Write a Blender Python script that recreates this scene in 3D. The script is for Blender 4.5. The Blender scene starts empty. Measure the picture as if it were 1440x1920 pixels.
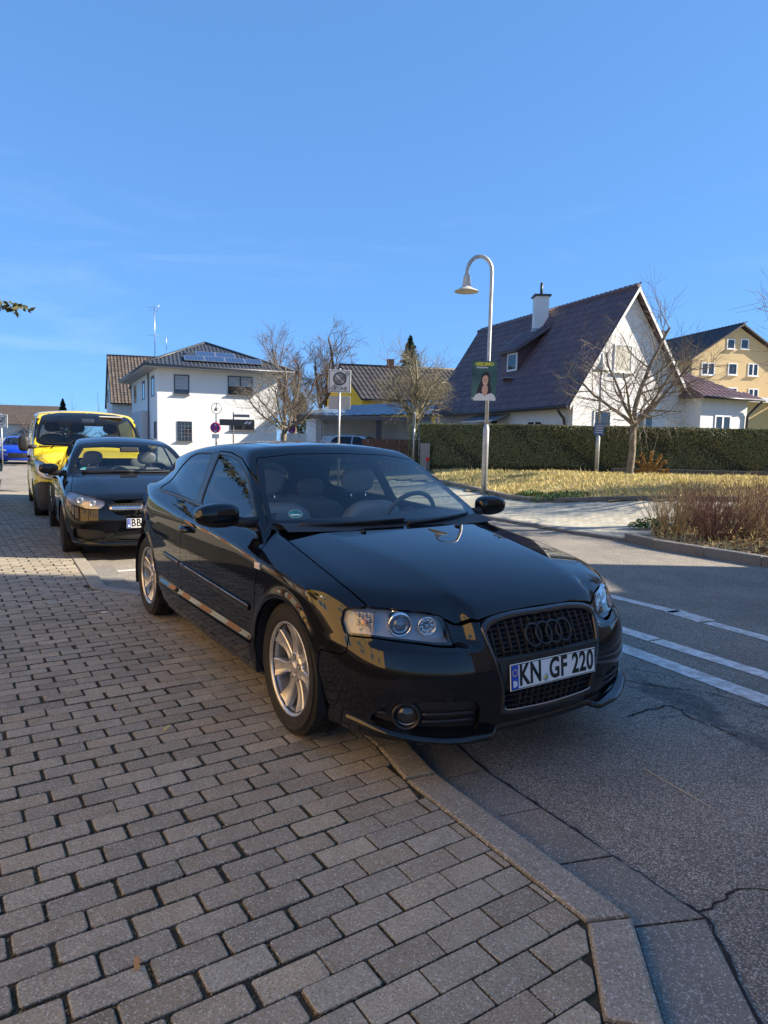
import bpy, bmesh, math, random
import numpy as np
from mathutils import Vector, Matrix
random.seed(7)
rng = np.random.default_rng(7)
R = math.radians
scene = bpy.context.scene
COL = scene.collection

# ---------------------------------------------------------------- camera
CAM_Z = 1.3741
PITCH, ROLL = R(-5.5711), R(1.3061)
cam_d = bpy.data.cameras.new('camera'); cam = bpy.data.objects.new('camera', cam_d); COL.objects.link(cam)
cam_d.sensor_fit = 'VERTICAL'; cam_d.sensor_height = 24.0; cam_d.lens = 24.0 * 1275.9 / 1920
cam_d.clip_start = .05; cam_d.clip_end = 2000
_f = Vector((0, math.cos(PITCH), math.sin(PITCH))); _u = Vector((0, -math.sin(PITCH), math.cos(PITCH))); _r = Vector((1, 0, 0))
_r2 = _r * math.cos(ROLL) + _u * math.sin(ROLL); _u2 = _u * math.cos(ROLL) - _r * math.sin(ROLL)
cam.matrix_world = Matrix(((_r2.x, _u2.x, -_f.x, 0), (_r2.y, _u2.y, -_f.y, 0), (_r2.z, _u2.z, -_f.z, CAM_Z), (0, 0, 0, 1)))
scene.camera = cam

# ---------------------------------------------------------------- sky, sun, exposure
SUN_EL = R(28); SUN_AZ = R(1)           # direction towards the sun, measured from +X
sun_dir = Vector((math.cos(SUN_EL) * math.cos(SUN_AZ), math.cos(SUN_EL) * math.sin(SUN_AZ), math.sin(SUN_EL)))
world = bpy.data.worlds.new('World'); scene.world = world; world.use_nodes = True
wn = world.node_tree; wn.nodes.clear()
w_out = wn.nodes.new('ShaderNodeOutputWorld'); w_bg = wn.nodes.new('ShaderNodeBackground'); w_sky = wn.nodes.new('ShaderNodeTexSky')
w_sky.sky_type = 'NISHITA'; w_sky.sun_disc = False
w_sky.sun_elevation = SUN_EL; w_sky.sun_rotation = math.pi / 2 - SUN_AZ
w_sky.altitude = 400; w_sky.air_density = .7; w_sky.dust_density = .3; w_sky.ozone_density = 6.0
w_bg.inputs['Strength'].default_value = .05
# softened contrast and the cooler white balance of the picture, over the whole dome
w_gam = wn.nodes.new('ShaderNodeGamma'); w_gam.inputs[1].default_value = .40
w_mul = wn.nodes.new('ShaderNodeMix'); w_mul.data_type = 'RGBA'; w_mul.blend_type = 'MULTIPLY'; w_mul.inputs[0].default_value = 1; w_mul.clamp_result = False
w_mul.inputs[7].default_value = (.79, 1.46, 2.34, 1)
# faint high cirrus, densest low over the left horizon
w_tc = wn.nodes.new('ShaderNodeTexCoord'); w_mp = wn.nodes.new('ShaderNodeMapping'); w_mp.inputs['Scale'].default_value = (1.2, 1.2, 7.0); w_mp.inputs['Rotation'].default_value = (.15, .1, .5)
w_no = wn.nodes.new('ShaderNodeTexNoise'); w_no.inputs['Scale'].default_value = 2.6; w_no.inputs['Detail'].default_value = 7; w_no.inputs['Roughness'].default_value = .6; w_no.inputs['Distortion'].default_value = .6
w_rp = wn.nodes.new('ShaderNodeValToRGB'); w_rp.color_ramp.elements[0].position = .52; w_rp.color_ramp.elements[1].position = .85; w_rp.color_ramp.elements[1].color = (.30, .30, .30, 1)
w_cl = wn.nodes.new('ShaderNodeMix'); w_cl.data_type = 'RGBA'; w_cl.inputs[7].default_value = (3.4, 4.2, 5.0, 1)
w_sp = wn.nodes.new('ShaderNodeSeparateXYZ'); w_z = wn.nodes.new('ShaderNodeMath'); w_z.operation = 'MULTIPLY_ADD'; w_z.use_clamp = True; w_z.inputs[1].default_value = -3.2; w_z.inputs[2].default_value = 1.25
w_zm = wn.nodes.new('ShaderNodeMath'); w_zm.operation = 'MULTIPLY'
for a, b in ((w_tc.outputs['Generated'], w_sp.inputs[0]), (w_sp.outputs[2], w_z.inputs[0]), (w_rp.outputs[0], w_zm.inputs[0]), (w_z.outputs[0], w_zm.inputs[1]), (w_tc.outputs['Generated'], w_mp.inputs[0]), (w_mp.outputs[0], w_no.inputs['Vector']), (w_no.outputs['Fac'], w_rp.inputs[0]), (w_sky.outputs[0], w_gam.inputs[0]), (w_gam.outputs[0], w_mul.inputs[6]), (w_zm.outputs[0], w_cl.inputs[0]), (w_mul.outputs[2], w_cl.inputs[6]), (w_cl.outputs[2], w_bg.inputs[0])): wn.links.new(a, b)
wn.links.new(w_bg.outputs[0], w_out.inputs[0])
sun_l = bpy.data.lights.new('sun', 'SUN'); sun = bpy.data.objects.new('sun', sun_l); COL.objects.link(sun)
sun_l.energy = 2.7; sun_l.angle = R(.53); sun_l.color = (1.0, .89, .74)
sun.rotation_euler = (-sun_dir).to_track_quat('-Z', 'Y').to_euler()
scene.view_settings.view_transform = 'Standard'; scene.view_settings.look = 'None'
scene.view_settings.exposure = 2.3; scene.view_settings.gamma = 1; scene.view_settings.use_curve_mapping = False
scene.render.engine = 'CYCLES'
scene.cycles.max_bounces = 8; scene.cycles.glossy_bounces = 5; scene.cycles.transmission_bounces = 8; scene.cycles.transparent_max_bounces = 12
scene.cycles.use_denoising = True
scene.cycles.sample_clamp_indirect = 6
# ---------------------------------------------------------------- helpers
def link_mesh(name, me, mat=None, parent=None, loc=None):
    o = bpy.data.objects.new(name, me); COL.objects.link(o)
    if mat is not None:
        for m in (mat if isinstance(mat, (list, tuple)) else [mat]): me.materials.append(m)
    if parent is not None: o.parent = parent
    if loc is not None: o.location = loc
    return o
def tag(o, label=None, cat=None, group=None, kind=None):
    if label: o['label'] = label
    if cat: o['category'] = cat
    if group: o['group'] = group
    if kind: o['kind'] = kind
    return o
def empty(name, loc=(0, 0, 0), rz=0.0, label=None, cat=None, group=None):
    o = bpy.data.objects.new(name, None); COL.objects.link(o)
    o.location = loc; o.rotation_euler = (0, 0, rz); o.empty_display_size = .2
    return tag(o, label, cat, group)
def copy_tree(o, parent=None):
    c = o.copy(); COL.objects.link(c)
    if parent is not None: c.parent = parent
    for ch in o.children: copy_tree(ch, c)
    return c

class MB:
    """collects simple solids and links them as one mesh object"""
    def __init__(s): s.v, s.f, s.sm, s.mi = [], [], [], []; s.cur = 0
    def add(s, vs, fs, smooth=False):
        k = len(s.v); s.v += [tuple(map(float, q)) for q in vs]
        s.f += [tuple(i + k for i in f) for f in fs]; s.sm += [smooth] * len(fs); s.mi += [s.cur] * len(fs)
        return s
    def box(s, lo, hi, M=None):
        x0, y0, z0 = lo; x1, y1, z1 = hi
        v = [(x0, y0, z0), (x1, y0, z0), (x1, y1, z0), (x0, y1, z0), (x0, y0, z1), (x1, y0, z1), (x1, y1, z1), (x0, y1, z1)]
        if M is not None: v = [tuple(M @ Vector(q)) for q in v]
        return s.add(v, [(3, 2, 1, 0), (4, 5, 6, 7), (0, 1, 5, 4), (1, 2, 6, 5), (2, 3, 7, 6), (3, 0, 4, 7)])
    def cbox(s, c, d, M=None):
        return s.box([c[i] - d[i] / 2 for i in range(3)], [c[i] + d[i] / 2 for i in range(3)], M)
    def prism(s, poly, z0, z1, M=None, smooth=False):
        """poly in xy (ccw), extruded z0..z1"""
        n = len(poly)
        v = [(a, b, z0) for a, b in poly] + [(a, b, z1) for a, b in poly]
        if M is not None: v = [tuple(M @ Vector(q)) for q in v]
        s.add(v, [tuple(range(n - 1, -1, -1)), tuple(range(n, 2 * n))])
        k = len(s.v) - 2 * n
        for i in range(n):
            j = (i + 1) % n
            s.f.append((k + i, k + j, k + n + j, k + n + i)); s.sm.append(smooth); s.mi.append(s.cur)
        return s
    def tube(s, pts, rad, n=8, caps=True, smooth=True):
        pts = [Vector(q) for q in pts]; m = len(pts)
        rs = rad if isinstance(rad, (list, tuple)) else [rad] * m
        t0 = (pts[1] - pts[0]).normalized()
        a = t0.orthogonal().normalized(); vs = []
        for i, q in enumerate(pts):
            t = (pts[min(i + 1, m - 1)] - pts[max(i - 1, 0)])
            t = t.normalized() if t.length > 1e-9 else t0
            a = (a - t * a.dot(t)); a = a.normalized() if a.length > 1e-6 else t.orthogonal().normalized()
            b = t.cross(a)
            for k in range(n):
                w = 2 * math.pi * k / n
                vs.append(q + (a * math.cos(w) + b * math.sin(w)) * rs[i])
        fs = []
        for i in range(m - 1):
            for k in range(n):
                l = (k + 1) % n
                fs.append((i * n + k, i * n + l, (i + 1) * n + l, (i + 1) * n + k))
        s.add(vs, fs, smooth)
        if caps:
            o = len(s.v) - m * n
            s.f += [tuple(o + k for k in range(n - 1, -1, -1)), tuple(o + (m - 1) * n + k for k in range(n))]
            s.sm += [False, False]; s.mi += [s.cur] * 2
        return s
    def lathe(s, prof, M=None, n=24, smooth=True):
        """prof: (r, z) from start to end, turned about z"""
        vs = []
        for r, z in prof:
            for k in range(n):
                w = 2 * math.pi * k / n
                vs.append((r * math.cos(w), r * math.sin(w), z))
        if M is not None: vs = [tuple(M @ Vector(q)) for q in vs]
        fs = []
        for i in range(len(prof) - 1):
            for k in range(n):
                l = (k + 1) % n
                fs.append((i * n + k, i * n + l, (i + 1) * n + l, (i + 1) * n + k))
        return s.add(vs, fs, smooth)
    def sheet(s, rows, smooth=True):
        n = len(rows[0]); vs = [q for r in rows for q in r]; fs = []
        for i in range(len(rows) - 1):
            for k in range(n - 1):
                fs.append((i * n + k, i * n + k + 1, (i + 1) * n + k + 1, (i + 1) * n + k))
        return s.add(vs, fs, smooth)
    def mesh(s, name):
        me = bpy.data.meshes.new(name); me.from_pydata(s.v, [], s.f)
        me.polygons.foreach_set('use_smooth', s.sm); me.polygons.foreach_set('material_index', s.mi)
        me.update(); return me
    def build(s, name, mat=None, parent=None, loc=None, bevel=0.0, seg=2, rz=None):
        o = link_mesh(name, s.mesh(name), mat, parent, loc)
        if bevel:
            b = o.modifiers.new('bevel', 'BEVEL'); b.width = bevel; b.segments = seg; b.limit_method = 'ANGLE'; b.angle_limit = R(35)
            b.harden_normals = False
        if rz is not None: o.rotation_euler = (0, 0, rz)
        return o

def frame_matrix(o, x, y):
    """4x4 matrix with origin o, local x along x, local y along y (made square)"""
    x = Vector(x).normalized(); y = Vector(y); y = (y - x * y.dot(x)).normalized(); z = x.cross(y)
    return Matrix(((x.x, y.x, z.x, o[0]), (x.y, y.y, z.y, o[1]), (x.z, y.z, z.z, o[2]), (0, 0, 0, 1)))

# ---------------------------------------------------------------- materials
MATS = {}
def mat(name, col=(.5, .5, .5), rough=.5, metal=0.0, spec=.5, coat=0.0, **kw):
    if name in MATS: return MATS[name]
    m = bpy.data.materials.new(name); m.use_nodes = True
    b = m.node_tree.nodes['Principled BSDF']
    b.inputs['Base Color'].default_value = (*col, 1); b.inputs['Roughness'].default_value = rough
    b.inputs['Metallic'].default_value = metal; b.inputs['Specular IOR Level'].default_value = spec
    b.inputs['Coat Weight'].default_value = coat; b.inputs['Coat Roughness'].default_value = kw.get('coat_rough', .02)
    if 'emit' in kw:
        b.inputs['Emission Color'].default_value = (*kw['emit'], 1); b.inputs['Emission Strength'].default_value = kw.get('emit_s', 1)
    if 'trans' in kw: b.inputs['Transmission Weight'].default_value = kw['trans']
    if 'ior' in kw: b.inputs['IOR'].default_value = kw['ior']
    MATS[name] = m
    return m
class NT:
    """short-hand for wiring shader nodes"""
    def __init__(s, m): s.t = m.node_tree; s.b = s.t.nodes.get('Principled BSDF')
    def n(s, kind, **kw):
        x = s.t.nodes.new(kind)
        for k, v in kw.items():
            if k.startswith('i_'):
                key = k[2:]
                x.inputs[int(key) if key.isdigit() else key.replace('_', ' ')].default_value = v
            else: setattr(x, k, v)
        return x
    def l(s, a, b): s.t.links.new(a, b)
    def coords(s, kind='Object', scale=(1, 1, 1), rot=(0, 0, 0)):
        tc = s.n('ShaderNodeTexCoord'); mp = s.n('ShaderNodeMapping')
        mp.inputs['Scale'].default_value = scale; mp.inputs['Rotation'].default_value = rot
        s.l(tc.outputs[kind], mp.inputs[0]); return mp.outputs[0]
    def noise(s, vec, scale, detail=3, rough=.55, dist=0.0):
        x = s.n('ShaderNodeTexNoise', i_Scale=scale, i_Detail=detail, i_Roughness=rough, i_Distortion=dist)
        s.l(vec, x.inputs['Vector']); return x.outputs['Fac']
    def voro(s, vec, scale, feature='F1', out='Distance'):
        x = s.n('ShaderNodeTexVoronoi', feature=feature, i_Scale=scale); s.l(vec, x.inputs['Vector']); return x.outputs[out]
    def ramp(s, fac, stops, interp='LINEAR'):
        x = s.n('ShaderNodeValToRGB'); x.color_ramp.interpolation = interp
        e = x.color_ramp.elements
        while len(e) < len(stops): e.new(.5)
        for i, (p, c) in enumerate(stops):
            e[i].position = p; e[i].color = (*c, 1) if len(c) == 3 else c
        s.l(fac, x.inputs[0]); return x.outputs[0]
    def mix(s, fac, a, b, mode='MIX'):
        x = s.n('ShaderNodeMix', data_type='RGBA', blend_type=mode)
        for sock, v in ((x.inputs[0], fac), (x.inputs[6], a), (x.inputs[7], b)):
            if isinstance(v, (int, float)): sock.default_value = v
            elif isinstance(v, (tuple, list)): sock.default_value = (*v, 1) if len(v) == 3 else v
            else: s.l(v, sock)
        return x.outputs[2]
    def math(s, op, a, b=None, c=None, clamp=False):
        x = s.n('ShaderNodeMath', operation=op, use_clamp=clamp)
        for k, v in enumerate((a, b, c)):
            if v is None: continue
            if isinstance(v, (int, float)): x.inputs[k].default_value = v
            else: s.l(v, x.inputs[k])
        return x.outputs[0]
    def bump(s, h, strength=.3, dist=.01, normal=None):
        x = s.n('ShaderNodeBump', i_Strength=strength, i_Distance=dist); s.l(h, x.inputs['Height'])
        if normal is not None: s.l(normal, x.inputs['Normal'])
        return x.outputs[0]
    def color(s, c): s.l(c, s.b.inputs['Base Color'])
    def rough(s, c): s.l(c, s.b.inputs['Roughness'])
    def normal(s, c): s.l(c, s.b.inputs['Normal'])
# ---------------------------------------------------------------- implicit car bodies
# A body is the level set f = 0 of smooth profile functions; it is meshed with surface nets,
# given the true gradient as vertex normal, and cut into panels along outlines.
def spline(pts, n=3000):
    """natural cubic spline through pts, returned as a fast lookup"""
    xs = np.array([q[0] for q in pts], float); ys = np.array([q[1] for q in pts], float)
    o = np.argsort(xs); xs = xs[o]; ys = ys[o]
    m = len(xs); h = np.diff(xs)
    A = np.zeros((m, m)); b = np.zeros(m); A[0, 0] = A[-1, -1] = 1
    for i in range(1, m - 1):
        A[i, i - 1] = h[i - 1]; A[i, i] = 2 * (h[i - 1] + h[i]); A[i, i + 1] = h[i]
        b[i] = 6 * ((ys[i + 1] - ys[i]) / h[i] - (ys[i] - ys[i - 1]) / h[i - 1])
    M = np.linalg.solve(A, b)
    t = np.linspace(xs[0], xs[-1], n)
    k = np.clip(np.searchsorted(xs, t) - 1, 0, m - 2)
    d = t - xs[k]; e = xs[k + 1] - t; hk = h[k]
    v = M[k] * e**3 / (6 * hk) + M[k + 1] * d**3 / (6 * hk) + (ys[k] / hk - M[k] * hk / 6) * e + (ys[k + 1] / hk - M[k + 1] * hk / 6) * d
    s0 = (v[1] - v[0]) / (t[1] - t[0]); s1 = (v[-1] - v[-2]) / (t[1] - t[0])
    def f(x):
        x = np.asarray(x, float)
        return np.interp(x, t, v) + np.minimum(x - t[0], 0) * s0 + np.maximum(x - t[-1], 0) * s1
    return f

def smax(a, b, k):
    h = np.maximum(k - np.abs(a - b), 0.0) / k
    return np.maximum(a, b) + h * h * h * k / 6.0
def smin(a, b, k):
    return -smax(-a, -b, k)
def softplus(t, w):
    return w * np.logaddexp(0.0, t / w)
def sstep(t):
    t = np.clip(t, 0, 1); return t * t * (3 - 2 * t)

def field_grad(f, P, e=.0025):
    g = np.empty_like(P)
    for k in range(3):
        d = np.zeros(3); d[k] = e
        a = P + d; b = P - d
        g[:, k] = (f(a[:, 0], a[:, 1], a[:, 2]) - f(b[:, 0], b[:, 1], b[:, 2])) / (2 * e)
    return g

def surface_net(f, lo, hi, h):
    """vertices, normals and quads of f = 0 inside the box lo..hi"""
    ax = [np.arange(lo[k], hi[k] + h, h) for k in range(3)]
    nx, ny, nz = map(len, ax)
    F = np.empty((nx, ny, nz), np.float32)
    YY, ZZ = np.meshgrid(ax[1], ax[2], indexing='ij')
    for i0 in range(0, nx, 32):
        xs = ax[0][i0:i0 + 32]
        F[i0:i0 + 32] = f(xs[:, None, None] + 0 * YY, YY[None] + 0 * xs[:, None, None], ZZ[None] + 0 * xs[:, None, None])
    S = F < 0
    cs = [(0, 0, 0), (1, 0, 0), (0, 1, 0), (1, 1, 0), (0, 0, 1), (1, 0, 1), (0, 1, 1), (1, 1, 1)]
    sl = lambda A, c: A[c[0]:nx - 1 + c[0], c[1]:ny - 1 + c[1], c[2]:nz - 1 + c[2]]
    cnt = sum(sl(S, c).astype(np.int8) for c in cs)
    cells = np.argwhere((cnt > 0) & (cnt < 8))
    idx = -np.ones((nx - 1, ny - 1, nz - 1), np.int64)
    idx[cells[:, 0], cells[:, 1], cells[:, 2]] = np.arange(len(cells))
    V = np.zeros((len(cells), 3)); N = np.zeros(len(cells))
    cv = [F[cells[:, 0] + c[0], cells[:, 1] + c[1], cells[:, 2] + c[2]] for c in cs]
    for a in range(8):
        for b in range(a + 1, 8):
            d = np.array(cs[b]) - np.array(cs[a])
            if np.abs(d).sum() != 1: continue
            m = (cv[a] < 0) != (cv[b] < 0)
            t = np.where(m, cv[a] / np.where(m, cv[a] - cv[b], 1), 0)
            V += m[:, None] * (np.array(cs[a]) + t[:, None] * d); N += m
    V = V / N[:, None]
    V = np.stack([ax[k][cells[:, k]] + V[:, k] * h for k in range(3)], 1)
    for _ in range(3):
        g = field_grad(f, V); v = f(V[:, 0], V[:, 1], V[:, 2])
        V = V - np.clip(v / np.maximum((g * g).sum(1), .05), -h, h)[:, None] * g
    g = field_grad(f, V); nrm = g / np.maximum(np.linalg.norm(g, axis=1), 1e-9)[:, None]
    quads = []
    for k in range(3):
        o = [(k + 1) % 3, (k + 2) % 3]
        sh = [nx, ny, nz]
        A = [slice(1, s - 1) for s in sh]; A[k] = slice(0, sh[k] - 1)
        B = list(A); B[k] = slice(1, sh[k])
        sa = S[tuple(A)]; sb = S[tuple(B)]
        e = np.argwhere(sa != sb) + np.array([1 if j != k else 0 for j in range(3)])
        fl = sa[tuple((e - np.array([1 if j != k else 0 for j in range(3)])).T)]
        du = np.zeros(3, int); du[o[0]] = 1; dv = np.zeros(3, int); dv[o[1]] = 1
        q = [idx[tuple((e - du * a - dv * b).T)] for a, b in ((1, 1), (0, 1), (0, 0), (1, 0))]
        q = np.stack(q, 1)
        q[~fl] = q[~fl][:, ::-1]
        quads.append(q)
    Q = np.concatenate(quads)
    return V, nrm, Q[(Q >= 0).all(1)]

class Skin:
    """a piece of body surface: V points, N normals, F faces (lists of 3..n corner indices)"""
    def __init__(s, V, N, F): s.V, s.N, s.F = V, N, F
    def split(s, g):
        """cut along g = 0 -> (g < 0 part, g >= 0 part); g holds one value per vertex"""
        g = np.where(np.abs(g) < 1e-7, 1e-7, g)
        V = list(s.V); N = list(s.N); cut = {}
        ins, out = [], []
        neg = g < 0
        def cross(a, b):
            k = (a, b) if a < b else (b, a)
            if k not in cut:
                t = g[k[0]] / (g[k[0]] - g[k[1]])
                cut[k] = len(V)
                V.append(s.V[k[0]] * (1 - t) + s.V[k[1]] * t)
                n = s.N[k[0]] * (1 - t) + s.N[k[1]] * t
                N.append(n / max(np.linalg.norm(n), 1e-9))
            return cut[k]
        for f in s.F:
            c = [neg[i] for i in f]
            if all(c): ins.append(f)
            elif not any(c): out.append(f)
            else:
                a, b = [], []
                m = len(f)
                for i in range(m):
                    p, q = f[i], f[(i + 1) % m]
                    (a if neg[p] else b).append(p)
                    if neg[p] != neg[q]:
                        x = cross(p, q); a.append(x); b.append(x)
                if len(a) > 2: ins.append(a)
                if len(b) > 2: out.append(b)
        V = np.array(V); N = np.array(N)
        return Skin(V, N, ins).compact(), Skin(V, N, out).compact()
    def compact(s):
        u = sorted({i for f in s.F for i in f})
        m = {i: k for k, i in enumerate(u)}
        return Skin(s.V[u] if u else s.V[:0], s.N[u] if u else s.N[:0], [[m[i] for i in f] for f in s.F])
    def moved(s, d):
        return Skin(s.V + s.N * d, s.N, s.F)
    def rim(s, depth):
        """fold the open border inwards so that the panel shows its thickness"""
        cnt = {}
        for f in s.F:
            for i in range(len(f)):
                a, b = f[i], f[(i + 1) % len(f)]
                cnt[(a, b)] = 1
        edges = [(a, b) for (a, b) in cnt if (b, a) not in cnt]
        V = list(s.V); N = list(s.N); F = list(s.F)
        for a, b in edges:
            k = len(V)
            pa, pb = s.V[a], s.V[b]; na, nb = s.N[a], s.N[b]
            n = np.cross(pb - pa, na); l = np.linalg.norm(n)
            if l < 1e-9: continue
            n /= l
            V += [pb, pa, pa - na * depth, pb - nb * depth]; N += [n] * 4
            F.append([k, k + 1, k + 2, k + 3])
        return Skin(np.array(V), np.array(N), F)

def poly_sd(u, v, poly, rad=0.0):
    """signed distance of points to a closed outline (negative inside); rad rounds the corners"""
    P = np.asarray(poly, float); n = len(P)
    if rad:
        Q = []
        for i in range(n):
            a, b, c = P[i - 1], P[i], P[(i + 1) % n]
            r = min(rad, .45 * np.linalg.norm(a - b), .45 * np.linalg.norm(c - b))
            p = b + (a - b) / np.linalg.norm(a - b) * r; q = b + (c - b) / np.linalg.norm(c - b) * r
            for t in np.linspace(0, 1, 6): Q.append((1 - t)**2 * p + 2 * t * (1 - t) * b + t * t * q)
        P = np.array(Q); n = len(P)
    d = np.full(len(u), 1e9); ins = np.zeros(len(u), bool)
    for i in range(n):
        a, b = P[i], P[(i + 1) % n]
        e = b - a; L = max(e @ e, 1e-12)
        t = np.clip(((u - a[0]) * e[0] + (v - a[1]) * e[1]) / L, 0, 1)
        d = np.minimum(d, np.hypot(u - a[0] - t * e[0], v - a[1] - t * e[1]))
        c = (a[1] > v) != (b[1] > v)
        with np.errstate(divide='ignore', invalid='ignore'):
            ins ^= c & (u < (b[0] - a[0]) * (v - a[1]) / (b[1] - a[1] if b[1] != a[1] else 1e-12) + a[0])
    return np.where(ins, -d, d)

def smooth_outline(poly, n=8):
    """closed Catmull-Rom curve through the points"""
    P = np.asarray(poly, float); m = len(P); out = []
    for i in range(m):
        a, b, c, d = P[i - 1], P[i], P[(i + 1) % m], P[(i + 2) % m]
        for k in range(n):
            t = k / n
            out.append(.5 * (2 * b + (c - a) * t + (2 * a - 5 * b + 4 * c - d) * t * t + (3 * b - a - 3 * c + d) * t**3))
    return np.array(out)
# ---- shape of the parked black hatchback: x forward from the front axle, y to its left, z up
A3_W = spline([(-3.5, .62), (-3.3, .705), (-3.1, .770), (-2.85, .818), (-2.578, .858), (-2.2, .876), (-1.6, .8825), (-1.0, .8825), (-.5, .881), (0, .878), (.3, .870), (.5, .856), (.7, .826), (.9, .775)])
A3_TUCK = spline([(.10, -.10), (.18, -.072), (.25, -.044), (.32, -.024), (.40, -.010), (.50, -.001), (.60, 0), (.70, -.003), (.80, -.010), (.90, -.022), (1.0, -.045), (1.1, -.08)])
A3_HOOD = spline([(.95, .57), (.85, .637), (.76, .699), (.65, .756), (.5, .806), (.3, .851), (.1, .883), (-.2, .921), (-.5, .957), (-1.0, 1.0), (-1.7, 1.032), (-2.2, 1.06), (-2.5, 1.074), (-2.8, 1.068), (-3.4, 1.04)])
A3_CREASE = spline([(.95, .29), (.76, .335), (.4, .40), (0, .475), (-.4, .55), (-1, .6), (-3.4, .6)])
A3_SHO = spline([(.95, .26), (.6, .27), (.3, .27), (0, .35), (-.5, .50), (-1.2, .60), (-2.6, .62), (-3.4, .62)])
A3_NOSE = spline([(.08, .74), (.15, .79), (.20, .825), (.26, .850), (.32, .862), (.40, .868), (.46, .864), (.52, .850), (.58, .826), (.64, .797), (.70, .766), (.76, .732), (.85, .67)])
A3_PLAN = spline([(0, 0), (.15, .003), (.3, .014), (.4, .030), (.5, .059), (.6, .108), (.7, .182), (.78, .272), (.84, .375), (.9, .53)])
A3_TAIL = spline([(.1, -3.20), (.25, -3.29), (.4, -3.335), (.55, -3.345), (.68, -3.335), (.74, -3.30), (.85, -3.295), (1.0, -3.25), (1.1, -3.21), (1.2, -3.15), (1.4, -3.03)])
A3_ROOF = spline([(-.4, 1.13), (-.7, 1.262), (-.9, 1.325), (-1.1, 1.370), (-1.3, 1.386), (-1.55, 1.394), (-1.85, 1.390), (-2.2, 1.372), (-2.6, 1.332), (-3.0, 1.272), (-3.3, 1.215)])
A3_GPLAN = spline([(-3.5, -.27), (-3.2, -.19), (-2.9, -.115), (-2.6, -.060), (-2.3, -.020), (-2.0, -.006), (-1.6, 0), (-1.0, 0), (-.6, -.004), (-.2, -.02)])
def a3_f(x, y, z):
    y = np.abs(y)
    d0 = np.hypot(x, z - .31); d1 = np.hypot(x + 2.578, z - .31)
    flare = .007 * np.exp(-((d0 - .350) / .032)**2) + .007 * np.exp(-((d1 - .350) / .032)**2)
    skirt = .024 * sstep((.405 - z) / .06) * sstep((-.30 - x) / .12) * sstep((x + 2.20) / .12)
    side = y - (A3_W(x) + A3_TUCK(z) + flare + skirt)
    yc = A3_CREASE(x)
    drop = .027 * (y / .7)**2 + .085 * softplus(y - yc, .014) + A3_SHO(x) * softplus(y - .735, .018)
    top = (z - (A3_HOOD(x) - drop)) * .95
    kst = np.interp(x, [-3.3, -1, -.3, .3, .7], [.03, .03, .045, .06, .06])
    setb = .058 * sstep((z - .548) / .038) * sstep((y - .345) / .075) * np.interp(y, [.45, .62, .80], [1, .62, .1])
    front = (x - (A3_NOSE(z) - A3_PLAN(y) - setb)) * np.interp(y, [0, .5, .8], [.97, .85, .55])
    rear = -(x - (A3_TAIL(z) + .02 * (y / .5)**2 + .25 * (np.maximum(y - .30, 0) / .5)**2.2)) * .85
    low = smax(side, top, kst)
    low = smax(low, front, np.interp(y, [.35, .7], [.05, .13]))
    low = smax(low, rear, .10)
    low = smax(low, .165 - z + .03 * sstep((-x - 2.6) / .6), .03)
    gs = (y - (.777 + A3_GPLAN(x) - .41 * (z - .95) - .22 * np.maximum(z - .95, 0)**2)) * .92
    rf = z - (A3_ROOF(x) - (.048 + .02 * sstep((-1.6 - x) / 1.2)) * (y / .6)**2)
    ws = ((x + .28 + .363 * y**2 + 1.836 * (z - .93)) + .10 * (z - .93) * (z - 1.33)) * .46
    gr = -(x - (A3_TAIL(z) + .04 + .34 * (y / .62)**2)) * .85
    g = smax(gs, rf, .085)
    g = smax(g, ws, .035)
    g = smax(g, gr, .06)
    g = np.maximum(g, .80 - z)
    return smin(low, g, .012 + .12 * sstep((-1.9 - x) / .9))
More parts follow.
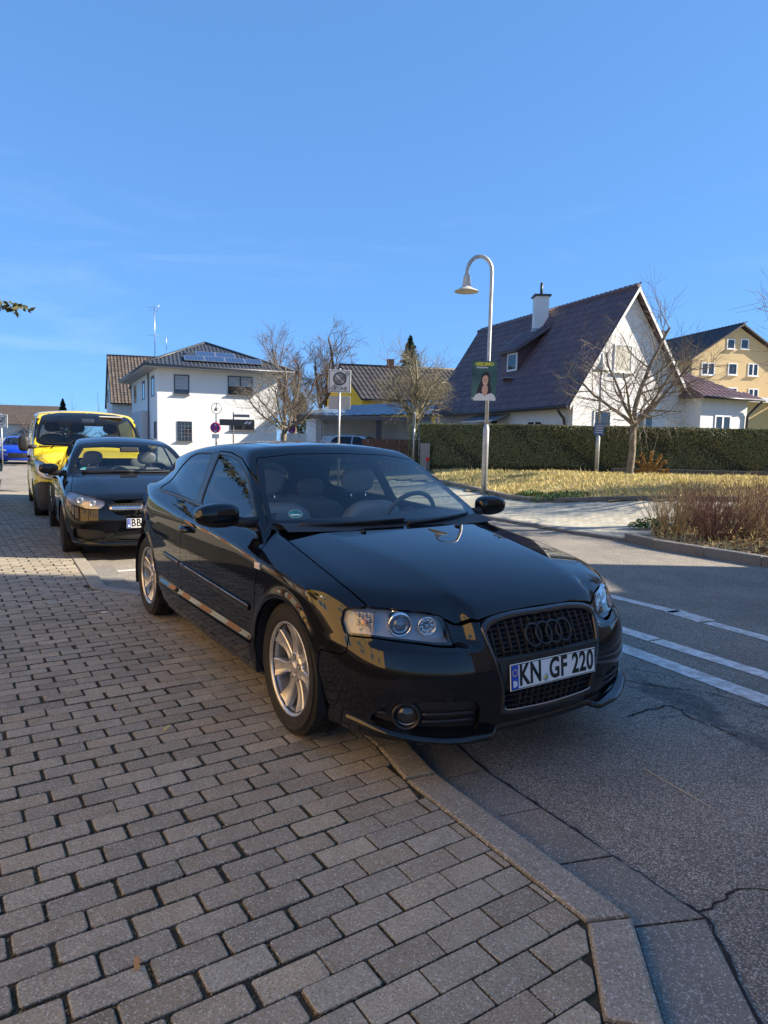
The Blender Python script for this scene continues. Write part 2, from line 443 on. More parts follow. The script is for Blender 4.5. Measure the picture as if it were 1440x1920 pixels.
# ---- a family of car bodies with their own profiles (same axes as above, front axle at x = 0)
def make_body(q):
    W, T, HO, CR, SH, NO, PL, TA, RO, GP = [spline(q[k]) for k in ('W', 'tuck', 'hood', 'crease', 'sho', 'nose', 'plan', 'tail', 'roof', 'gplan')]
    wb, wr, ar = q['wb'], q['wr'], q['arch']
    wx, wz, wc, wa = q['ws']; gb, gs1, gs2, gz = q['glass']
    kf, km = q.get('kf', .12), q.get('km', .02)
    def f(x, y, z):
        y = np.abs(y)
        d0 = np.hypot(x, z - wr); d1 = np.hypot(x + wb, z - wr)
        fl = .010 * np.exp(-((d0 - ar) / .035)**2) + .010 * np.exp(-((d1 - ar) / .035)**2)
        side = y - (W(x) + T(z) + fl)
        for (xa, za, xb, zb, amp) in q.get('lines', ()):      # sculpted side lines
            zl = za + (zb - za) * (x - xa) / (xb - xa)
            side = side + amp * np.exp(-np.maximum(zl - z, 0) / .10) * (z < zl) * sstep((zl - z) / .012) * sstep((x - min(xa, xb)) / .2) * sstep((max(xa, xb) - x) / .2)
        drop = q['crown'] * (y / .7)**2 + q['cs'] * softplus(y - CR(x), .014) + SH(x) * softplus(y - q['sy'], .02)
        top = (z - (HO(x) - drop)) * .94
        front = (x - (NO(z) - PL(y))) * np.interp(y, [0, .5, .8], [.97, .85, .55])
        rear = -(x - (TA(z) + .02 * (y / .5)**2 + q['rc'] * (np.maximum(y - .30, 0) / .5)**2.2)) * .85
        low = smax(side, top, q.get('kt', .045))
        low = smax(low, front, kf)
        low = smax(low, rear, .10)
        low = smax(low, q.get('bot', .17) - z, .03)
        g = (y - (gb + GP(x) - gs1 * (z - gz) - gs2 * np.maximum(z - gz, 0)**2)) * .92
        rf = z - (RO(x) - q['rcrown'] * (y / .6)**2)
        ws = ((x - wx + wc * y**2 + wa * (z - wz))) / math.sqrt(1 + wa * wa)
        gr = -(x - (TA(z) + q.get('gr0', .03) + q['grc'] * (y / .62)**2)) * .85
        g = smax(g, rf, q.get('kr', .085)); g = smax(g, ws, .04); g = smax(g, gr, .06)
        g = np.maximum(g, gz - .16 - z)
        return smin(low, g, km)
    return f

# compact five-door hatchback with a wide grille
Q_HATCH = dict(
    W=[(-3.6, .62), (-3.4, .72), (-3.15, .80), (-2.7, .865), (-2.0, .885), (-1.0, .89), (0, .885), (.3, .872), (.5, .85), (.7, .81), (.9, .74)],
    tuck=[(.10, -.09), (.18, -.06), (.25, -.035), (.35, -.012), (.5, 0), (.65, -.002), (.78, -.012), (.9, -.03), (1.0, -.055), (1.1, -.09)],
    hood=[(.95, .60), (.85, .68), (.75, .745), (.6, .80), (.4, .855), (.1, .93), (-.2, .98), (-.5, 1.01), (-1.0, 1.04), (-1.8, 1.07), (-2.4, 1.10), (-3.5, 1.10)],
    crease=[(.95, .30), (.5, .40), (0, .50), (-.5, .58), (-3.5, .62)],
    sho=[(.95, .30), (.4, .32), (0, .42), (-.6, .55), (-3.5, .62)],
    nose=[(.08, .72), (.16, .80), (.24, .845), (.34, .862), (.46, .866), (.56, .858), (.66, .838), (.74, .80), (.82, .74), (.9, .66)],
    plan=[(0, 0), (.2, .006), (.4, .036), (.55, .085), (.65, .14), (.75, .225), (.82, .32), (.9, .48)],
    tail=[(.1, -3.30), (.3, -3.40), (.55, -3.43), (.75, -3.40), (.95, -3.36), (1.1, -3.26), (1.3, -3.10), (1.45, -2.98)],
    roof=[(-.5, 1.22), (-.8, 1.33), (-1.0, 1.385), (-1.2, 1.42), (-1.5, 1.444), (-1.8, 1.448), (-2.3, 1.42), (-2.8, 1.35), (-3.2, 1.28), (-3.5, 1.22)],
    gplan=[(-3.6, -.26), (-3.2, -.16), (-2.8, -.075), (-2.4, -.025), (-1.8, 0), (-.6, 0), (-.2, -.02)],
    wb=2.70, wr=.316, arch=.352, ws=(-.20, .982, .36, 1.78), glass=(.79, .40, .25, .985), crown=.03, cs=.10, sy=.745, rc=.25, rcrown=.05, grc=.30,
    lines=((-.35, .80, -2.6, .90, .020), (-2.5, .52, -.5, .40, .018)))
# panel van with a short sloping bonnet
Q_VAN = dict(
    W=[(-4.3, .93), (-4.1, .945), (-3.5, .955), (-1, .96), (0, .955), (.3, .945), (.55, .91), (.75, .85), (.95, .76)],
    tuck=[(.10, -.06), (.25, -.03), (.4, -.008), (.6, 0), (.9, -.004), (1.1, -.012), (1.3, -.05)],
    hood=[(1.0, .86), (.9, .95), (.75, 1.02), (.5, 1.125), (.2, 1.215), (-.1, 1.265), (-.5, 1.29), (-1, 1.30), (-2, 1.31), (-4.3, 1.31)],
    crease=[(1.0, .40), (.5, .50), (0, .60), (-4.3, .7)],
    sho=[(1.0, .30), (.4, .35), (-.3, .45), (-1, .3), (-4.3, .2)],
    nose=[(.1, .80), (.25, .90), (.45, .93), (.65, .93), (.8, .915), (.95, .87), (1.05, .80), (1.2, .6)],
    plan=[(0, 0), (.3, .015), (.5, .05), (.65, .10), (.8, .20), (.9, .32), (1.0, .5)],
    tail=[(.1, -4.0), (.3, -4.05), (1.0, -4.05), (1.5, -4.03), (2.0, -3.98)],
    roof=[(-.3, 1.72), (-.6, 1.86), (-.85, 1.925), (-1.2, 1.955), (-1.8, 1.965), (-3.0, 1.965), (-4.0, 1.95), (-4.3, 1.94)],
    gplan=[(-4.3, -.02), (-3.5, -.004), (-1, 0), (0, -.01), (.5, -.05)],
    wb=3.10, wr=.33, arch=.375, ws=(.20, 1.235, .20, .98), glass=(.955, .10, .10, 1.20), crown=.03, cs=.10, sy=.80, rc=.06, rcrown=.035, grc=.06, kr=.09, km=.03, kt=.08)
# small estate / people carrier used for cars far off
Q_ESTATE = dict(Q_HATCH, roof=[(-.5, 1.22), (-.8, 1.34), (-1.0, 1.40), (-1.3, 1.45), (-1.8, 1.475), (-2.5, 1.47), (-3.2, 1.43), (-3.8, 1.38)],
    tail=[(.1, -3.45), (.3, -3.55), (.6, -3.58), (.9, -3.53), (1.1, -3.46), (1.3, -3.36), (1.5, -3.25)], W=[(-3.8, .62), (-3.55, .76), (-3.2, .85), (-2.6, .88), (-1.0, .89), (0, .885), (.3, .872), (.5, .85), (.7, .81), (.9, .74)],
    gplan=[(-3.8, -.16), (-3.3, -.08), (-2.8, -.03), (-1.8, 0), (-.6, 0), (-.2, -.02)], grc=.15, lines=())
# ---------------------------------------------------------------- panels, glass, wheels shared by all the cars
def car_skin(f, lo, hi, h):
    V, N, Q = surface_net(f, lo, hi, h)
    return Skin(V, N, [tuple(q) for q in Q.tolist()])
def take(skin, g, gap=.004):
    """cut a panel out along g(V) = 0 and leave a shut line of width gap -> panel, rest"""
    gv = g(skin.V)
    a, rest = skin.split(gv + gap / 2)
    if gap:
        gv2 = g(rest.V); _, rest = rest.split(gv2 - gap / 2)
    return a, rest
def side_poly(poly, rad=0, extra=None):
    def g(V):
        d = poly_sd(V[:, 0], V[:, 2], poly, rad)
        return d if extra is None else np.maximum(d, extra(V))
    return g
def front_poly(poly, rad=0, extra=None, half=True):
    def g(V):
        d = poly_sd(np.abs(V[:, 1]) if half else V[:, 1], V[:, 2], poly, rad)
        return d if extra is None else np.maximum(d, extra(V))
    return g
def top_poly(poly, rad=0, extra=None):
    def g(V):
        d = poly_sd(V[:, 0], np.abs(V[:, 1]), poly, rad)
        return d if extra is None else np.maximum(d, extra(V))
    return g
def lr(skin):
    """right (y < 0) and left halves of a pair of panels"""
    a, b = skin.split(skin.V[:, 1]); return a, b
def skin_obj(name, skin, m, parent, rim=.012, label=None, solid=0.0):
    if rim: skin = skin.rim(rim)
    me = bpy.data.meshes.new(name)
    me.from_pydata(skin.V.tolist(), [], skin.F)
    me.polygons.foreach_set('use_smooth', [True] * len(me.polygons)); me.update()
    me.normals_split_custom_set_from_vertices(skin.N.tolist())
    o = link_mesh(name, me, m, parent)
    if label: o['label'] = label
    return o

def glass_mat(name, tint=(.8, .86, .84), refl=1.0, ior=1.5, rough=0.0):
    """thin pane: tinted see-through with mirror reflection growing towards grazing angles"""
    if name in MATS: return MATS[name]
    m = bpy.data.materials.new(name); m.use_nodes = True; t = m.node_tree; t.nodes.clear()
    o = t.nodes.new('ShaderNodeOutputMaterial'); mx = t.nodes.new('ShaderNodeMixShader'); fr = t.nodes.new('ShaderNodeFresnel')
    tr = t.nodes.new('ShaderNodeBsdfTransparent'); gl = t.nodes.new('ShaderNodeBsdfGlossy')
    fr.inputs['IOR'].default_value = ior; tr.inputs['Color'].default_value = (*tint, 1)
    gl.inputs['Roughness'].default_value = rough; gl.inputs['Color'].default_value = (1, 1, 1, 1)
    mu = t.nodes.new('ShaderNodeMath'); mu.operation = 'MULTIPLY'; mu.inputs[1].default_value = refl; mu.use_clamp = True
    # the pane has no back: use the same reflectance from either side
    geo = t.nodes.new('ShaderNodeNewGeometry'); 
    l = t.links.new
    l(fr.outputs[0], mu.inputs[0]); l(mu.outputs[0], mx.inputs[0]); l(tr.outputs[0], mx.inputs[1]); l(gl.outputs[0], mx.inputs[2]); l(mx.outputs[0], o.inputs[0])
    # Fresnel seen from behind would be total reflection: feed it the inverse index there
    sel = t.nodes.new('ShaderNodeMath'); sel.operation = 'MULTIPLY_ADD'
    sel.inputs[1].default_value = 1 / ior - ior + .0; sel.inputs[2].default_value = ior
    l(geo.outputs['Backfacing'], sel.inputs[0])
    l(sel.outputs[0], fr.inputs['IOR'])
    MATS[name] = m
    return m

def car_paint(name, col, rough=.10, metal=0.0, coat=1.0, flake=0.0):
    if name in MATS: return MATS[name]
    m = mat(name, col, .02, metal, .5, 0)
    nt = NT(m); v = nt.coords('Object')
    # thin film of road dust: raises the base a little and dulls the lacquer in patches
    d = nt.noise(v, 5, 6, .65); d2 = nt.noise(v, 160, 3, .6)
    sp = nt.n('ShaderNodeSeparateXYZ'); nt.l(v, sp.inputs[0])
    low = nt.math('MULTIPLY_ADD', sp.outputs[2], -1.9, 1.25, clamp=True)
    amt = nt.math('MULTIPLY', nt.math('MULTIPLY', d, low), .035)
    amt = nt.math('MULTIPLY_ADD', nt.ramp(d2, [(.66, (0, 0, 0)), (.80, (1, 1, 1))]), .006, amt)
    nt.color(nt.mix(amt, col, (.16, .14, .12)))
    nt.l(nt.math('MULTIPLY_ADD', amt, 1.2, .004), nt.b.inputs['Roughness'])
    return m

def txt_mesh(s, size=1.0, sx=1.0, depth=0.0, align='CENTER', shear=0.0, space=1.0, bold=0.0):
    c = bpy.data.curves.new('txt', 'FONT'); c.body = s; c.size = size; c.extrude = depth; c.align_x = align; c.align_y = 'CENTER'
    c.shear = shear; c.space_character = space; c.offset = bold; c.resolution_u = 4
    o = bpy.data.objects.new('txt', c); COL.objects.link(o)
    bpy.context.view_layer.update()
    me = bpy.data.meshes.new_from_object(o.evaluated_get(bpy.context.evaluated_depsgraph_get()))
    bpy.data.objects.remove(o); bpy.data.curves.remove(c)
    for v in me.vertices: v.co.x *= sx
    return me
def put_text(name, s, M, size, m, parent=None, **kw):
    me = txt_mesh(s, size, **kw); me.name = name
    o = link_mesh(name, me, m, parent); o.matrix_local = M
    return o

def rubber_mat():
    if 'rubber' in MATS: return MATS['rubber']
    m = mat('rubber', (.016, .015, .015), .7, spec=.3); nt = NT(m); v = nt.coords('Object')
    nt.color(nt.ramp(nt.noise(v, 9, 4, .6), [(.35, (.012, .0115, .011)), (.75, (.026, .023, .020))]))
    return m

def make_tyre(R0, w, rim_r, name, parent, M, blocks=58, detail=True):
    b = MB(); hw = w / 2
    prof = [(rim_r - .012, -hw * .80), (rim_r + .004, -hw * .93), (rim_r + .02, -hw * 1.0), (rim_r + (R0 - rim_r) * .45, -hw * 1.06), (R0 - .035, -hw * 1.03), (R0 - .016, -hw * .95), (R0 - .008, -hw * .86),
            (R0 - .008, hw * .86), (R0 - .016, hw * .95), (R0 - .035, hw * 1.03), (rim_r + (R0 - rim_r) * .45, hw * 1.06), (rim_r + .02, hw), (rim_r + .004, hw * .93), (rim_r - .012, hw * .80)]
    b.lathe(prof, n=64)
    # raised ring on the sidewall
    for s in (-1, 1):
        r = rim_r + (R0 - rim_r) * .62
        b.lathe([(r - .010, s * hw * 1.052), (r - .008, s * (hw * 1.055 + .002)), (r + .008, s * (hw * 1.05 + .002)), (r + .010, s * hw * 1.045)][::s], n=64)
    if detail:
        ribs = [(-.97, -.62), (-.56, -.22), (-.16, .16), (.22, .56), (.62, .97)]
        for j, (a, c) in enumerate(ribs):
            for k in range(blocks):
                w0 = 2 * math.pi * (k + (.5 if j % 2 else 0)) / blocks; w1 = w0 + 2 * math.pi / blocks * .80
                sk = .03 * (-1 if j < 2 else (1 if j > 2 else 0))
                vs = []
                for rr, dz in ((R0 - .012, 0), (R0, 0)):
                    for (ang, z) in ((w0, a), (w1, a), (w1 + sk, c), (w0 + sk, c)):
                        q = rr - (.007 if abs(z) > .9 else 0)
                        vs.append((q * math.cos(ang), q * math.sin(ang), z * hw * .93))
                b.add(vs, [(0, 1, 5, 4), (1, 2, 6, 5), (2, 3, 7, 6), (3, 0, 4, 7), (4, 5, 6, 7)])
    o = b.build(name, rubber_mat(), parent); o.matrix_local = M
    return o

def make_rim(rim_r, w, spokes, name, parent, M, m, dark, hub_r=.072, wide=.056, tip=.098, twin=False, face=.0):
    """alloy wheel; +z of M is the outside"""
    hw = w / 2; b = MB()
    b.lathe([(rim_r - .030, -hw * .9), (rim_r - .014, -hw * .2), (rim_r - .012, hw * .55), (rim_r - .009, hw * .80), (rim_r - .002, hw * .86), (rim_r + .003, hw * .90), (rim_r + .003, hw * .83), (rim_r - .010, hw * .74)], n=72)
    zc = hw * .60 + face; zr = hw * .80
    ro = rim_r - .007
    for k in range(spokes):
        A = 2 * math.pi * k / spokes + math.pi / 2
        n = 9; L = [[] for _ in range(8)]
        for i in range(n):
            t = i / (n - 1); r = hub_r * .60 + (ro - hub_r * .60) * t
            half = (wide + (tip - wide) * t**2.2 - .012 * math.sin(math.pi * min(1, t * 1.25))) / 2
            zf = zc + (zr - zc) * t**1.6 - .010 * math.sin(math.pi * t)
            dp = .038 - .016 * t
            for j, (u, z) in enumerate(((-half - .004, zf - dp), (-half, zf - .004), (-half + .004, zf), (-half * .30, zf - .0035), (half * .30, zf - .0035), (half - .004, zf), (half, zf - .004), (half + .004, zf - dp))):
                L[j].append((r * math.cos(A) - u * math.sin(A), r * math.sin(A) + u * math.cos(A), z))
        for j in range(7):
            b.sheet([L[j], L[j + 1]][::-1], smooth=False)
    b.lathe([(hub_r + .004, zc - .045), (hub_r + .004, zc - .012), (hub_r - .002, zc - .004), (.034, zc + .001), (.032, zc - .002), (0, zc - .002)], n=40)
    b.lathe([(.0295, zc - .004), (.0295, zc + .004), (.026, zc + .007), (0, zc + .008)], n=28)
    o = b.build(name, m, parent); o.matrix_local = M
    d = MB()
    for k in range(5):
        A = 2 * math.pi * k / 5 + .3
        T = Matrix.Translation((.052 * math.cos(A), .052 * math.sin(A), zc))
        d.lathe([(.0145, -.006), (.0145, .0026), (.0125, .0030), (.0120, -.004), (0, -.004)], M=T, n=14)
    d.build('wheel_bolts', mat('bolt_grey', (.16, .16, .17), .45, .6), o)
    k = MB(); k.lathe([(rim_r - .045, -.02), (rim_r - .045, -.008), (.075, -.008), (.07, .01), (0, .01)], n=48)
    k.build('brake_disc', dark, o)
    return o

def chrome(): return mat('chrome', (.82, .82, .84), .08, 1.0)
def black_plastic():
    if 'black_plastic' in MATS: return MATS['black_plastic']
    m = mat('black_plastic', (.018, .018, .019), .5, spec=.4); nt = NT(m); v = nt.coords('Object')
    nt.rough(nt.ramp(nt.noise(v, 14, 4), [(.3, (.42, .42, .42)), (.7, (.6, .6, .6))])); nt.normal(nt.bump(nt.noise(v, 900, 2), .12, .001)); return m
def alloy_mat():
    if 'alloy' in MATS: return MATS['alloy']
    m = mat('alloy', (.66, .65, .63), .30, .75, .5, .4); nt = NT(m); v = nt.coords('Object')
    d = nt.ramp(nt.noise(v, 11, 5, .65), [(.38, (.70, .69, .67)), (.72, (.46, .42, .37))]); nt.color(d); return m

def make_plate(parent, M, w, h, left, right, seal=True, name='number_plate', short=False):
    """EU plate in the xy plane of M (x to the reader's right)"""
    wm = mat('plate_white', (.78, .78, .76), .35, coat=.3); bm = mat('plate_black', (.012, .012, .012), .4); blue = mat('plate_blue', (.01, .07, .45), .35); yel = mat('plate_yellow', (.85, .62, .04), .4)
    b = MB(); b.box((-w / 2, -h / 2, 0), (w / 2, h / 2, .004))
    p = b.build(name, wm, parent, bevel=.0015); p.matrix_local = M
    f = MB(); e = .003
    for lo, hi in (((-w / 2 + e, h / 2 - e - .003, .004), (w / 2 - e, h / 2 - e, .0048)), ((-w / 2 + e, -h / 2 + e, .004), (w / 2 - e, -h / 2 + e + .003, .0048)), ((-w / 2 + e, -h / 2 + e, .004), (-w / 2 + e + .003, h / 2 - e, .0047)), ((w / 2 - e - .003, -h / 2 + e, .004), (w / 2 - e, h / 2 - e, .0047))):
        f.box(lo, hi)
    f.build('plate_border', bm, p)
    bw = h * .40
    MB().box((-w / 2 + .0065, -h / 2 + .0065, .004), (-w / 2 + bw, h / 2 - .0065, .0052)).build('country_band', blue, p)
    s = MB(); cx = -w / 2 + bw / 2 + .003; cy = h * .17
    for k in range(12):
        a = 2 * math.pi * k / 12; s.prism([(cx + .0135 * h / .11 * math.cos(a) + .0026 * math.cos(q * 1.2566 + 1.57), cy + .0135 * h / .11 * math.sin(a) + .0026 * math.sin(q * 1.2566 + 1.57)) for q in range(5)], .0052, .0058)
    s.build('star_circle', yel, p)
    put_text('country_letter', 'D', Matrix.Translation((cx, -h * .26, .0056)), h * .25, wm, p, sx=.9, bold=.004)
    lh = h * 1.10
    x = -w / 2 + bw + .008
    nat = 0.0
    for part in (left, right):
        me = txt_mesh(part, lh, 1.0, .0004, 'LEFT', space=1.06, bold=.0035); xs = [v.co.x for v in me.vertices]; nat += max(xs) - min(xs); bpy.data.meshes.remove(me)
    fit = min(.80, (w / 2 - .010 - x - .055 * (h / .11)) / nat)
    for k, part in enumerate((left, right)):
        me = txt_mesh(part, lh, fit, .0004, 'LEFT', space=1.06, bold=.0035)
        xs = [v.co.x for v in me.vertices]; wdt = max(xs) - min(xs)
        me.name = 'registration_characters'
        o = link_mesh('registration_characters', me, bm, p); o.location = (x - min(xs), 0, .0047)
        x += wdt + .010
        if k == 0 and seal:
            r = .0165; q = MB(); q.lathe([(r, 0), (r, .0015), (0, .0015)], M=Matrix.Translation((x + r, -h * .24, .004)), n=24); sl = q.build('seal', mat('seal_grey', (.42, .46, .50), .4), p)
            q = MB(); q.lathe([(r * .55, 0), (r * .55, .0022), (0, .0022)], M=Matrix.Translation((x + r, -h * .24, .004)), n=6); q.build('seal_crest', mat('seal_yellow', (.75, .68, .08), .4), sl)
            put_text('seal_letter', 'E', Matrix.Translation((x + r, -h * .24, .0066)), .018, bm, sl)
            x += 2 * r + .008
    return p
# ---------------------------------------------------------------- the black hatchback in front
def build_black_hatchback(h=.015):
    root = empty('parked_car', (.27098, 3.5893, 0), -.98960, 'glossy black three-door hatchback with black ring emblem grille, parked on the brick pavement in front', 'car', 'cars parked along the near kerb')
    paint = car_paint('black_paint', (.004, .0042, .006)); plastic = black_plastic()
    gloss = mat('gloss_black', (.006, .006, .007), .06)
    seal = mat('window_seal', (.012, .012, .012), .55)
    g_front = glass_mat('windscreen_glass', (.86, .92, .92)); g_side = glass_mat('side_glass', (.42, .47, .46)); g_dark = glass_mat('rear_glass', (.16, .17, .17))
    dark = mat('under_black', (.01, .01, .01), .9)
    body = car_skin(a3_f, (-3.45, -.98, .12), (.95, .98, 1.45), h)
    # wheel openings, grille and lower intakes
    arch = lambda V: np.maximum(np.minimum(np.hypot(V[:, 0], V[:, 2] - .31), np.hypot(V[:, 0] + 2.578, V[:, 2] - .31)) - .343, .45 - np.abs(V[:, 1]))
    _, body = body.split(arch(body.V))
    G_OUT = [(-.02, .684), (.17, .683), (.29, .670), (.338, .645), (.345, .610), (.323, .506), (.290, .389), (.281, .300), (.262, .268), (.1, .258), (-.02, .256)]
    G_IN = [(-.02, .656), (.17, .655), (.275, .640), (.312, .620), (.322, .595), (.303, .506), (.272, .389), (.262, .310), (.245, .290), (.1, .283), (-.02, .281)]
    xf = lambda V: .55 - V[:, 0]
    _, body = take(body, front_poly(G_OUT, 0, xf), .004)
    FOG = [(.765, .262), (.748, .305), (.716, .343), (.600, .357), (.415, .357), (.385, .330), (.375, .212), (.520, .222), (.655, .232)]
    xl = lambda V: .30 - V[:, 0]
    fogskin, body = take(body, front_poly(FOG, .02, xl), .002)
    # headlamps
    HL = [(.800, .694), (.729, .708), (.607, .698), (.471, .677), (.460, .650), (.452, .566), (.53, .570), (.601, .580), (.741, .597), (.812, .594), (.815, .646)]
    hl, body = take(body, front_poly(HL, .012, lambda V: .38 - V[:, 0]), .007)
    for s, sk in zip((-1, 1), lr(hl)):
        lens = skin_obj('headlight', sk, glass_mat('lamp_glass', (.93, .94, .95), 1.5), root, .02)
        headlight_inside(lens, sk, s)
    # glass
    WS = [(-.02, 1.298), (.30, 1.290), (.545, 1.262), (.640, 1.108), (.705, .955), (.60, .962), (.30, .958), (-.02, .957)]
    WSO = [(-.02, 1.318), (.33, 1.310), (.577, 1.280), (.674, 1.109), (.742, .922), (.60, .920), (.30, .927), (-.02, .930)]
    wsx = lambda V: np.maximum(V[:, 0] + .22, -1.25 - V[:, 0])
    def wso(V):
        # the cowl line follows the scuttle, not a fixed height
        return np.maximum(front_poly(WSO, .02, wsx)(V), .914 - V[:, 2])
    ws, body = take(body, wso, .004)
    wsg, frit = ws.split(front_poly(WS, .04)(ws.V))
    skin_obj('windscreen', wsg, g_front, root, 0)
    sct, frit = frit.split(frit.V[:, 2] - .9445)
    skin_obj('windscreen_border', frit, gloss, root, .01)
    skin_obj('scuttle_panel', sct.moved(-.006), mat('scuttle_black', (.010, .010, .011), .6), root, .01)
    SF = [(-1.497, .974), (-1.585, 1.288), (-1.40, 1.284), (-1.18, 1.253), (-.97, 1.181), (-.77, 1.083), (-.60, .977), (-.53, .922), (-1.0, .943)]
    SR = [(-1.620, .980), (-1.66, 1.15), (-1.745, 1.294), (-2.08, 1.283), (-2.20, 1.258), (-2.33, 1.180), (-2.45, 1.075), (-2.50, 1.020), (-2.44, 1.008), (-2.0, .993)]
    hi = lambda V: np.maximum(.86 - V[:, 2], .4 - np.abs(V[:, 1]))
    def grow(poly, d):
        P = np.array(poly); c = P.mean(0); return [tuple(q + (q - c) / np.linalg.norm(q - c) * d) for q in P]
    for poly, m in ((SF, g_side), (SR, g_dark)):
        w, body = take(body, side_poly(grow(poly, .012), .03, hi), 0)
        gl, fr = w.split(side_poly(poly, .025)(w.V))
        for sk in lr(gl): skin_obj('side_window', sk.moved(-.004), m, root, 0)
        for sk in lr(fr): skin_obj('window_seal', sk, seal, root, .012)
    # gloss pillar trim between the two side windows
    BP = [(-1.512, .968), (-1.600, 1.300), (-1.730, 1.304), (-1.645, 1.15), (-1.606, .972)]
    bp, body = take(body, side_poly(BP, 0, hi), .003)
    for sk in lr(bp): skin_obj('pillar_trim', sk.moved(.001), mat('pillar_black', (.02, .019, .019), .3), root, .01)
    RW = [(-.02, 1.235), (.40, 1.225), (.50, 1.15), (.56, 1.02), (-.02, 1.0)]
    rw, body = take(body, front_poly(RW, .05, lambda V: V[:, 0] + 2.6), .004)
    skin_obj('rear_window', rw, g_dark, root, .01)
    RL = [(.46, .965), (.80, .965), (.84, .86), (.80, .80), (.46, .80)]
    rl, body = take(body, front_poly(RL, .03, lambda V: V[:, 0] + 2.93), .004)
    for sk in lr(rl): skin_obj('tail_light', sk, mat('tail_red', (.35, .01, .008), .12, coat=1), root, .02)
    SRF = [(-1.105, -.02), (-1.115, .30), (-1.145, .43), (-1.75, .45), (-1.77, -.02)]
    sr, body = take(body, top_poly(SRF, .05, lambda V: 1.2 - V[:, 2]), .007)
    skin_obj('sunroof', sr, mat('sunroof_glass', (.004, .005, .006), .03, coat=1), root, .012)
    # bonnet, doors, bumper, wings, skirts
    BN = [(-.255, -.02), (-.275, .3), (-.33, .60), (-.385, .713), (-.132, .733), (.123, .750), (.335, .757), (.454, .744), (.517, .727), (.609, .607), (.678, .470), (.716, .400), (.764, .352), (.80, .33), (.80, -.02)]
    bn, body = take(body, top_poly(BN, 0, lambda V: np.maximum(.640 - V[:, 2], V[:, 0] - .765)), .006)
    skin_obj('bonnet', bn, paint, root, .02)
    DR = [(-.427, .903), (-.37, .845), (-.308, .765), (-.325, .65), (-.348, .45), (-.37, .352), (-1.578, .352), (-1.583, .6), (-1.590, .79), (-1.566, .90), (-1.568, .965), (-1.640, 1.313), (-1.40, 1.307), (-1.165, 1.277), (-.945, 1.203), (-.735, 1.104), (-.55, .988)]
    drs, body = take(body, side_poly(DR, .02, lambda V: .5 - np.abs(V[:, 1])), .007)
    doors = []
    for sk in lr(drs): doors.append(skin_obj('door', sk, paint, root, .025))
    BM = [(.20, .04), (.30, .20), (.345, .505), (.475, .512), (.497, .53), (.491, .60), (.515, .76), (1.1, .8), (1.1, .04)]
    bm, body = take(body, side_poly(BM), .005)
    skin_obj('front_bumper', bm, paint, root, .03)
    FD = [(.7, .04), (.7, .8), (.40, .80), (-.10, .90), (-.40, .93), (-.427, .908), (-.37, .845), (-.308, .765), (-.325, .65), (-.348, .45), (-.37, .352), (-.42, .20), (-.42, .04)]
    fd, body = take(body, side_poly(FD, 0, lambda V: .62 - np.abs(V[:, 1])), .003)
    for sk in lr(fd): skin_obj('front_wing', sk, paint, root, .02)
    SK = [(-.36, .349), (-.40, .10), (-2.30, .10), (-2.26, .30), (-2.215, .349)]
    skt, body = take(body, side_poly(SK, 0, lambda V: .5 - np.abs(V[:, 1])), .004)
    for sk in lr(skt): skin_obj('side_skirt', sk, paint, root, .02)
    skin_obj('body_shell', body, paint, root, .018)
    # rubbing strips: proud pieces of the same surface
    full = car_skin(lambda x, y, z: a3_f(x, y, z), (-2.1, -.95, .48), (-.3, .95, .64), .018)
    for P, nm in (([(-.394, .547), (-.394, .508), (-1.570, .553), (-1.570, .583)], 'door_moulding'), ([(-1.600, .584), (-1.600, .554), (-1.96, .572), (-2.0, .598)], 'quarter_moulding')):
        st, _ = full.split(np.maximum(side_poly(P, .006)(full.V), .6 - np.abs(full.V[:, 1])))
        for s, sk in enumerate(lr(st)):
            k = sk.moved(.009)
            # crown the strip so that its top edge catches the light
            zc = np.array([np.interp(-x, [.39, 1.58, 2.0], [.5275, .568, .585]) for x in k.V[:, 0]])
            k.N = k.N + np.outer((k.V[:, 2] - zc) / .018 * .55, [0, 0, 1]); k.N /= np.linalg.norm(k.N, axis=1)[:, None]
            skin_obj('moulding', k, paint, doors[s] if nm == 'door_moulding' else root, .012)
    # belt trim under the side windows
    for s in (-1, 1):
        pts = []
        for x in np.linspace(-2.50, -.50, 30):
            zz = np.interp(x, [-2.5, -2.0, -1.5, -1.0, -.5], [1.003, .981, .962, .932, .910])
            y = surf_y(a3_f, x, zz)
            pts.append((x, s * (y + .003), zz))
        MB().tube(pts, .009, 6).build('belt_trim', mat('belt_black', (.03, .03, .032), .28), root)
    # door handles
    for s, d in zip((-1, 1), doors):
        b = MB(); pts = []
        for t in np.linspace(0, 1, 9):
            x = -1.53 + .15 * t; z = .818 - .010 * t; y = surf_y(a3_f, x, z)
            pts.append((x, s * (y + .006 + .030 * math.sin(math.pi * t)**.6), z))
        b.tube(pts, [.010, .014, .016, .017, .017, .017, .016, .014, .010], 10); b.build('door_handle', paint, d)
    # side indicators
    for s in (-1, 1):
        y = surf_y(a3_f, -.30, .762)
        b = MB(); b.cbox((0, 0, 0), (.062, .014, .034)); o = b.build('side_indicator', mat('indicator_clear', (.72, .60, .55), .15, coat=1), root, bevel=.006, seg=3)
        o.location = (-.302, s * (y + .002), .762)
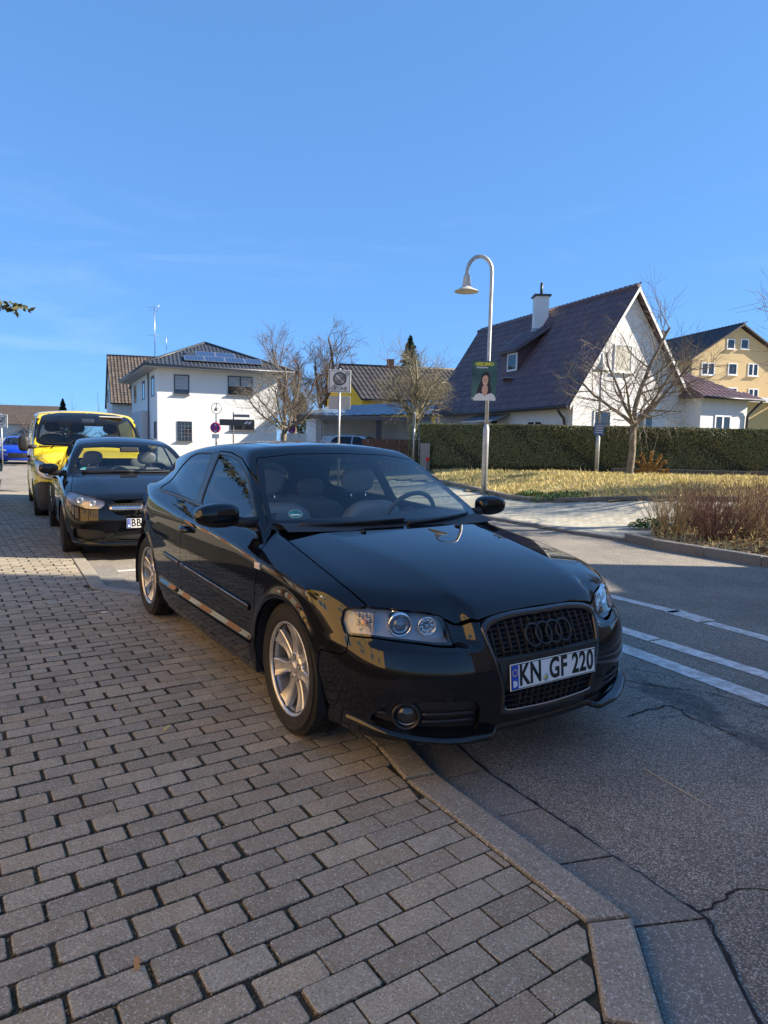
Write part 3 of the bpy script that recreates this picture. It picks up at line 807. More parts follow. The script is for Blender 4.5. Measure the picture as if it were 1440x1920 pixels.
    # wheels
    for i, (x, y, st) in enumerate(((0, -.745, -1.04), (-2.578, -.738, 0), (0, .745, -1.04), (-2.578, .738, 0))):
        s = -1 if y < 0 else 1
        w = empty('wheel', (x, y, .316)); w.parent = root; w.rotation_euler = (0, 0, R(st))
        M = Matrix(((1, 0, 0, 0), (0, 0, -1, 0), (0, 1, 0, 0), (0, 0, 0, 1))) if s < 0 else Matrix(((1, 0, 0, 0), (0, 0, 1, 0), (0, -1, 0, 0), (0, 0, 0, 1)))
        M = M @ Matrix.Rotation(R((2, 14, 30, 50)[i]), 4, 'Z')
        make_tyre(.316, .205, .213, 'tyre', w, M)
        make_rim(.2185, .226, 7, 'rim', w, M, alloy_mat(), mat('brake_dark', (.06, .055, .05), .5, .6))
        # wheel housing
        b = MB(); n = 28; rows = []
        for t in np.linspace(-.10 * math.pi, 1.10 * math.pi, n):
            rows.append([(x + .345 * math.cos(t), s * yy, .31 + .345 * math.sin(t)) for yy in (.868 if x > -1 else .855, .55)])
        b.sheet(rows, True)
        b.add([(x + .345 * math.cos(t), s * .55, .31 + .345 * math.sin(t)) for t in np.linspace(0, math.pi, 20)] + [(x - .345, s * .55, .12), (x + .345, s * .55, .12)], [tuple(range(22))])
        b.build('wheel_housing', dark, root)
    # underside
    b = MB(); b.box((-3.15, -.70, .20), (.60, .70, .27)); b.build('underbody', dark, root)
    grille_front(root, G_OUT, G_IN, gloss, plastic)
    # fog lamp inserts
    for s, sk in zip((-1, 1), lr(fogskin)):
        fr = sk.moved(-.028); o = skin_obj('fog_surround', fr, plastic, root, 0)
        c = np.array([.700, s * .655, .291]); n = np.array([.80, s * .60, 0.0]); n /= np.linalg.norm(n)
        M = frame_matrix(c - n * .012, np.cross([0, 0, 1], n), (0, 0, 1))
        q = MB(); q.lathe([(.068, -.03), (.060, .010), (.052, .016), (.046, .010), (.046, -.02)], M=M, n=36); q.build('fog_ring', mat('satin_black', (.015, .015, .016), .32), o)
        q = MB(); q.lathe([(.046, -.012), (.040, .004), (.025, .011), (0, .014)], M=M, n=30); q.build('fog_lens', glass_mat('lamp_glass', (.93, .94, .95), 1.5), o)
        q = MB(); q.lathe([(.045, -.012), (.030, -.030), (.010, -.038), (0, -.038)], M=M, n=24); q.build('fog_reflector', mat('fog_silver', (.80, .78, .72), .35, .45), o)
        q = MB()
        for zz in (.300, .268):
            pts = []
            for yy in np.linspace(.395, .60, 12): pts.append((surf_x(a3_f, yy, zz) - .018, s * yy, zz - .0))
            q.tube(pts, .008, 6); q.build('fog_slat', plastic, o); q = MB()
        pts = [(surf_x(a3_f, yy, .300) - .018, s * yy, .300) for yy in np.linspace(.712, .752, 4)]; q.tube(pts, .007, 6)
        q.build('fog_slat', plastic, o)
    front_lip(root, paint)
    for s in (-1, 1): door_mirror(root, s, paint, gloss)
    # wiper arms
    b = MB()
    for (y0, y1, x0) in ((-.60, .02, 0), (.02, .60, 0)):
        pts = []
        for t in np.linspace(0, 1, 12):
            y = y0 + (y1 - y0) * t; z = .935 + .022 * t
            x = ws_x(a3_f, y, z) + .016
            pts.append((x, y, z + .006))
        b.tube(pts, [.013 - .007 * t for t in np.linspace(0, 1, 12)], 6)
        b.tube([(p[0] - .004, p[1], p[2] - .010) for p in pts[1:]], .006, 5)
    b.build('wipers', plastic, root)
    # washer jets on the bonnet
    b = MB()
    for y in (-.32, .32):
        z = surf_z(a3_f, -.20, y); b.cbox((-.20, y, z + .004), (.03, .02, .012))
    b.build('washer_jet', plastic, root, bevel=.003)
    interior(root, -1.13, (.36, -.36))
    # round emissions badge inside the windscreen
    c = np.array([ws_x(a3_f, -.565, .990) - .012, -.565, .990]); 
    tx = np.array([ws_x(a3_f, -.53, .990) - ws_x(a3_f, -.60, .990), .07, 0]); ty = np.array([ws_x(a3_f, -.565, 1.03) - ws_x(a3_f, -.565, .95), 0, .08])
    M = frame_matrix(c, tx, ty); q = MB(); q.lathe([(.039, 0), (.039, .001), (0, .001)], M=M, n=32)
    st = q.build('emissions_sticker', mat('sticker_green', (.01, .24, .22), .5), root)
    q = MB(); q.box((-.026, -.016, .0012), (.026, -.003, .0018), M); q.build('sticker_field', mat('sticker_white', (.7, .75, .72), .5), st)
    q = MB(); q.lathe([(.0375, .0012), (.0375, .0016), (.035, .0016), (.035, .0012)], M=M, n=32); q.build('sticker_ring', mat('sticker_white'), st)
    put_text('sticker_numeral', '4', M @ Matrix.Translation((0, .013, .0015)), .026, mat('plate_black'), st)
    return root

def surf_y(f, x, z, lo=.2, hi=1.2):
    for _ in range(40):
        m = (lo + hi) / 2
        if f(np.array(x), np.array(m), np.array(z)) < 0: lo = m
        else: hi = m
    return lo
def surf_x(f, y, z, lo=-.2, hi=1.4):
    for _ in range(40):
        m = (lo + hi) / 2
        if f(np.array(m), np.array(y), np.array(z)) < 0: lo = m
        else: hi = m
    return lo
def ws_x(f, y, z, lo=-1.4, hi=.1):
    return surf_x(f, y, z, lo, hi)
def surf_z(f, x, y, lo=.3, hi=2.4):
    for _ in range(40):
        m = (lo + hi) / 2
        if f(np.array(x), np.array(y), np.array(m)) < 0: lo = m
        else: hi = m
    return lo

def headlight_inside(lens, sk, s):
    """bezel, projector, reflector and indicator of one lamp; s = -1 right, 1 left"""
    d = np.array([-.80, 0, 0])
    grey = mat('lamp_grey', (.30, .30, .31), .34, .45); ref = mat('reflector', (.75, .74, .72), .22, .9)
    back = Skin(sk.V + np.array([-.055, -s * .012, -.004]), sk.N, sk.F)
    skin_obj('lamp_bezel', back, grey, lens, 0)
    ax = np.array([.90, s * .40, .02]); ax /= np.linalg.norm(ax)
    def at(c, M=None): return frame_matrix(c, np.cross([0, 0, 1], ax), (0, 0, 1))
    for (yy, zz, r, proj) in ((.640, .643, .047, True), (.538, .636, .038, False)):
        x = surf_x(a3_f, yy, zz)
        c = np.array([x, s * yy, zz]) - ax * .026
        M = at(c); q = MB()
        if proj:
            q.lathe([(r + .006, -.05), (r + .004, .004), (r, .010), (r - .005, .006), (r - .008, -.008), (r - .012, -.010)], M=M, n=40); q.build('lamp_ring', chrome(), lens)
            q = MB(); q.lathe([(r - .010, -.014), (r - .018, .004), (r - .028, .010), (0, .013)], M=M, n=32); q.build('projector_lens', mat('projector', (.05, .07, .11), .03, coat=1, spec=1.0), lens)
        else:
            q.lathe([(r + .002, .002), (r, .006), (r - .004, .003), (r * .8, -.018), (r * .45, -.034), (0, -.040)], M=M, n=36); q.build('reflector_bowl', ref, lens)
            q = MB()
            for k in range(9):
                a = 2 * math.pi * k / 9; T = M @ Matrix.Translation((.6 * r * math.cos(a), .6 * r * math.sin(a), -.012)); q.cbox((0, 0, 0), (.016, .012, .01), T)
            q.cbox((0, 0, 0), (.014, .014, .03), M @ Matrix.Translation((0, 0, -.018))); q.build('reflector_facets', chrome(), lens, bevel=.003)
    # indicator chamber at the outer end
    yy, zz = .765, .645; x = surf_x(a3_f, yy, zz); ax2 = np.array([.62, s * .78, 0]); c = np.array([x, s * yy, zz]) - ax2 * .03
    M = frame_matrix(c, np.cross([0, 0, 1], ax2), (0, 0, 1))
    q = MB()
    for k in range(5):
        for j in range(4):
            q.cbox((-.032 + .016 * k, -.030 + .020 * j, -.012 + .006 * ((k + j) % 2)), (.014, .018, .012), M)
    q.build('indicator_reflector', mat('indicator_grey', (.50, .47, .45), .30, .6), lens, bevel=.003)
    q = MB(); q.lathe([(.014, -.01), (.014, .008), (.009, .017), (0, .020)], M=M, n=16); q.build('indicator_bulb', mat('amber', (.65, .25, .12), .2, coat=1), lens)
    q = MB(); q.box((-.0015, -.042, -.02), (.0015, .048, .006), M @ Matrix.Translation((-.043 * -s * -1, 0, 0))); q.build('chamber_edge', chrome(), lens)

def grille_front(root, G_OUT, G_IN, gloss, plastic):
    def full(P): return [(y, z) for y, z in P if y > 0] , 0
    def loop(P):
        h = [(y, z) for y, z in P if y >= 0]
        top = [(0, P[0][1])]; bot = [(0, P[-1][1])]
        half = top + h + bot
        return half + [(-y, z) for y, z in half[::-1][1:-1]]
    o = smooth_loop(loop(G_OUT)); i = smooth_loop(loop(G_IN))
    n = len(o); rows = []
    sx = lambda y, z: surf_x(a3_f, abs(y), z)
    fr = empty('grille', (0, 0, 0)); fr.parent = root
    b = MB()
    prof = [(0.0, -.010), (.06, .004), (.25, .009), (.7, .007), (.94, .001), (1.0, -.010), (1.0, -.055)]
    for k in range(n + 1):
        q, w = o[k % n], i[k % n]
        rows.append([(sx(*(q + (w - q) * t)) + dx, *(q + (w - q) * t)) for t, dx in prof])
    b.sheet(rows, True); b.build('grille_frame', mat('grille_frame', (.035, .037, .042), .22, .5, coat=.6), fr)
    # thin bright bead along the lower inside edge
    low = [i[k] for k in range(n) if i[k][1] < .31]
    low.sort(key=lambda q: -q[0])
    MB().tube([(sx(*q) + .004, q[0], q[1] + .001) for q in low], .004, 6).build('grille_bead', mat('bead', (.6, .6, .62), .25, 1), fr)
    bars = mat('grille_bars', (.022, .022, .024), .45); 
    def edge_y(z): return np.interp(z, [.281, .31, .389, .506, .595, .62, .64, .655], [.245, .262, .272, .303, .322, .312, .275, .2])
    def ztop(y): return np.interp(abs(y), [0, .17, .275, .312, .322], [.656, .655, .640, .620, .595])
    for y in np.linspace(-.30, .30, 15):
        for za, zb in ((.512, ztop(y)), (.284, .392)):
            vb = MB()
            if za < .3 and abs(y) > .255: continue
            if abs(y) > .28: za = max(za, .508 + (abs(y) - .303) * 4)
            zs = np.linspace(za, zb, 6); pts = [(sx(y * (1 - .16 * (z < .45)), z) - .004, y * (1 - .16 * (z < .45)), z) for z in zs]
            for a, c in zip(pts[:-1], pts[1:]):
                vb.add([(a[0], a[1] - .0028, a[2]), (a[0], a[1] + .0028, a[2]), (c[0], c[1] + .0028, c[2]), (c[0], c[1] - .0028, c[2]),
                        (a[0] - .035, a[1] - .0028, a[2]), (a[0] - .035, a[1] + .0028, a[2]), (c[0] - .035, c[1] + .0028, c[2]), (c[0] - .035, c[1] - .0028, c[2])],
                       [(0, 1, 2, 3), (4, 0, 3, 7), (1, 5, 6, 2)])
            vb.build('grille_upright', bars, fr)
    for z in list(np.linspace(.527, .640, 7)) + list(np.linspace(.300, .375, 4)):
        e = edge_y(z); ys = np.linspace(-e, e, 15)
        pts = [(sx(y, z) - .010, y, z) for y in ys]; hb = MB()
        for a, c in zip(pts[:-1], pts[1:]):
            hb.add([(a[0], a[1], a[2] - .0022), (c[0], c[1], c[2] - .0022), (c[0], c[1], c[2] + .0022), (a[0], a[1], a[2] + .0022),
                    (a[0] - .03, a[1], a[2] + .004), (c[0] - .03, c[1], c[2] + .004), (c[0] - .03, c[1], c[2] + .0085), (a[0] - .03, a[1], a[2] + .0085)],
                   [(0, 1, 2, 3), (3, 2, 6, 7), (4, 5, 1, 0)])
        hb.build('grille_slat', bars, fr)
    # dark backing
    bk = MB(); bk.prism([(y, z) for y, z in i], 0, .004, Matrix(((0, 0, 1, .69), (1, 0, 0, 0), (0, 1, 0, 0), (0, 0, 0, 1)))); bk.build('grille_backing', mat('under_black'), fr)
    # cross bar and plate carrier
    cb = MB(); rows = []
    for y in np.linspace(-.312, .312, 25):
        x = sx(y, .50)
        rows.append([(x - .03, y, .515), (x + .006, y, .513), (x + .010, y, .506), (x + .008, y, .496), (sx(y, .43) + .002, y, .490), (sx(y, .43) + .002, y, .388), (sx(y, .38) - .004, y, .378), (x - .04, y, .376)])
    keep = [r for r in rows]
    for r in keep:
        y = r[0][1]
        for q in range(3, 8):
            e = edge_y(r[q][2]); 
            r[q] = (r[q][0], max(-e, min(e, y)), r[q][2])
    cb.sheet([r for r in keep], True); cb.build('plate_carrier', plastic, fr)
    P = np.array([.8687, 0, .4354]); M = frame_matrix((.8725, 0, .4345), (0, 1, 0), (-.0101, 0, .11))
    make_plate(root, M, .52, .11, 'KN', 'GF 220')
    # four linked rings
    rg = MB()
    rt, tt = .0445, .0065
    for k, y in enumerate((-.0945, -.0335, .0275, .0885)):
        vs = []
        x0 = sx(y, .585) + .012
        for a in range(40):
            A = 2 * math.pi * a / 40
            for c in range(8):
                C = 2 * math.pi * c / 8
                r = rt + tt * math.cos(C)
                z = .586 + r * math.sin(A) * .985; yy = y + r * math.cos(A)
                xx = x0 + tt * .8 * math.sin(C) - (z - .586) * .44
                vs.append((xx, yy, z))
        fs = [(a * 8 + c, a * 8 + (c + 1) % 8, ((a + 1) % 40) * 8 + (c + 1) % 8, ((a + 1) % 40) * 8 + c) for a in range(40) for c in range(8)]
        rg.add(vs, fs, True)
    rg.build('ring_emblem', mat('ring_black', (.008, .008, .009), .28), fr)
    # small trim badge low on the right side of the grille
    y0 = -.265; x0 = sx(y0, .532) + .006; bd = MB()
    for k in range(4): bd.cbox((x0, y0 + k * .0175, .533), (.006, .0135, .014))
    bd.build('trim_badge', gloss, fr, bevel=.002)

def smooth_loop(P, n=5): return smooth_outline(P, n)

def front_lip(root, paint):
    """chin spoiler: swept blade that is deeper at both ends"""
    b = MB(); rows = []
    for t in np.linspace(-1, 1, 81):
        y = .80 * t; ay = abs(y)
        x = surf_x(a3_f, min(ay, .795), .225)
        w = sstep((ay - .285) / .03)                     # the wing-like ends start at the notch
        e = sstep((ay - .70) / .12)
        z = .205 - .012 * w + .050 * sstep((ay - .45) / .38)**1.3
        pr = .008 + .038 * w - .030 * e
        sx_, sy_ = 1.0, 0.0
        th = .007 + .006 * w
        nx, ny = (.75, .66 * np.sign(y)) if ay > .6 else (.97, .2 * np.sign(y))
        o = lambda d, zz: (x + nx * d, y + ny * d, zz)
        rows.append([o(-.03, z + .030), o(.0, z + .022), o(pr * .6, z + .012 + th * .3), o(pr, z + .004), o(pr - .002, z - th * .5), o(pr - .02, z - th), o(-.12, z - th)])
    b.sheet(rows, True); b.build('front_spoiler', paint, root)

def door_mirror(root, s, paint, gloss):
    c = np.array([-.640, s * .965, .985])
    def f(x, y, z):
        x = (x - c[0]) ; y = (y - c[1]) * s; z = z - c[2]
        taper = 1.0 + .55 * y - .0 * x
        q = ((np.abs(x + .02 * y) / .066)**2.6 + (np.abs(y) / .118)**3.0 + (np.abs(z + .10 * y**1.0 * 0 - .02 * (y / .1)**2 * 0) / (.066 * (1 - .9 * np.maximum(y, 0) * 1.6)))**2.8)
        return (q**(1 / 2.8) - 1) * .066
    sk = car_skin(f, tuple(c - .16), tuple(c + .16), .008)
    # mirror glass faces backwards
    gl, sk = take(sk, lambda V: np.maximum(V[:, 0] - (c[0] - .045), -1), .0)
    lowr, sk = take(sk, lambda V: V[:, 2] - (c[2] - .032), .003)
    sh = skin_obj('mirror_housing', sk, paint, root, .008)
    skin_obj('mirror_base', lowr, black_plastic(), sh, .006)
    skin_obj('mirror_glass', gl.moved(-.004), mat('mirror_silver', (.8, .82, .84), .02, 1.0), sh, 0)
    b = MB(); b.tube([(c[0] + .005, s * .885, .955), (c[0] + .03, s * .83, .945), (c[0] + .055, s * .755, .945)], [.030, .028, .034], 10); b.build('mirror_stalk', black_plastic(), sh)
    # triangle cover at the foot of the window
    b = MB(); tri = [(-.455, .912), (-.655, .935), (-.655, .948), (-.56, .995)]
    v = [(x, s * (surf_y(a3_f, x, z) + .004), z) for x, z in tri]; v2 = [(a, q - s * .02, d) for a, q, d in v]
    b.add(v + v2, [(0, 1, 2, 3), (7, 6, 5, 4), (0, 4, 5, 1), (1, 5, 6, 2), (2, 6, 7, 3), (3, 7, 4, 0)]); b.build('mirror_triangle', black_plastic(), sh)

def soft_block(name, c, d, m, parent, p=3.2, lean=0.0, res=None):
    """upholstered rounded block; lean tilts it backwards about y"""
    h = min(d) / 2
    def f(x, y, z):
        X = x * math.cos(lean) + z * math.sin(lean); Z = -x * math.sin(lean) + z * math.cos(lean)
        q = (np.abs(X) / (d[0] / 2))**p + (np.abs(y) / (d[1] / 2))**p + (np.abs(Z) / (d[2] / 2))**p
        return (np.maximum(q, 1e-12)**(1 / p) - 1) * h
    r = max(d) / 2 * 1.2
    V, N, Q = surface_net(f, (-r, -r, -r), (r, r, r), res or max(d) / 18)
    me = bpy.data.meshes.new(name); me.from_pydata((V + np.array(c)).tolist(), [], Q.tolist()); me.polygons.foreach_set('use_smooth', [True] * len(me.polygons)); me.update()
    me.normals_split_custom_set_from_vertices(N.tolist())
    return link_mesh(name, me, m, parent)

def interior(root, xs, ys, z0=.28, dash=(-.62, .965, .70), wheel_y=.36, leather=None, rear=True):
    lea = leather or mat('leather', (.25, .25, .25), .42); dk = mat('cabin_dark', (.02, .02, .022), .6)
    for y in ys:
        st = empty('seat', (xs, y, z0)); st.parent = root
        soft_block('seat_cushion', (.20, 0, .16), (.52, .50, .20), lea, st)
        soft_block('seat_back', (-.13, 0, .40), (.16, .50, .66), lea, st, lean=R(-20))
        soft_block('head_restraint', (-.275, 0, .84), (.10, .265, .19), lea, st, lean=R(-12), p=2.6)
        b = MB()
        for d in (-.06, .06): b.tube([(-.245, d, .68), (-.27, d, .79)], .006, 6)
        b.build('restraint_posts', chrome(), st)
    if rear: 
        rs = empty('rear_seat', (xs - .80, 0, z0)); rs.parent = root
        soft_block('seat_back', (-.05, 0, .42), (.18, 1.15, .60), lea, rs, lean=R(-22))
        for y in (-.36, .36): soft_block('head_restraint', (-.22, y, .74), (.09, .24, .15), lea, rs, p=2.6)
    # dashboard
    x, z, hw = dash
    b = MB(); rows = []
    for y in np.linspace(-hw, hw, 21):
        k = 1 - .25 * (y / hw)**2; hump = .035 * math.exp(-((y - wheel_y) / .20)**2)
        rows.append([(x + .40 * k, y, z - .045), (x + .22, y, z - .018), (x + .04, y, z - .012 + hump), (x - .04, y, z - .035 + hump), (x - .06, y, z - .13), (x + .02, y, z - .36)])
    b.sheet(rows, True); b.build('dashboard', dk, root)
    M = frame_matrix((x - .12, wheel_y, z - .055), (0, 1, 0), (.42, 0, .9))
    b = MB(); vs = []
    for a in range(40):
        A = 2 * math.pi * a / 40
        for c in range(8):
            C = 2 * math.pi * c / 8; r = .185 + .015 * math.cos(C); vs.append(tuple(M @ Vector((r * math.cos(A), r * math.sin(A), .015 * math.sin(C)))))
    b.add(vs, [(a * 8 + c, ((a + 1) % 40) * 8 + c, ((a + 1) % 40) * 8 + (c + 1) % 8, a * 8 + (c + 1) % 8) for a in range(40) for c in range(8)], True)
    for A in (R(180), R(0), R(-90)): b.tube([M @ Vector((.05 * math.cos(A), .05 * math.sin(A), -.01)), M @ Vector((.18 * math.cos(A), .18 * math.sin(A), 0))], .016, 6)
    b.lathe([(.07, -.03), (.065, .0), (0, .012)], M=M, n=20)
    b.build('steering_wheel', dk, root)
    b = MB(); b.box((xs - 1.3, -hw, z0 - .06), (x + .3, hw, z0)); b.build('cabin_floor', mat('under_black', (.01, .01, .01), .9), root)
    # inside mirror
    return None
# ---------------------------------------------------------------- the other vehicles
def car_wheels(root, wb, wr, ya, rim_r, spokes, m, skip_tread=True, tw=.205, xs=None):
    dk = mat('brake_dark', (.06, .055, .05), .5, .6)
    for x, y in ((0, -ya), (-wb, -ya), (0, ya), (-wb, ya)):
        s = -1 if y < 0 else 1
        w = empty('wheel', (x, y, wr)); w.parent = root
        M = Matrix(((1, 0, 0, 0), (0, 0, -1, 0), (0, 1, 0, 0), (0, 0, 0, 1))) if s < 0 else Matrix(((1, 0, 0, 0), (0, 0, 1, 0), (0, -1, 0, 0), (0, 0, 0, 1)))
        make_tyre(wr, tw, rim_r, 'tyre', w, M, detail=not skip_tread)
        make_rim(rim_r + .004, tw * .95, spokes, 'rim', w, M, m, dk)
        b = MB(); rows = []
        for t in np.linspace(-.1 * math.pi, 1.1 * math.pi, 20):
            rows.append([(x + (wr + .03) * math.cos(t), s * yy, wr + (wr + .03) * math.sin(t)) for yy in (ya + .10, ya - .25)])
        b.sheet(rows, True)
        b.build('wheel_housing', mat('under_black', (.01, .01, .01), .9), root)

def arch_cut(body, wb, wr, ar):
    g = lambda V: np.maximum(np.minimum(np.hypot(V[:, 0], V[:, 2] - wr), np.hypot(V[:, 0] + wb, V[:, 2] - wr)) - ar + .008, .45 - np.abs(V[:, 1]))
    return body.split(g(body.V))[1]

def simple_mirror(root, f, s, c, d, m, base):
    h = soft_block('door_mirror', (c[0], s * c[1], c[2]), d, m, root, p=2.8, res=max(d) / 14)
    yb = surf_y(f, c[0] + .03, c[2] - .04)
    b = MB(); b.tube([(c[0], s * c[1], c[2] - .05), (c[0] + .05, s * (yb - .03), c[2] - .06)], [.035, .04], 8); b.build('mirror_stalk', base, h)
    return h

def build_second_hatchback():
    f = make_body(Q_HATCH)
    root = empty('parked_car', (-3.16, 8.68, -.03), -1.065, 'black hatchback with star emblem grille, parked between the yellow van and the front car', 'car', 'cars parked along the near kerb')
    paint = car_paint('black_paint', (.004, .0042, .006)); plastic = black_plastic(); gloss = mat('gloss_black', (.006, .006, .007), .06)
    body = car_skin(f, (-3.6, -1.0, .12), (1.0, 1.0, 1.5), .021)
    body = arch_cut(body, 2.70, .316, .352)
    # grille: wide trapezium
    GR = [(-.02, .715), (.30, .712), (.46, .690), (.43, .610), (.36, .545), (.20, .520), (-.02, .517)]
    gsk, body = take(body, front_poly(GR, .02, lambda V: .5 - V[:, 0]), .006)
    g = empty('grille'); g.parent = root
    skin_obj('grille_backing', gsk.moved(-.06), mat('under_black', (.01, .01, .01), .9), g, 0)
    b = MB()
    for j, z in enumerate(np.linspace(.535, .705, 9)):
        e = np.interp(z, [.52, .545, .61, .69, .715], [.2, .36, .43, .455, .32])
        for y in np.arange(-.44, .441, .040):
            yy = y + (.020 if j % 2 else 0)
            if abs(yy) < e - .01:
                b.cbox((surf_x(f, abs(yy), z) - .028, yy, z), (.006, .010, .009))
    tag(b.build('grille_studs', chrome(), g), kind='stuff')
    b = MB()
    for s in (-1, 1):
        for dz in (.010, -.010):
            pts = [(surf_x(f, y, .618) - .004, s * y, .618 + dz * (1 - .3 * (y > .40))) for y in np.linspace(.07, .435, 10)]
            b.tube(pts, .0115, 8)
    b.build('grille_bar', chrome(), g)
    x0 = surf_x(f, 0, .618) + .006; T = Matrix(((0, 0, 1, x0), (1, 0, 0, 0), (0, 1, 0, .618), (0, 0, 0, 1)))
    b = MB(); vs = []
    for a in range(36):
        A = 2 * math.pi * a / 36
        for c in range(8):
            C = 2 * math.pi * c / 8; r = .085 + .007 * math.cos(C); vs.append(tuple(T @ Vector((r * math.cos(A), r * math.sin(A), .007 * math.sin(C)))))
    b.add(vs, [(a * 8 + c, ((a + 1) % 36) * 8 + c, ((a + 1) % 36) * 8 + (c + 1) % 8, a * 8 + (c + 1) % 8) for a in range(36) for c in range(8)], True)
    for k in range(3):
        A = math.pi / 2 + 2 * math.pi * k / 3; n = (math.cos(A), math.sin(A)); t = (-n[1], n[0])
        b.add([tuple(T @ Vector(q)) for q in ((.082 * n[0], .082 * n[1], 0), (.016 * t[0], .016 * t[1], 0), (-.016 * t[0], -.016 * t[1], 0), (0, 0, .012), (.082 * n[0], .082 * n[1], .002))], [(1, 0, 3), (0, 2, 3)])
    b.build('star_emblem', chrome(), g)
    # headlamps
    HL = [(.855, .790), (.72, .765), (.58, .735), (.49, .700), (.475, .655), (.54, .600), (.66, .600), (.80, .640), (.86, .700)]
    hl, body = take(body, front_poly(HL, .02, lambda V: .30 - V[:, 0]), .007)
    for s, sk in zip((-1, 1), lr(hl)):
        lens = skin_obj('headlight', sk, glass_mat('lamp_glass', (.93, .94, .95), 1.5), root, .015)
        skin_obj('lamp_bezel', Skin(sk.V + np.array([-.05, -s * .012, 0]), sk.N, sk.F), mat('lamp_silver', (.42, .41, .40), .3, .7), lens, 0)
        for yy, zz, r in ((.60, .665, .036), (.72, .695, .036)):
            M = frame_matrix((surf_x(f, yy, zz) - .03, s * yy, zz), (0, 1, 0), (0, 0, 1)); q = MB(); q.lathe([(r, -.03), (r, .006), (r - .006, .008), (r - .012, -.006), (.0, -.02)], M=M, n=24); q.build('reflector_bowl', mat('reflector', (.75, .74, .72), .22, .9), lens)
    # lower intakes
    for P, nm in (([(.50, .36), (.80, .375), (.79, .27), (.62, .235), (.47, .27)], 'side_intake'), ([(-.02, .345), (.40, .345), (.36, .245), (-.02, .235)], 'centre_intake')):
        sk, body = take(body, front_poly(P, .02, lambda V: .3 - V[:, 0]), .003)
        for pc in (lr(sk) if nm == 'side_intake' else [sk]): skin_obj(nm, pc.moved(-.03), plastic, root, 0)
    WS = [(-.02, 1.365), (.30, 1.358), (.56, 1.325), (.66, 1.16), (.75, .985), (.5, .980), (-.02, 1.002)]
    ws, body = take(body, front_poly(WS, .03, lambda V: np.maximum(V[:, 0] + .12, -1.3 - V[:, 0])), .005)
    wg, fr = ws.split(front_poly([(-.02, 1.34), (.28, 1.335), (.53, 1.30), (.63, 1.15), (.705, 1.012), (.5, 1.012), (-.02, 1.026)], .03)(ws.V))
    skin_obj('windscreen', wg, glass_mat('windscreen_glass', (.86, .92, .92)), root, 0); skin_obj('windscreen_border', fr, gloss, root, 0)
    hi = lambda V: np.maximum(.90 - V[:, 2], .4 - np.abs(V[:, 1]))
    for P in ([(-.62, .985), (-1.55, 1.005), (-1.57, 1.34), (-1.30, 1.335), (-1.05, 1.27), (-.82, 1.15)], [(-1.62, 1.007), (-1.64, 1.345), (-2.2, 1.325), (-2.5, 1.26), (-2.62, 1.13), (-2.45, 1.035)]):
        w, body = take(body, side_poly(P, .03, hi), .006)
        for sk in lr(w): skin_obj('side_window', sk.moved(-.004), glass_mat('side_glass', (.42, .47, .46)), root, .008)
    rw, body = take(body, front_poly([(-.02, 1.28), (.48, 1.25), (.55, 1.10), (-.02, 1.09)], .05, lambda V: V[:, 0] + 2.7), .004)
    skin_obj('rear_window', rw, glass_mat('side_glass'), root, 0)
    rl, body = take(body, front_poly([(.45, .98), (.80, .98), (.84, .85), (.45, .82)], .03, lambda V: V[:, 0] + 3.0), .004)
    for sk in lr(rl): skin_obj('tail_light', sk, mat('tail_red', (.35, .01, .008), .12, coat=1), root, .01)
    bn, body = take(body, top_poly([(-.16, -.02), (-.20, .40), (-.32, .72), (.1, .77), (.36, .80), (.50, .76), (.64, .62), (.73, .48), (.79, .30), (.80, -.02)], 0, lambda V: .70 - V[:, 2]), .006)
    skin_obj('bonnet', bn, paint, root, .015)
    for P in ([(-.42, .93), (-.36, .8), (-.40, .33), (-1.52, .33), (-1.58, .6), (-1.595, 1.36), (-1.28, 1.355), (-1.0, 1.28), (-.75, 1.14)], [(-1.53, .33), (-1.588, .6), (-1.603, 1.365), (-2.2, 1.35), (-2.55, 1.28), (-2.66, 1.12), (-2.5, .98), (-2.35, .75), (-2.30, .5), (-2.15, .33)]):
        d, body = take(body, side_poly(P, .02, lambda V: .5 - np.abs(V[:, 1])), .005)
        for s, sk in zip((-1, 1), lr(d)):
            o = skin_obj('door', sk, paint, root, .015)
            x = P[2][0] - 1.0 if P[0][0] > -1 else -2.22
            y = surf_y(f, x, .86); b = MB(); b.tube([(x - .07, s * (y + .01), .862), (x, s * (y + .03), .86), (x + .08, s * (y + .01), .858)], .014, 8); b.build('door_handle', paint, o)
    bm, body = take(body, side_poly([(.20, .04), (.36, .50), (.42, .60), (1.2, .78), (1.2, .04)]), .004)
    skin_obj('front_bumper', bm, paint, root, .015)
    skin_obj('body_shell', body, paint, root, .012)
    b = MB(); rows = []
    for y in np.linspace(-.80, .80, 41):
        x = surf_x(f, abs(y), .22); rows.append([(x - .02, y, .235), (x + .022, y, .215), (x + .020, y, .195), (x - .06, y, .185)])
    b.sheet(rows, True); b.build('front_spoiler', gloss, root)
    for s in (-1, 1): simple_mirror(root, f, s, (-.62, .985, 1.015), (.13, .23, .13), paint, plastic)
    M = frame_matrix((surf_x(f, 0, .445) + .012, 0, .445), (0, 1, 0), (0, 0, 1)); make_plate(root, M, .52, .11, 'BB', 'MR 68')
    car_wheels(root, 2.70, .316, .775, .225, 5, alloy_mat())
    MB().box((-3.1, -.7, .19), (.6, .7, .27)).build('underbody', mat('under_black'), root)
    b = MB()
    for y0, y1 in ((-.62, 0), (0, .62)):
        b.tube([(surf_x(f, abs(y0 + (y1 - y0) * t), .985 + .015 * t, -1.4, .2) + .014, y0 + (y1 - y0) * t, .988 + .015 * t) for t in np.linspace(0, 1, 8)], .009, 5)
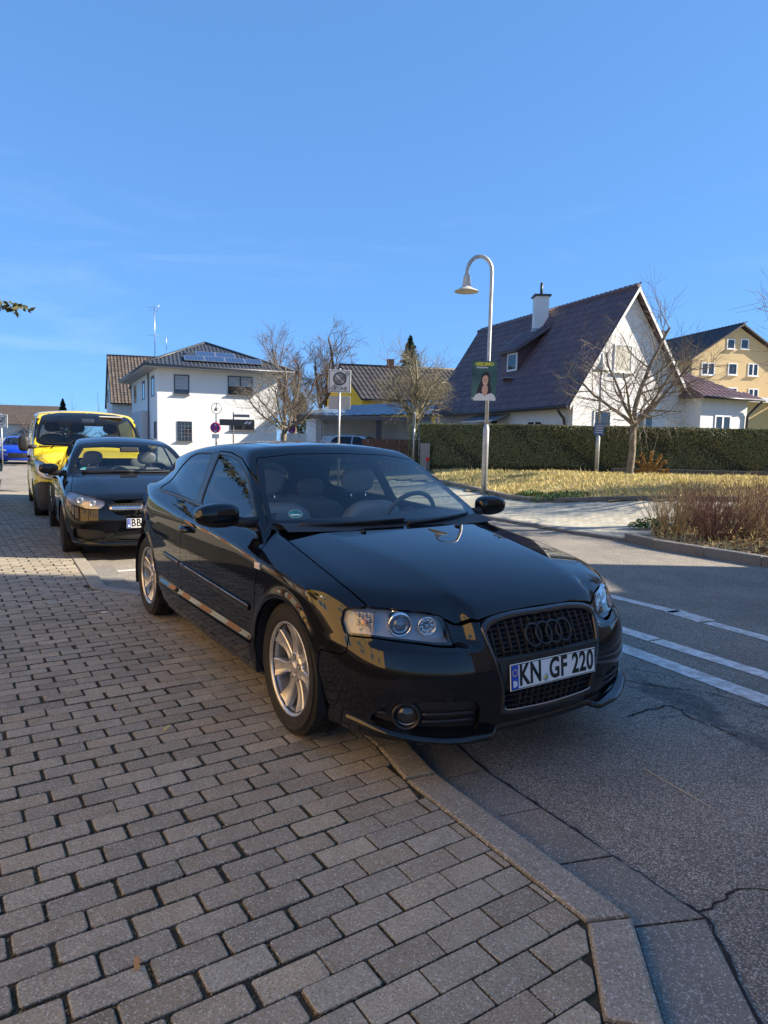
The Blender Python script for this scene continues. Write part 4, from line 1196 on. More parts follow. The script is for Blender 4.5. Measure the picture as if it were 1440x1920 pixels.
    b.build('wipers', plastic, root)
    interior(root, -1.20, (.37, -.37), .30, (-.62, .99, .70), .37)
    MB().cbox((-.62, 0, 1.27), (.03, .24, .07)).build('inner_mirror', mat('cabin_dark'), root, bevel=.015)
    c = (surf_x(f, .60, 1.02, -1.4, .2) - .012, -.60, 1.02); M = frame_matrix(c, (.4, .9, 0), (-.85, 0, .5)); q = MB(); q.lathe([(.040, 0), (.040, .001), (0, .001)], M=M, n=28); st = q.build('emissions_sticker', mat('sticker_green', (.01, .24, .22), .5), root)
    MB().box((-.026, -.016, .0012), (.026, -.003, .0018), M).build('sticker_field', mat('sticker_white', (.7, .75, .72), .5), st)

def build_yellow_van():
    f = make_body(Q_VAN)
    root = empty('yellow_van', (-5.42, 12.55, -.03), -1.065, 'yellow delivery van parked behind the second black car, roof rising above it', 'van')
    paint = car_paint('van_yellow', (.80, .56, .02)); plastic = black_plastic(); gloss = mat('gloss_black', (.006, .006, .007), .06)
    body = car_skin(f, (-4.2, -1.06, .12), (1.05, 1.06, 2.02), .030)
    body = arch_cut(body, 3.10, .33, .375)
    lowp, body = take(body, lambda V: np.maximum(V[:, 2] - (.56 + .10 * sstep((V[:, 0] - .2) / .5)), .15 - V[:, 0]), .006)
    skin_obj('front_bumper', lowp, plastic, root, .02)
    HL = [(.93, 1.04), (.80, .99), (.68, .90), (.60, .78), (.62, .70), (.74, .70), (.88, .74), (.95, .84)]
    hl, body = take(body, front_poly(HL, .03, lambda V: .15 - V[:, 0]), .008)
    for s, sk in zip((-1, 1), lr(hl)):
        lens = skin_obj('headlight', sk, glass_mat('lamp_glass', (.93, .94, .95), 1.5), root, .015)
        skin_obj('lamp_bezel', Skin(sk.V + np.array([-.06, -s * .02, 0]), sk.N, sk.F), mat('lamp_silver', (.42, .41, .40), .3, .7), lens, 0)
        M = frame_matrix((surf_x(f, .76, .82) - .05, s * .76, .82), (0, 1, 0), (0, 0, 1)); q = MB(); q.lathe([(.055, -.03), (.055, .006), (.045, .008), (.03, -.01), (.0, -.02)], M=M, n=24); q.build('reflector_bowl', mat('reflector', (.75, .74, .72), .22, .9), lens)
    GR = [(-.02, .86), (.50, .84), (.52, .72), (-.02, .70)]
    gsk, body = take(body, front_poly(GR, .03, lambda V: .4 - V[:, 0]), .005); skin_obj('grille', gsk.moved(-.02), plastic, root, 0)
    WS = [(-.02, 1.90), (.50, 1.885), (.76, 1.83), (.845, 1.60), (.895, 1.33), (.80, 1.275), (.4, 1.262), (-.02, 1.262)]
    ws, body = take(body, front_poly(WS, .06, lambda V: -.85 - V[:, 0]), .006)
    wg, fr = ws.split(front_poly([(-.02, 1.855), (.48, 1.845), (.71, 1.80), (.79, 1.60), (.84, 1.38), (.76, 1.32), (.4, 1.31), (-.02, 1.31)], .08)(ws.V))
    skin_obj('windscreen', wg, glass_mat('windscreen_glass', (.86, .92, .92)), root, 0); skin_obj('windscreen_border', fr, gloss, root, 0)
    hi = lambda V: .4 - np.abs(V[:, 1])
    w, body = take(body, side_poly([(.02, 1.17), (-.95, 1.17), (-.97, 1.76), (-.50, 1.76), (-.22, 1.55)], .05, hi), .008)
    for sk in lr(w): skin_obj('side_window', sk.moved(-.004), glass_mat('side_glass', (.42, .47, .46)), root, .01)
    rw, body = take(body, front_poly([(.08, 1.70), (.75, 1.70), (.80, 1.25), (.08, 1.25)], .05, lambda V: V[:, 0] + 3.6), .005)
    for sk in lr(rw): skin_obj('rear_window', sk, glass_mat('windscreen_glass'), root, 0)
    bn, body = take(body, top_poly([(.30, -.02), (.24, .4), (.08, .80), (.45, .83), (.66, .74), (.80, .5), (.86, -.02)], 0, lambda V: np.maximum(.87 - V[:, 2], V[:, 2] - 1.245)), .007)
    skin_obj('bonnet', bn, paint, root, .015)
    d, body = take(body, side_poly([(.20, 1.12), (.24, .90), (.42, .62), (-.36, .40), (-1.02, .40), (-1.04, 1.86), (-.52, 1.86), (-.14, 1.58)], .03, hi), .007)
    for s, sk in zip((-1, 1), lr(d)):
        o = skin_obj('door', sk, paint, root, .015); y = surf_y(f, -.86, 1.05); b = MB(); b.tube([(-.94, s * (y + .012), 1.05), (-.86, s * (y + .04), 1.05), (-.78, s * (y + .012), 1.05)], .02, 8); b.build('door_handle', plastic, o)
    d, body = take(body, side_poly([(-1.06, .40), (-1.06, 1.84), (-2.20, 1.84), (-2.20, .40)], .03, lambda V: V[:, 1] + .5), .007)
    skin_obj('sliding_door', d, paint, root, .015)
    skin_obj('body_shell', body, paint, root, .012)
    for s in (-1, 1): simple_mirror(root, f, s, (-.02, 1.085, 1.30), (.13, .18, .28), plastic, plastic)
    car_wheels(root, 3.10, .33, .84, .215, 5, mat('wheel_grey', (.32, .32, .33), .4, .6))
    MB().box((-3.9, -.8, .2), (.6, .8, .32)).build('underbody', mat('under_black'), root)
    interior(root, -1.05, (.50, -.10, -.56), .78, (-.22, 1.30, .84), .50, leather=mat('van_seat', (.03, .032, .036), .8), rear=False)
    MB().cbox((-.42, 0, 1.74), (.03, .22, .08)).build('inner_mirror', mat('cabin_dark'), root, bevel=.015)
    MB().cbox((-.55, .42, 1.83), (.16, .42, .02)).build('sun_visor', mat('visor', (.55, .55, .52), .7), root, bevel=.008)
    b = MB(); b.tube([(-1.3, .3, 1.95), (-1.55, .3, 2.35)], [.006, .002], 5); b.build('aerial', plastic, root)
    b = MB()
    for y0, y1 in ((-.75, 0), (0, .75)):
        b.tube([(surf_x(f, abs(y0 + (y1 - y0) * t), 1.30 + .03 * t, -.6, .6) + .014, y0 + (y1 - y0) * t, 1.30 + .03 * t) for t in np.linspace(0, 1, 8)], .010, 5)
    b.build('wipers', plastic, root)

def build_far_car(q, loc, rz, label, paint, lo, hi, h=.05, group=None):
    f = make_body(q)
    root = empty('parked_car', loc, rz, label, 'car', group)
    body = car_skin(f, lo, hi, h)
    body = arch_cut(body, q['wb'], q['wr'], q['arch'])
    ztop = q['roof'][4][1]
    WS = [(-.02, ztop - .08), (.30, ztop - .09), (.56, ztop - .13), (.66, 1.15), (.74, .985), (.5, .975), (-.02, .985)]
    ws, body = take(body, front_poly(WS, .03, lambda V: np.maximum(V[:, 0] + .12, -1.3 - V[:, 0])), .01); skin_obj('windscreen', ws, glass_mat('side_glass', (.42, .47, .46)), root, 0)
    e = ztop - .09
    for P in ([(-.62, .985), (-1.55, 1.005), (-1.57, e), (-1.30, e - .01), (-1.05, 1.27), (-.82, 1.15)], [(-1.62, 1.007), (-1.64, e), (-2.3, e - .01), (-2.55, e - .07), (-2.68, 1.13), (-2.55, 1.035)]):
        w, body = take(body, side_poly(P, .03, lambda V: np.maximum(.90 - V[:, 2], .4 - np.abs(V[:, 1]))), .012)
        for sk in lr(w): skin_obj('side_window', sk, glass_mat('rear_glass', (.16, .17, .17)), root, 0)
    rw, body = take(body, front_poly([(-.02, e - .04), (.48, e - .07), (.55, 1.10), (-.02, 1.09)], .05, lambda V: V[:, 0] + 2.7), .01); skin_obj('rear_window', rw, glass_mat('rear_glass'), root, 0)
    hl, body = take(body, front_poly([(.855, .790), (.72, .775), (.54, .73), (.49, .67), (.62, .64), (.80, .66), (.86, .70)], .02, lambda V: .30 - V[:, 0]), .01)
    for sk in lr(hl): skin_obj('headlight', sk, mat('lamp_far', (.60, .60, .58), .15, .5, coat=1), root, 0)
    gr, body = take(body, front_poly([(-.02, .56), (.42, .56), (.50, .32), (-.02, .30)], .05, lambda V: .4 - V[:, 0]), .01); skin_obj('grille', gr, black_plastic(), root, 0)
    tl, body = take(body, front_poly([(.45, 1.0), (.80, 1.0), (.84, .82), (.45, .80)], .03, lambda V: V[:, 0] + 3.0), .01)
    for sk in lr(tl): skin_obj('tail_light', sk, mat('tail_red', (.35, .01, .008), .12, coat=1), root, 0)
    skin_obj('body_shell', body, paint, root, 0)
    for s in (-1, 1): soft_block('door_mirror', (-.62, s * .985, 1.02), (.13, .23, .13), paint, root, p=2.8, res=.03)
    car_wheels(root, q['wb'], q['wr'], .775, .215, 5, alloy_mat())
    MB().box((-3.1, -.7, .19), (.6, .7, .27)).build('underbody', mat('under_black'), root)
    return root
# ---------------------------------------------------------------- ground, road, pavement
def sst(t):
    t = max(0.0, min(1.0, t)); return t * t * (3 - 2 * t)
def terr(x, y):
    return .6 * sst((.875 * x + .485 * y - 8.6) / 7.0)
U2 = Vector((.83581, .54902)); V2 = Vector((.54902, -.83581))        # brick courses run along U2, stack along V2
RN = Vector((.875, .485)); RD = Vector((-.485, .875))                 # across the road, along the road (away)
def road_pt(n, s): return (RN.x * n + RD.x * s, RN.y * n + RD.y * s)

def soil_mat():
    m = mat('soil', (.06, .045, .03), .95); nt = NT(m); v = nt.coords('Object')
    nt.color(nt.ramp(nt.noise(v, 3, 8, .7), [(.3, (.10, .08, .04)), (.55, (.22, .18, .09)), (.8, (.34, .28, .15))])); nt.normal(nt.bump(nt.noise(v, 30, 5, .7), .6, .02)); return m
def lawn_mat():
    m = mat('lawn', (.10, .11, .03), .95); nt = NT(m); v = nt.coords('Object')
    nt.color(nt.ramp(nt.noise(v, .6, 8, .7), [(.3, (.07, .085, .025)), (.55, (.14, .13, .05)), (.8, (.20, .16, .07))])); nt.normal(nt.bump(nt.noise(v, 12, 6, .7), .5, .05)); return m
def asphalt_mat():
    m = mat('asphalt', (.06, .06, .062), .85, spec=.35); nt = NT(m); v = nt.coords('Object')
    # stone chippings in a dark binder
    x = nt.n('ShaderNodeTexVoronoi', feature='F1', i_Scale=150.0); nt.l(v, x.inputs['Vector'])
    sep = nt.n('ShaderNodeSeparateColor'); nt.l(x.outputs['Color'], sep.inputs[0])
    stone = nt.ramp(sep.outputs[0], [(0, (.19, .165, .135)), (.55, (.34, .305, .25)), (.88, (.40, .37, .31)), (1, (.56, .53, .47))])
    base = nt.mix(nt.ramp(x.outputs['Distance'], [(.38, (0, 0, 0)), (.62, (1, 1, 1))]), stone, (.13, .117, .10))
    big = nt.ramp(nt.noise(v, .9, 7, .65), [(.3, (.82, .82, .83)), (.5, (1.08, 1.07, 1.05)), (.7, (1.32, 1.29, 1.24))])
    c = nt.mix(1.0, base, big, 'MULTIPLY')
    # older lighter surfacing beyond, sealed crack network on the right
    tc = nt.n('ShaderNodeTexCoord'); sp = nt.n('ShaderNodeSeparateXYZ'); nt.l(tc.outputs['Object'], sp.inputs[0])
    def blob(cx, cy, rx, ry, rot):
        dx = nt.math('SUBTRACT', sp.outputs[0], cx); dy = nt.math('SUBTRACT', sp.outputs[1], cy)
        a = nt.math('ADD', nt.math('MULTIPLY', dx, math.cos(rot) / rx), nt.math('MULTIPLY', dy, math.sin(rot) / rx))
        b = nt.math('ADD', nt.math('MULTIPLY', dx, -math.sin(rot) / ry), nt.math('MULTIPLY', dy, math.cos(rot) / ry))
        return nt.math('SQRT', nt.math('ADD', nt.math('MULTIPLY', a, a), nt.math('MULTIPLY', b, b)))
    wob = nt.noise(v, 2.2, 6, .62)
    d = nt.math('ADD', blob(1.74, 3.68, .80, .16, R(-76)), nt.math('MULTIPLY_ADD', wob, 2.2, -1.1))
    wv = nt.n('ShaderNodeVectorMath', operation='ADD'); nz = nt.n('ShaderNodeTexNoise', i_Scale=5.0, i_Detail=4.0); nt.l(v, nz.inputs['Vector'])
    sc = nt.n('ShaderNodeVectorMath', operation='SCALE'); sc.inputs['Scale'].default_value = .30; nt.l(nz.outputs['Color'], sc.inputs[0]); nt.l(v, wv.inputs[0]); nt.l(sc.outputs[0], wv.inputs[1])
    cr = nt.n('ShaderNodeTexVoronoi', feature='DISTANCE_TO_EDGE', i_Scale=4.5); nt.l(wv.outputs[0], cr.inputs['Vector'])
    crack = nt.ramp(cr.outputs[0], [(.012, (1, 1, 1)), (.035, (0, 0, 0))])
    zone = nt.ramp(blob(1.85, 3.75, 1.0, .55, R(-65)), [(.75, (1, 1, 1)), (1.05, (0, 0, 0))])
    tar = nt.math('MAXIMUM', nt.ramp(d, [(.55, (1, 1, 1)), (.75, (0, 0, 0))]), nt.math('MULTIPLY', crack, zone))
    tar = nt.math('MULTIPLY', tar, nt.ramp(nt.noise(v, 40, 3, .6), [(.30, (.35, .35, .35)), (.60, (1, 1, 1))]))
    c = nt.mix(nt.math('MULTIPLY', tar, .85), c, (.030, .028, .026))
    fine = nt.ramp(nt.noise(v, .9, 8, .75), [(.44, (0, 0, 0)), (.47, (.5, .5, .5)), (.50, (0, 0, 0))])
    c = nt.mix(nt.math('MULTIPLY', fine, .12), c, (.02, .02, .02))
    nt.color(c)
    nt.normal(nt.bump(nt.math('SUBTRACT', 1.0, x.outputs['Distance']), .55, .006))
    nt.rough(nt.math('MULTIPLY_ADD', tar, -.30, .88)); return m
def stone_mat(name, lo, hi, grain=120, spots=True, moss=.0):
    if name in MATS: return MATS[name]
    m = mat(name, hi, .88, spec=.3); nt = NT(m); v = nt.coords('Object')
    at = nt.n('ShaderNodeAttribute', attribute_name='tone')
    g = nt.noise(v, grain, 3, .7); big = nt.noise(v, 7, 5, .6)
    c = nt.mix(nt.math('MULTIPLY_ADD', g, 1.15, nt.math('MULTIPLY_ADD', big, .7, -.46), clamp=True), lo, hi)
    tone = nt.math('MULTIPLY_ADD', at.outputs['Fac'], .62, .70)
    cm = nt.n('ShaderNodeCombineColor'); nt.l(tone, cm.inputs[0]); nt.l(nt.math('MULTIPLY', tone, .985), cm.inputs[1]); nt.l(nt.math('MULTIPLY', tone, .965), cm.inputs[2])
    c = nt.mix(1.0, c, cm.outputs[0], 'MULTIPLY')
    c = nt.mix(nt.math('FRACT', nt.math('MULTIPLY', at.outputs['Fac'], 13.7)), c, nt.mix(1.0, c, (.90, .98, 1.08), 'MULTIPLY'))
    if spots:
        w = nt.n('ShaderNodeTexVoronoi', i_Scale=grain * 1.7); nt.l(v, w.inputs['Vector'])
        sp = nt.n('ShaderNodeSeparateColor'); nt.l(w.outputs['Color'], sp.inputs[0])
        c = nt.mix(nt.math('MULTIPLY', nt.ramp(sp.outputs[0], [(.84, (0, 0, 0)), (.93, (1, 1, 1))]), .50), c, (.66, .63, .57))
        c = nt.mix(nt.math('MULTIPLY', nt.ramp(sp.outputs[1], [(.72, (0, 0, 0)), (.86, (1, 1, 1))]), .45), c, (.085, .078, .066))
    st = nt.ramp(nt.noise(v, 2.3, 7, .72), [(.58, (0, 0, 0)), (.72, (1, 1, 1))])
    c = nt.mix(nt.math('MULTIPLY', st, .30), c, (.055, .05, .045))
    nt.color(c); nt.normal(nt.bump(g, .5, .004)); return m
def joint_mat():
    m = mat('joint_sand', (.03, .027, .02), .95); nt = NT(m); v = nt.coords('Object')
    nt.color(nt.ramp(nt.noise(v, 4, 7, .7), [(.36, (.022, .018, .012)), (.56, (.045, .037, .020)), (.75, (.08, .068, .026))])); nt.normal(nt.bump(nt.noise(v, 120, 4), .6, .006)); return m

def terrain_sheet(name, poly_fn, xs, ys, m, dz, kind='structure'):
    V = []; F = []; idx = {}
    for i, x in enumerate(xs):
        for j, y in enumerate(ys): idx[i, j] = len(V); V.append((x, y, terr(x, y) + dz))
    for i in range(len(xs) - 1):
        for j in range(len(ys) - 1):
            if poly_fn is None or poly_fn((xs[i] + xs[i + 1]) / 2, (ys[j] + ys[j + 1]) / 2): F.append((idx[i, j], idx[i + 1, j], idx[i + 1, j + 1], idx[i, j + 1]))
    return tag(MB().add(V, F, True).build(name, m), kind=kind)
def in_poly(x, y, P):
    c = False; n = len(P)
    for i in range(n):
        x0, y0 = P[i - 1]; x1, y1 = P[i]
        if (y0 > y) != (y1 > y) and x < (x1 - x0) * (y - y0) / (y1 - y0) + x0: c = not c
    return c
def clip_half(P, a, b):
    """part of polygon P left of the directed line a -> b"""
    out = []
    side = lambda q: (b[0] - a[0]) * (q[1] - a[1]) - (b[1] - a[1]) * (q[0] - a[0])
    for i in range(len(P)):
        p, q = P[i - 1], P[i]; sp, sq = side(p), side(q)
        if (sp >= 0) != (sq >= 0):
            t = sp / (sp - sq); out.append((p[0] + (q[0] - p[0]) * t, p[1] + (q[1] - p[1]) * t))
        if sq >= 0: out.append(q)
    return out
def inset(P, d):
    n = len(P); out = []
    for i in range(n):
        a, b, c = Vector(P[i - 1]), Vector(P[i]), Vector(P[(i + 1) % n])
        e1 = (b - a); e2 = (c - b)
        if e1.length < 1e-6 or e2.length < 1e-6: out.append(tuple(b)); continue
        n1 = Vector((-e1.y, e1.x)).normalized(); n2 = Vector((-e2.y, e2.x)).normalized()
        k = n1 + n2; den = max(1 + n1.dot(n2), .3); out.append(tuple(b + k * d / den))
    return out

def paver_geo(P, z, ch=.006, dep=.045, tilt=(0, 0), r=None):
    """one stone with worn arris: verts and faces from its plan outline (ccw)"""
    n = len(P); c = (sum(q[0] for q in P) / n, sum(q[1] for q in P) / n)
    zz = lambda q: z + tilt[0] * (q[0] - c[0]) + tilt[1] * (q[1] - c[1])
    I = inset(P, ch); J = inset(P, ch * .35)
    V = [(*q, zz(q) - dep) for q in P] + [(*q, zz(q) - ch * .8) for q in P] + [(*q, zz(q) - ch * .22) for q in J] + [(*q, zz(q)) for q in I]
    F = []
    for k in range(3):
        for i in range(n):
            j = (i + 1) % n; F.append((k * n + i, k * n + j, (k + 1) * n + j, (k + 1) * n + i))
    F.append(tuple(3 * n + i for i in range(n)))
    return V, F
def mesh_tone(name, V, F, tones, m, parent, smooth=False):
    me = bpy.data.meshes.new(name); me.from_pydata(V, [], F)
    a = me.attributes.new('tone', 'FLOAT', 'FACE'); a.data.foreach_set('value', tones)
    me.update(); return link_mesh(name, me, m, parent)

KERB = [(-9.05, 17.3), (-2.68, 6.17), (-2.16, 5.93), (-1.42, 5.56), (-.005, 3.0), (.115, 2.69), (.62, 1.865), (.56, 1.52), (.40, .95), (.0, .2)]   # back edge of the near kerb
def offset_line(L, d):
    out = []
    for i in range(len(L)):
        a = Vector(L[max(i - 1, 0)]); b = Vector(L[i]); c = Vector(L[min(i + 1, len(L) - 1)])
        n = Vector((0, 0))
        for e in (b - a, c - b):
            if e.length > 1e-6: n += Vector((-e.y, e.x)).normalized()
        n.normalize(); out.append(tuple(b + n * d))
    return out

def build_ground():
    ground_xs = sorted(set(list(np.linspace(-400, -40, 10)) + list(np.linspace(-40, 60, 41)) + list(np.linspace(60, 400, 10))))
    ground_ys = sorted(set(list(np.linspace(-300, -20, 8)) + list(np.linspace(-20, 80, 41)) + list(np.linspace(80, 900, 12))))
    terrain_sheet('ground', None, ground_xs, ground_ys, lawn_mat(), -.11)
    asp = asphalt_mat()
    # carriageway: one sheet, with the side street branching off beyond the garage
    b = MB(); S = [-60, -30, -15, -8, -4, -2, 0, 2, 4, 6, 8, 12, 16, 20, 26, 34, 44, 60, 120]
    b.sheet([[(*road_pt(n, s), -.040) for n in (-.2, .6, 1.5, 2.5, 4, 5.5, 7, 8.5)] for s in S], True)
    tag(b.build('road', asp), kind='structure')
    b = MB(); b.sheet([[(*road_pt(n, s), terr(*road_pt(n, s)) - .036) for n in np.linspace(8.4, 60, 30)] for s in (27, 29, 31, 33, 35)], True); tag(b.build('side_street', asp), kind='structure')
    b = MB(); b.sheet([[(*road_pt(n, s), -.036) for n in np.linspace(-40, .3, 10)] for s in (26, 29, 32)], True); tag(b.build('side_road', asp), kind='structure')
    # road markings
    wm = mat('road_paint', (.62, .62, .60), .7); nt = NT(wm); v = nt.coords('Object')
    nt.color(nt.mix(nt.ramp(nt.noise(v, 14, 7, .75), [(.34, (1, 1, 1)), (.62, (0, 0, 0))]), (.40, .38, .34), (.86, .84, .80))); nt.normal(nt.bump(nt.noise(v, 130, 3), .4, .004))
    def stripe(P, name='road_marking'):
        q = MB(); q.add([(x, y, -.036) for x, y in P], [tuple(range(len(P)))]); tag(q.build(name, wm), kind='structure')
    def line(p, q, w):
        a = Vector(p); c = Vector(q); n = Vector((-(c - a).y, (c - a).x)).normalized() * w / 2
        # slightly ragged edges
        L = []; m = 14
        for i in range(m + 1): L.append(a.lerp(c, i / m) + n * (1 + random.uniform(-.12, .08)))
        Rr = []
        for i in range(m + 1): Rr.append(a.lerp(c, i / m) - n * (1 + random.uniform(-.12, .08)))
        stripe([tuple(x) for x in Rr] + [tuple(x) for x in L[::-1]])
    line((1.55, 7.55), (2.62, 5.93), .135); line((2.60, 5.98), (2.74, 5.62), .20); line((2.73, 5.58), (4.6, 2.1), .135)
    line((.9, 7.2), (2.06, 5.02), .15); line((2.07, 5.0), (4.2, 1.1), .15)
    line((1.0, 6.25), (4.1, .1), .165)
    line((-3.05, 7.13), (-.9, 8.3), .10)
    # pavement bed
    k = KERB; bed = [(k[0][0], k[0][1])] + k[1:] + [(-.4, -1.2), (-9, -6), (-15, -2), (-16, 12), (-14, 20)]
    q = MB(); q.add([(x, y, -.0085) for x, y in bed], [tuple(range(len(bed)))]); pav = tag(q.build('pavement', joint_mat()), kind='structure')
    # older paving of the forecourt further left
    q = MB(); q.add([(x, y, -.004) for x, y in ((-4.9, 3.1), (-6.6, 6.6), (-11.3, 15.2), (-14.2, 14), (-8.25, 4.6), (-8.25, -8), (-4, -6), (-3.6, .2))], [tuple(range(8))]); tag(q.build('forecourt', stone_mat('forecourt_slab', (.26, .23, .17), (.46, .41, .31), 40, spots=False)), kind='structure')
    # bricks
    stone = stone_mat('paver_stone', (.20, .166, .115), (.50, .418, .292), 150)
    KO = k; half = []
    def kerb_clip(P):
        # every kerb segment near the stone trims it
        c = Vector((sum(q[0] for q in P) / len(P), sum(q[1] for q in P) / len(P)))
        for i in range(len(KO) - 1):
            a, d = Vector(KO[i]), Vector(KO[i + 1]); e = d - a; t = (c - a).dot(e) / e.length
            if -.14 < t < e.length + .14 and abs((c - a).cross(e)) / e.length < .16:
                n = Vector((e.y, -e.x)).normalized() * .006
                P = clip_half(P, tuple(d + n), tuple(a + n))
                if len(P) < 3: return None
        return P
    stones = []
    region = [q for q in KERB] + [(-.1, -.4), (-1.6, -1.0), (-3.4, .3), (-4.6, 3.0), (-6.0, 6.0), (-10.6, 14.5), (-11.2, 16.5)]
    a0, b0 = .8167, -1.9354
    for ib in range(-190, 40):
        bb = b0 + ib * .1
        for ia in range(-60, 20):
            aa = a0 + ia * .2 + (.1 if ib % 2 else 0)
            c = U2 * (aa + .1) + V2 * (bb + .05)
            if not in_poly(c.x, c.y, region):
                cc = [U2 * (aa + x) + V2 * (bb + y) for x, y in ((.01, .02), (.19, .02), (.19, .08), (.01, .08))]
                if not any(in_poly(q.x, q.y, region) for q in cc): continue
            dist = math.hypot(c.x, c.y)
            if c.x / max(c.y, .4) < -.64 - .35 / max(c.y, .4): continue
            old = aa < 1.08 + .02 * math.sin(ib * .7) + random.uniform(-.10, .10) - max(0, (bb + 2.3)) * .42
            if old: jt, je, jit, ch = .0030, .0055, .0034, .005
            else: jt, je, jit, ch = .0022, .0026, .0016, .0032
            dx, dy, ro = random.gauss(0, jit * .7), random.gauss(0, jit * .5), random.gauss(0, jit * 1.6)
            P = []
            for x, y in ((je, jt), (.2 - je, jt), (.2 - je, .1 - jt), (je, .1 - jt)):
                X, Y = x - .1, y - .05
                q = U2 * (aa + .1 + dx + X - ro * Y) + V2 * (bb + .05 + dy + Y + ro * X); P.append(tuple(q))
            P = P[::-1]
            P = kerb_clip(P)
            if not P: continue
            ar = abs(sum(P[i - 1][0] * P[i][1] - P[i][0] * P[i - 1][1] for i in range(len(P)))) / 2
            if ar < .0012: continue
            n = len(P); P = [P[i] for i in range(n) if math.dist(P[i], P[i - 1]) > .004]
            if len(P) < 3: continue
            if dist < 5.5:
                # knocked-off corners
                Q = []
                for i in range(len(P)):
                    a_, b_, c_ = Vector(P[i - 1]), Vector(P[i]), Vector(P[(i + 1) % len(P)])
                    k1, k2 = (random.uniform(.004, .011), random.uniform(.004, .011)) if old else (random.uniform(.002, .005), random.uniform(.002, .005))
                    if (a_ - b_).length < .03 or (c_ - b_).length < .03: Q.append(P[i]); continue
                    Q += [tuple(b_ + (a_ - b_).normalized() * k1), tuple(b_ + (c_ - b_).normalized() * k2)]
                P = Q
            z = random.gauss(0, jit * .45); tl = (random.gauss(0, jit * 1.6), random.gauss(0, jit * 1.6))
            V, F = paver_geo(P, z, ch, .045, tl)
            tone = min(1, max(0, random.gauss(.42 if old else .50, .17))); n = len(P)
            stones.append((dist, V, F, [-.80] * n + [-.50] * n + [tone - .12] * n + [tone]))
    stones.sort(key=lambda q: q[0])
    vis = [q for q in stones if q[0] > 1.25 and abs(q[1][0][0] / max(q[1][0][1], .1)) < .66]
    near = set(id(q) for q in vis[:300])
    AV, AF, AT = [], [], []
    for q in stones:
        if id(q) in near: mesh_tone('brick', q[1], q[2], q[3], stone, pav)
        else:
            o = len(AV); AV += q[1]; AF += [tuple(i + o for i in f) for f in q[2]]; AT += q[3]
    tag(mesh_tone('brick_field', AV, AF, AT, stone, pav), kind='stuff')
    # moss and grit crumbs in the wide joints of the older part
    C = []
    for d_, V, F, t in stones:
        if not (.9 < d_ < 5.5) or len(V) != 32: continue
        q = [(Vector(V[2 * i][:2]) + Vector(V[2 * i + 1][:2])) / 2 for i in range(4)]
        if (q[0] - q[1]).length > .18 and (q[1] - q[2]).length > .18: continue
        for a_, b_ in ((q[0], q[1]), (q[1], q[2]), (q[2], q[3]), (q[3], q[0])):
            short = (a_ - b_).length < .12
            for k_ in range(random.choice((2, 4, 6)) if short else random.choice((0, 1, 2))):
                p_ = a_.lerp(b_, random.random()); o_ = ((a_ + b_) / 2 - (q[0] + q[2]) / 2).normalized() * random.uniform(.001, .010 if short else .005)
                C.append((p_.x + o_.x, p_.y + o_.y, random.uniform(-.0075, -.0005)))
    C = np.array(C); nr_ = rng.normal(0, .35, C.shape) + [0, 0, 1]; nr_ /= np.linalg.norm(nr_, axis=1)[:, None]
    Vm, Fm, Tm = leaf_quads(C, nr_, rng.uniform(.0025, .0065, len(C)), rng.random(len(C)))
    mo = cloud('joint_moss', Vm, Fm, Tm, leaf_mat('moss', [(.05, .042, .025), (.09, .075, .03), (.11, .10, .035), (.20, .17, .10)], .9), pav, 'stuff')
    # kerb stones and gutter slabs
    kerb = tag(MB().add([(x, y, -.06) for x, y in offset_line(KERB, .07)[:2]] + [(KERB[1][0], KERB[1][1], -.06)], [(0, 1, 2)]).build('kerb', stone), kind='structure')
    ks = stone_mat('kerb_stone', (.19, .166, .128), (.44, .39, .305), 120)
    def run(line, w, L, zt, zb, name, parent, m, roll=0.0, gap=.004, tone=.5):
        O = offset_line(line, w)
        for i in range(len(line) - 1):
            a, c, ao, co = Vector(line[i]), Vector(line[i + 1]), Vector(O[i]), Vector(O[i + 1])
            n = max(1, round((c - a).length / L))
            for j in range(n):
                t0, t1 = j / n, (j + 1) / n; g = gap / max((c - a).length, .01)
                P = [tuple(a.lerp(c, t0 + g)), tuple(a.lerp(c, t1 - g)), tuple(ao.lerp(co, t1 - g)), tuple(ao.lerp(co, t0 + g))]
                V, F = paver_geo(P, zt + random.gauss(0, .001), roll or .006, zt - zb)
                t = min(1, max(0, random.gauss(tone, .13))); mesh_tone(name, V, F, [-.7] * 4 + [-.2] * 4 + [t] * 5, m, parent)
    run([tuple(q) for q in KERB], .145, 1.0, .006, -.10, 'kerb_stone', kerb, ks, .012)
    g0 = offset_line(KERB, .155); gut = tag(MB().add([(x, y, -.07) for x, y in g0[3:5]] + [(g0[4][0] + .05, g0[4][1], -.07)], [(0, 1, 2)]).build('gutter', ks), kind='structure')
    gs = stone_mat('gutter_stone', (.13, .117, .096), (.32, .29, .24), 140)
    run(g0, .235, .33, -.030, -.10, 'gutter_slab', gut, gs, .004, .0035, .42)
    # dirt-filled open joint between gutter and asphalt, and a crack running off to the right
    jm = mat('open_joint', (.018, .015, .012), .95)
    def ribbon(pts, w0, name, z=-.0335):
        q = MB(); L_, R_ = [], []
        for i, p in enumerate(pts):
            a = Vector(pts[max(i - 1, 0)]); c = Vector(pts[min(i + 1, len(pts) - 1)]); n = (c - a); n = Vector((-n.y, n.x)).normalized(); w = w0 * random.uniform(.35, 1.25)
            L_.append((*(Vector(p) + n * w), z)); R_.append((*(Vector(p) - n * w), z))
        q.sheet([L_, R_]); tag(q.build(name, jm), kind='structure')
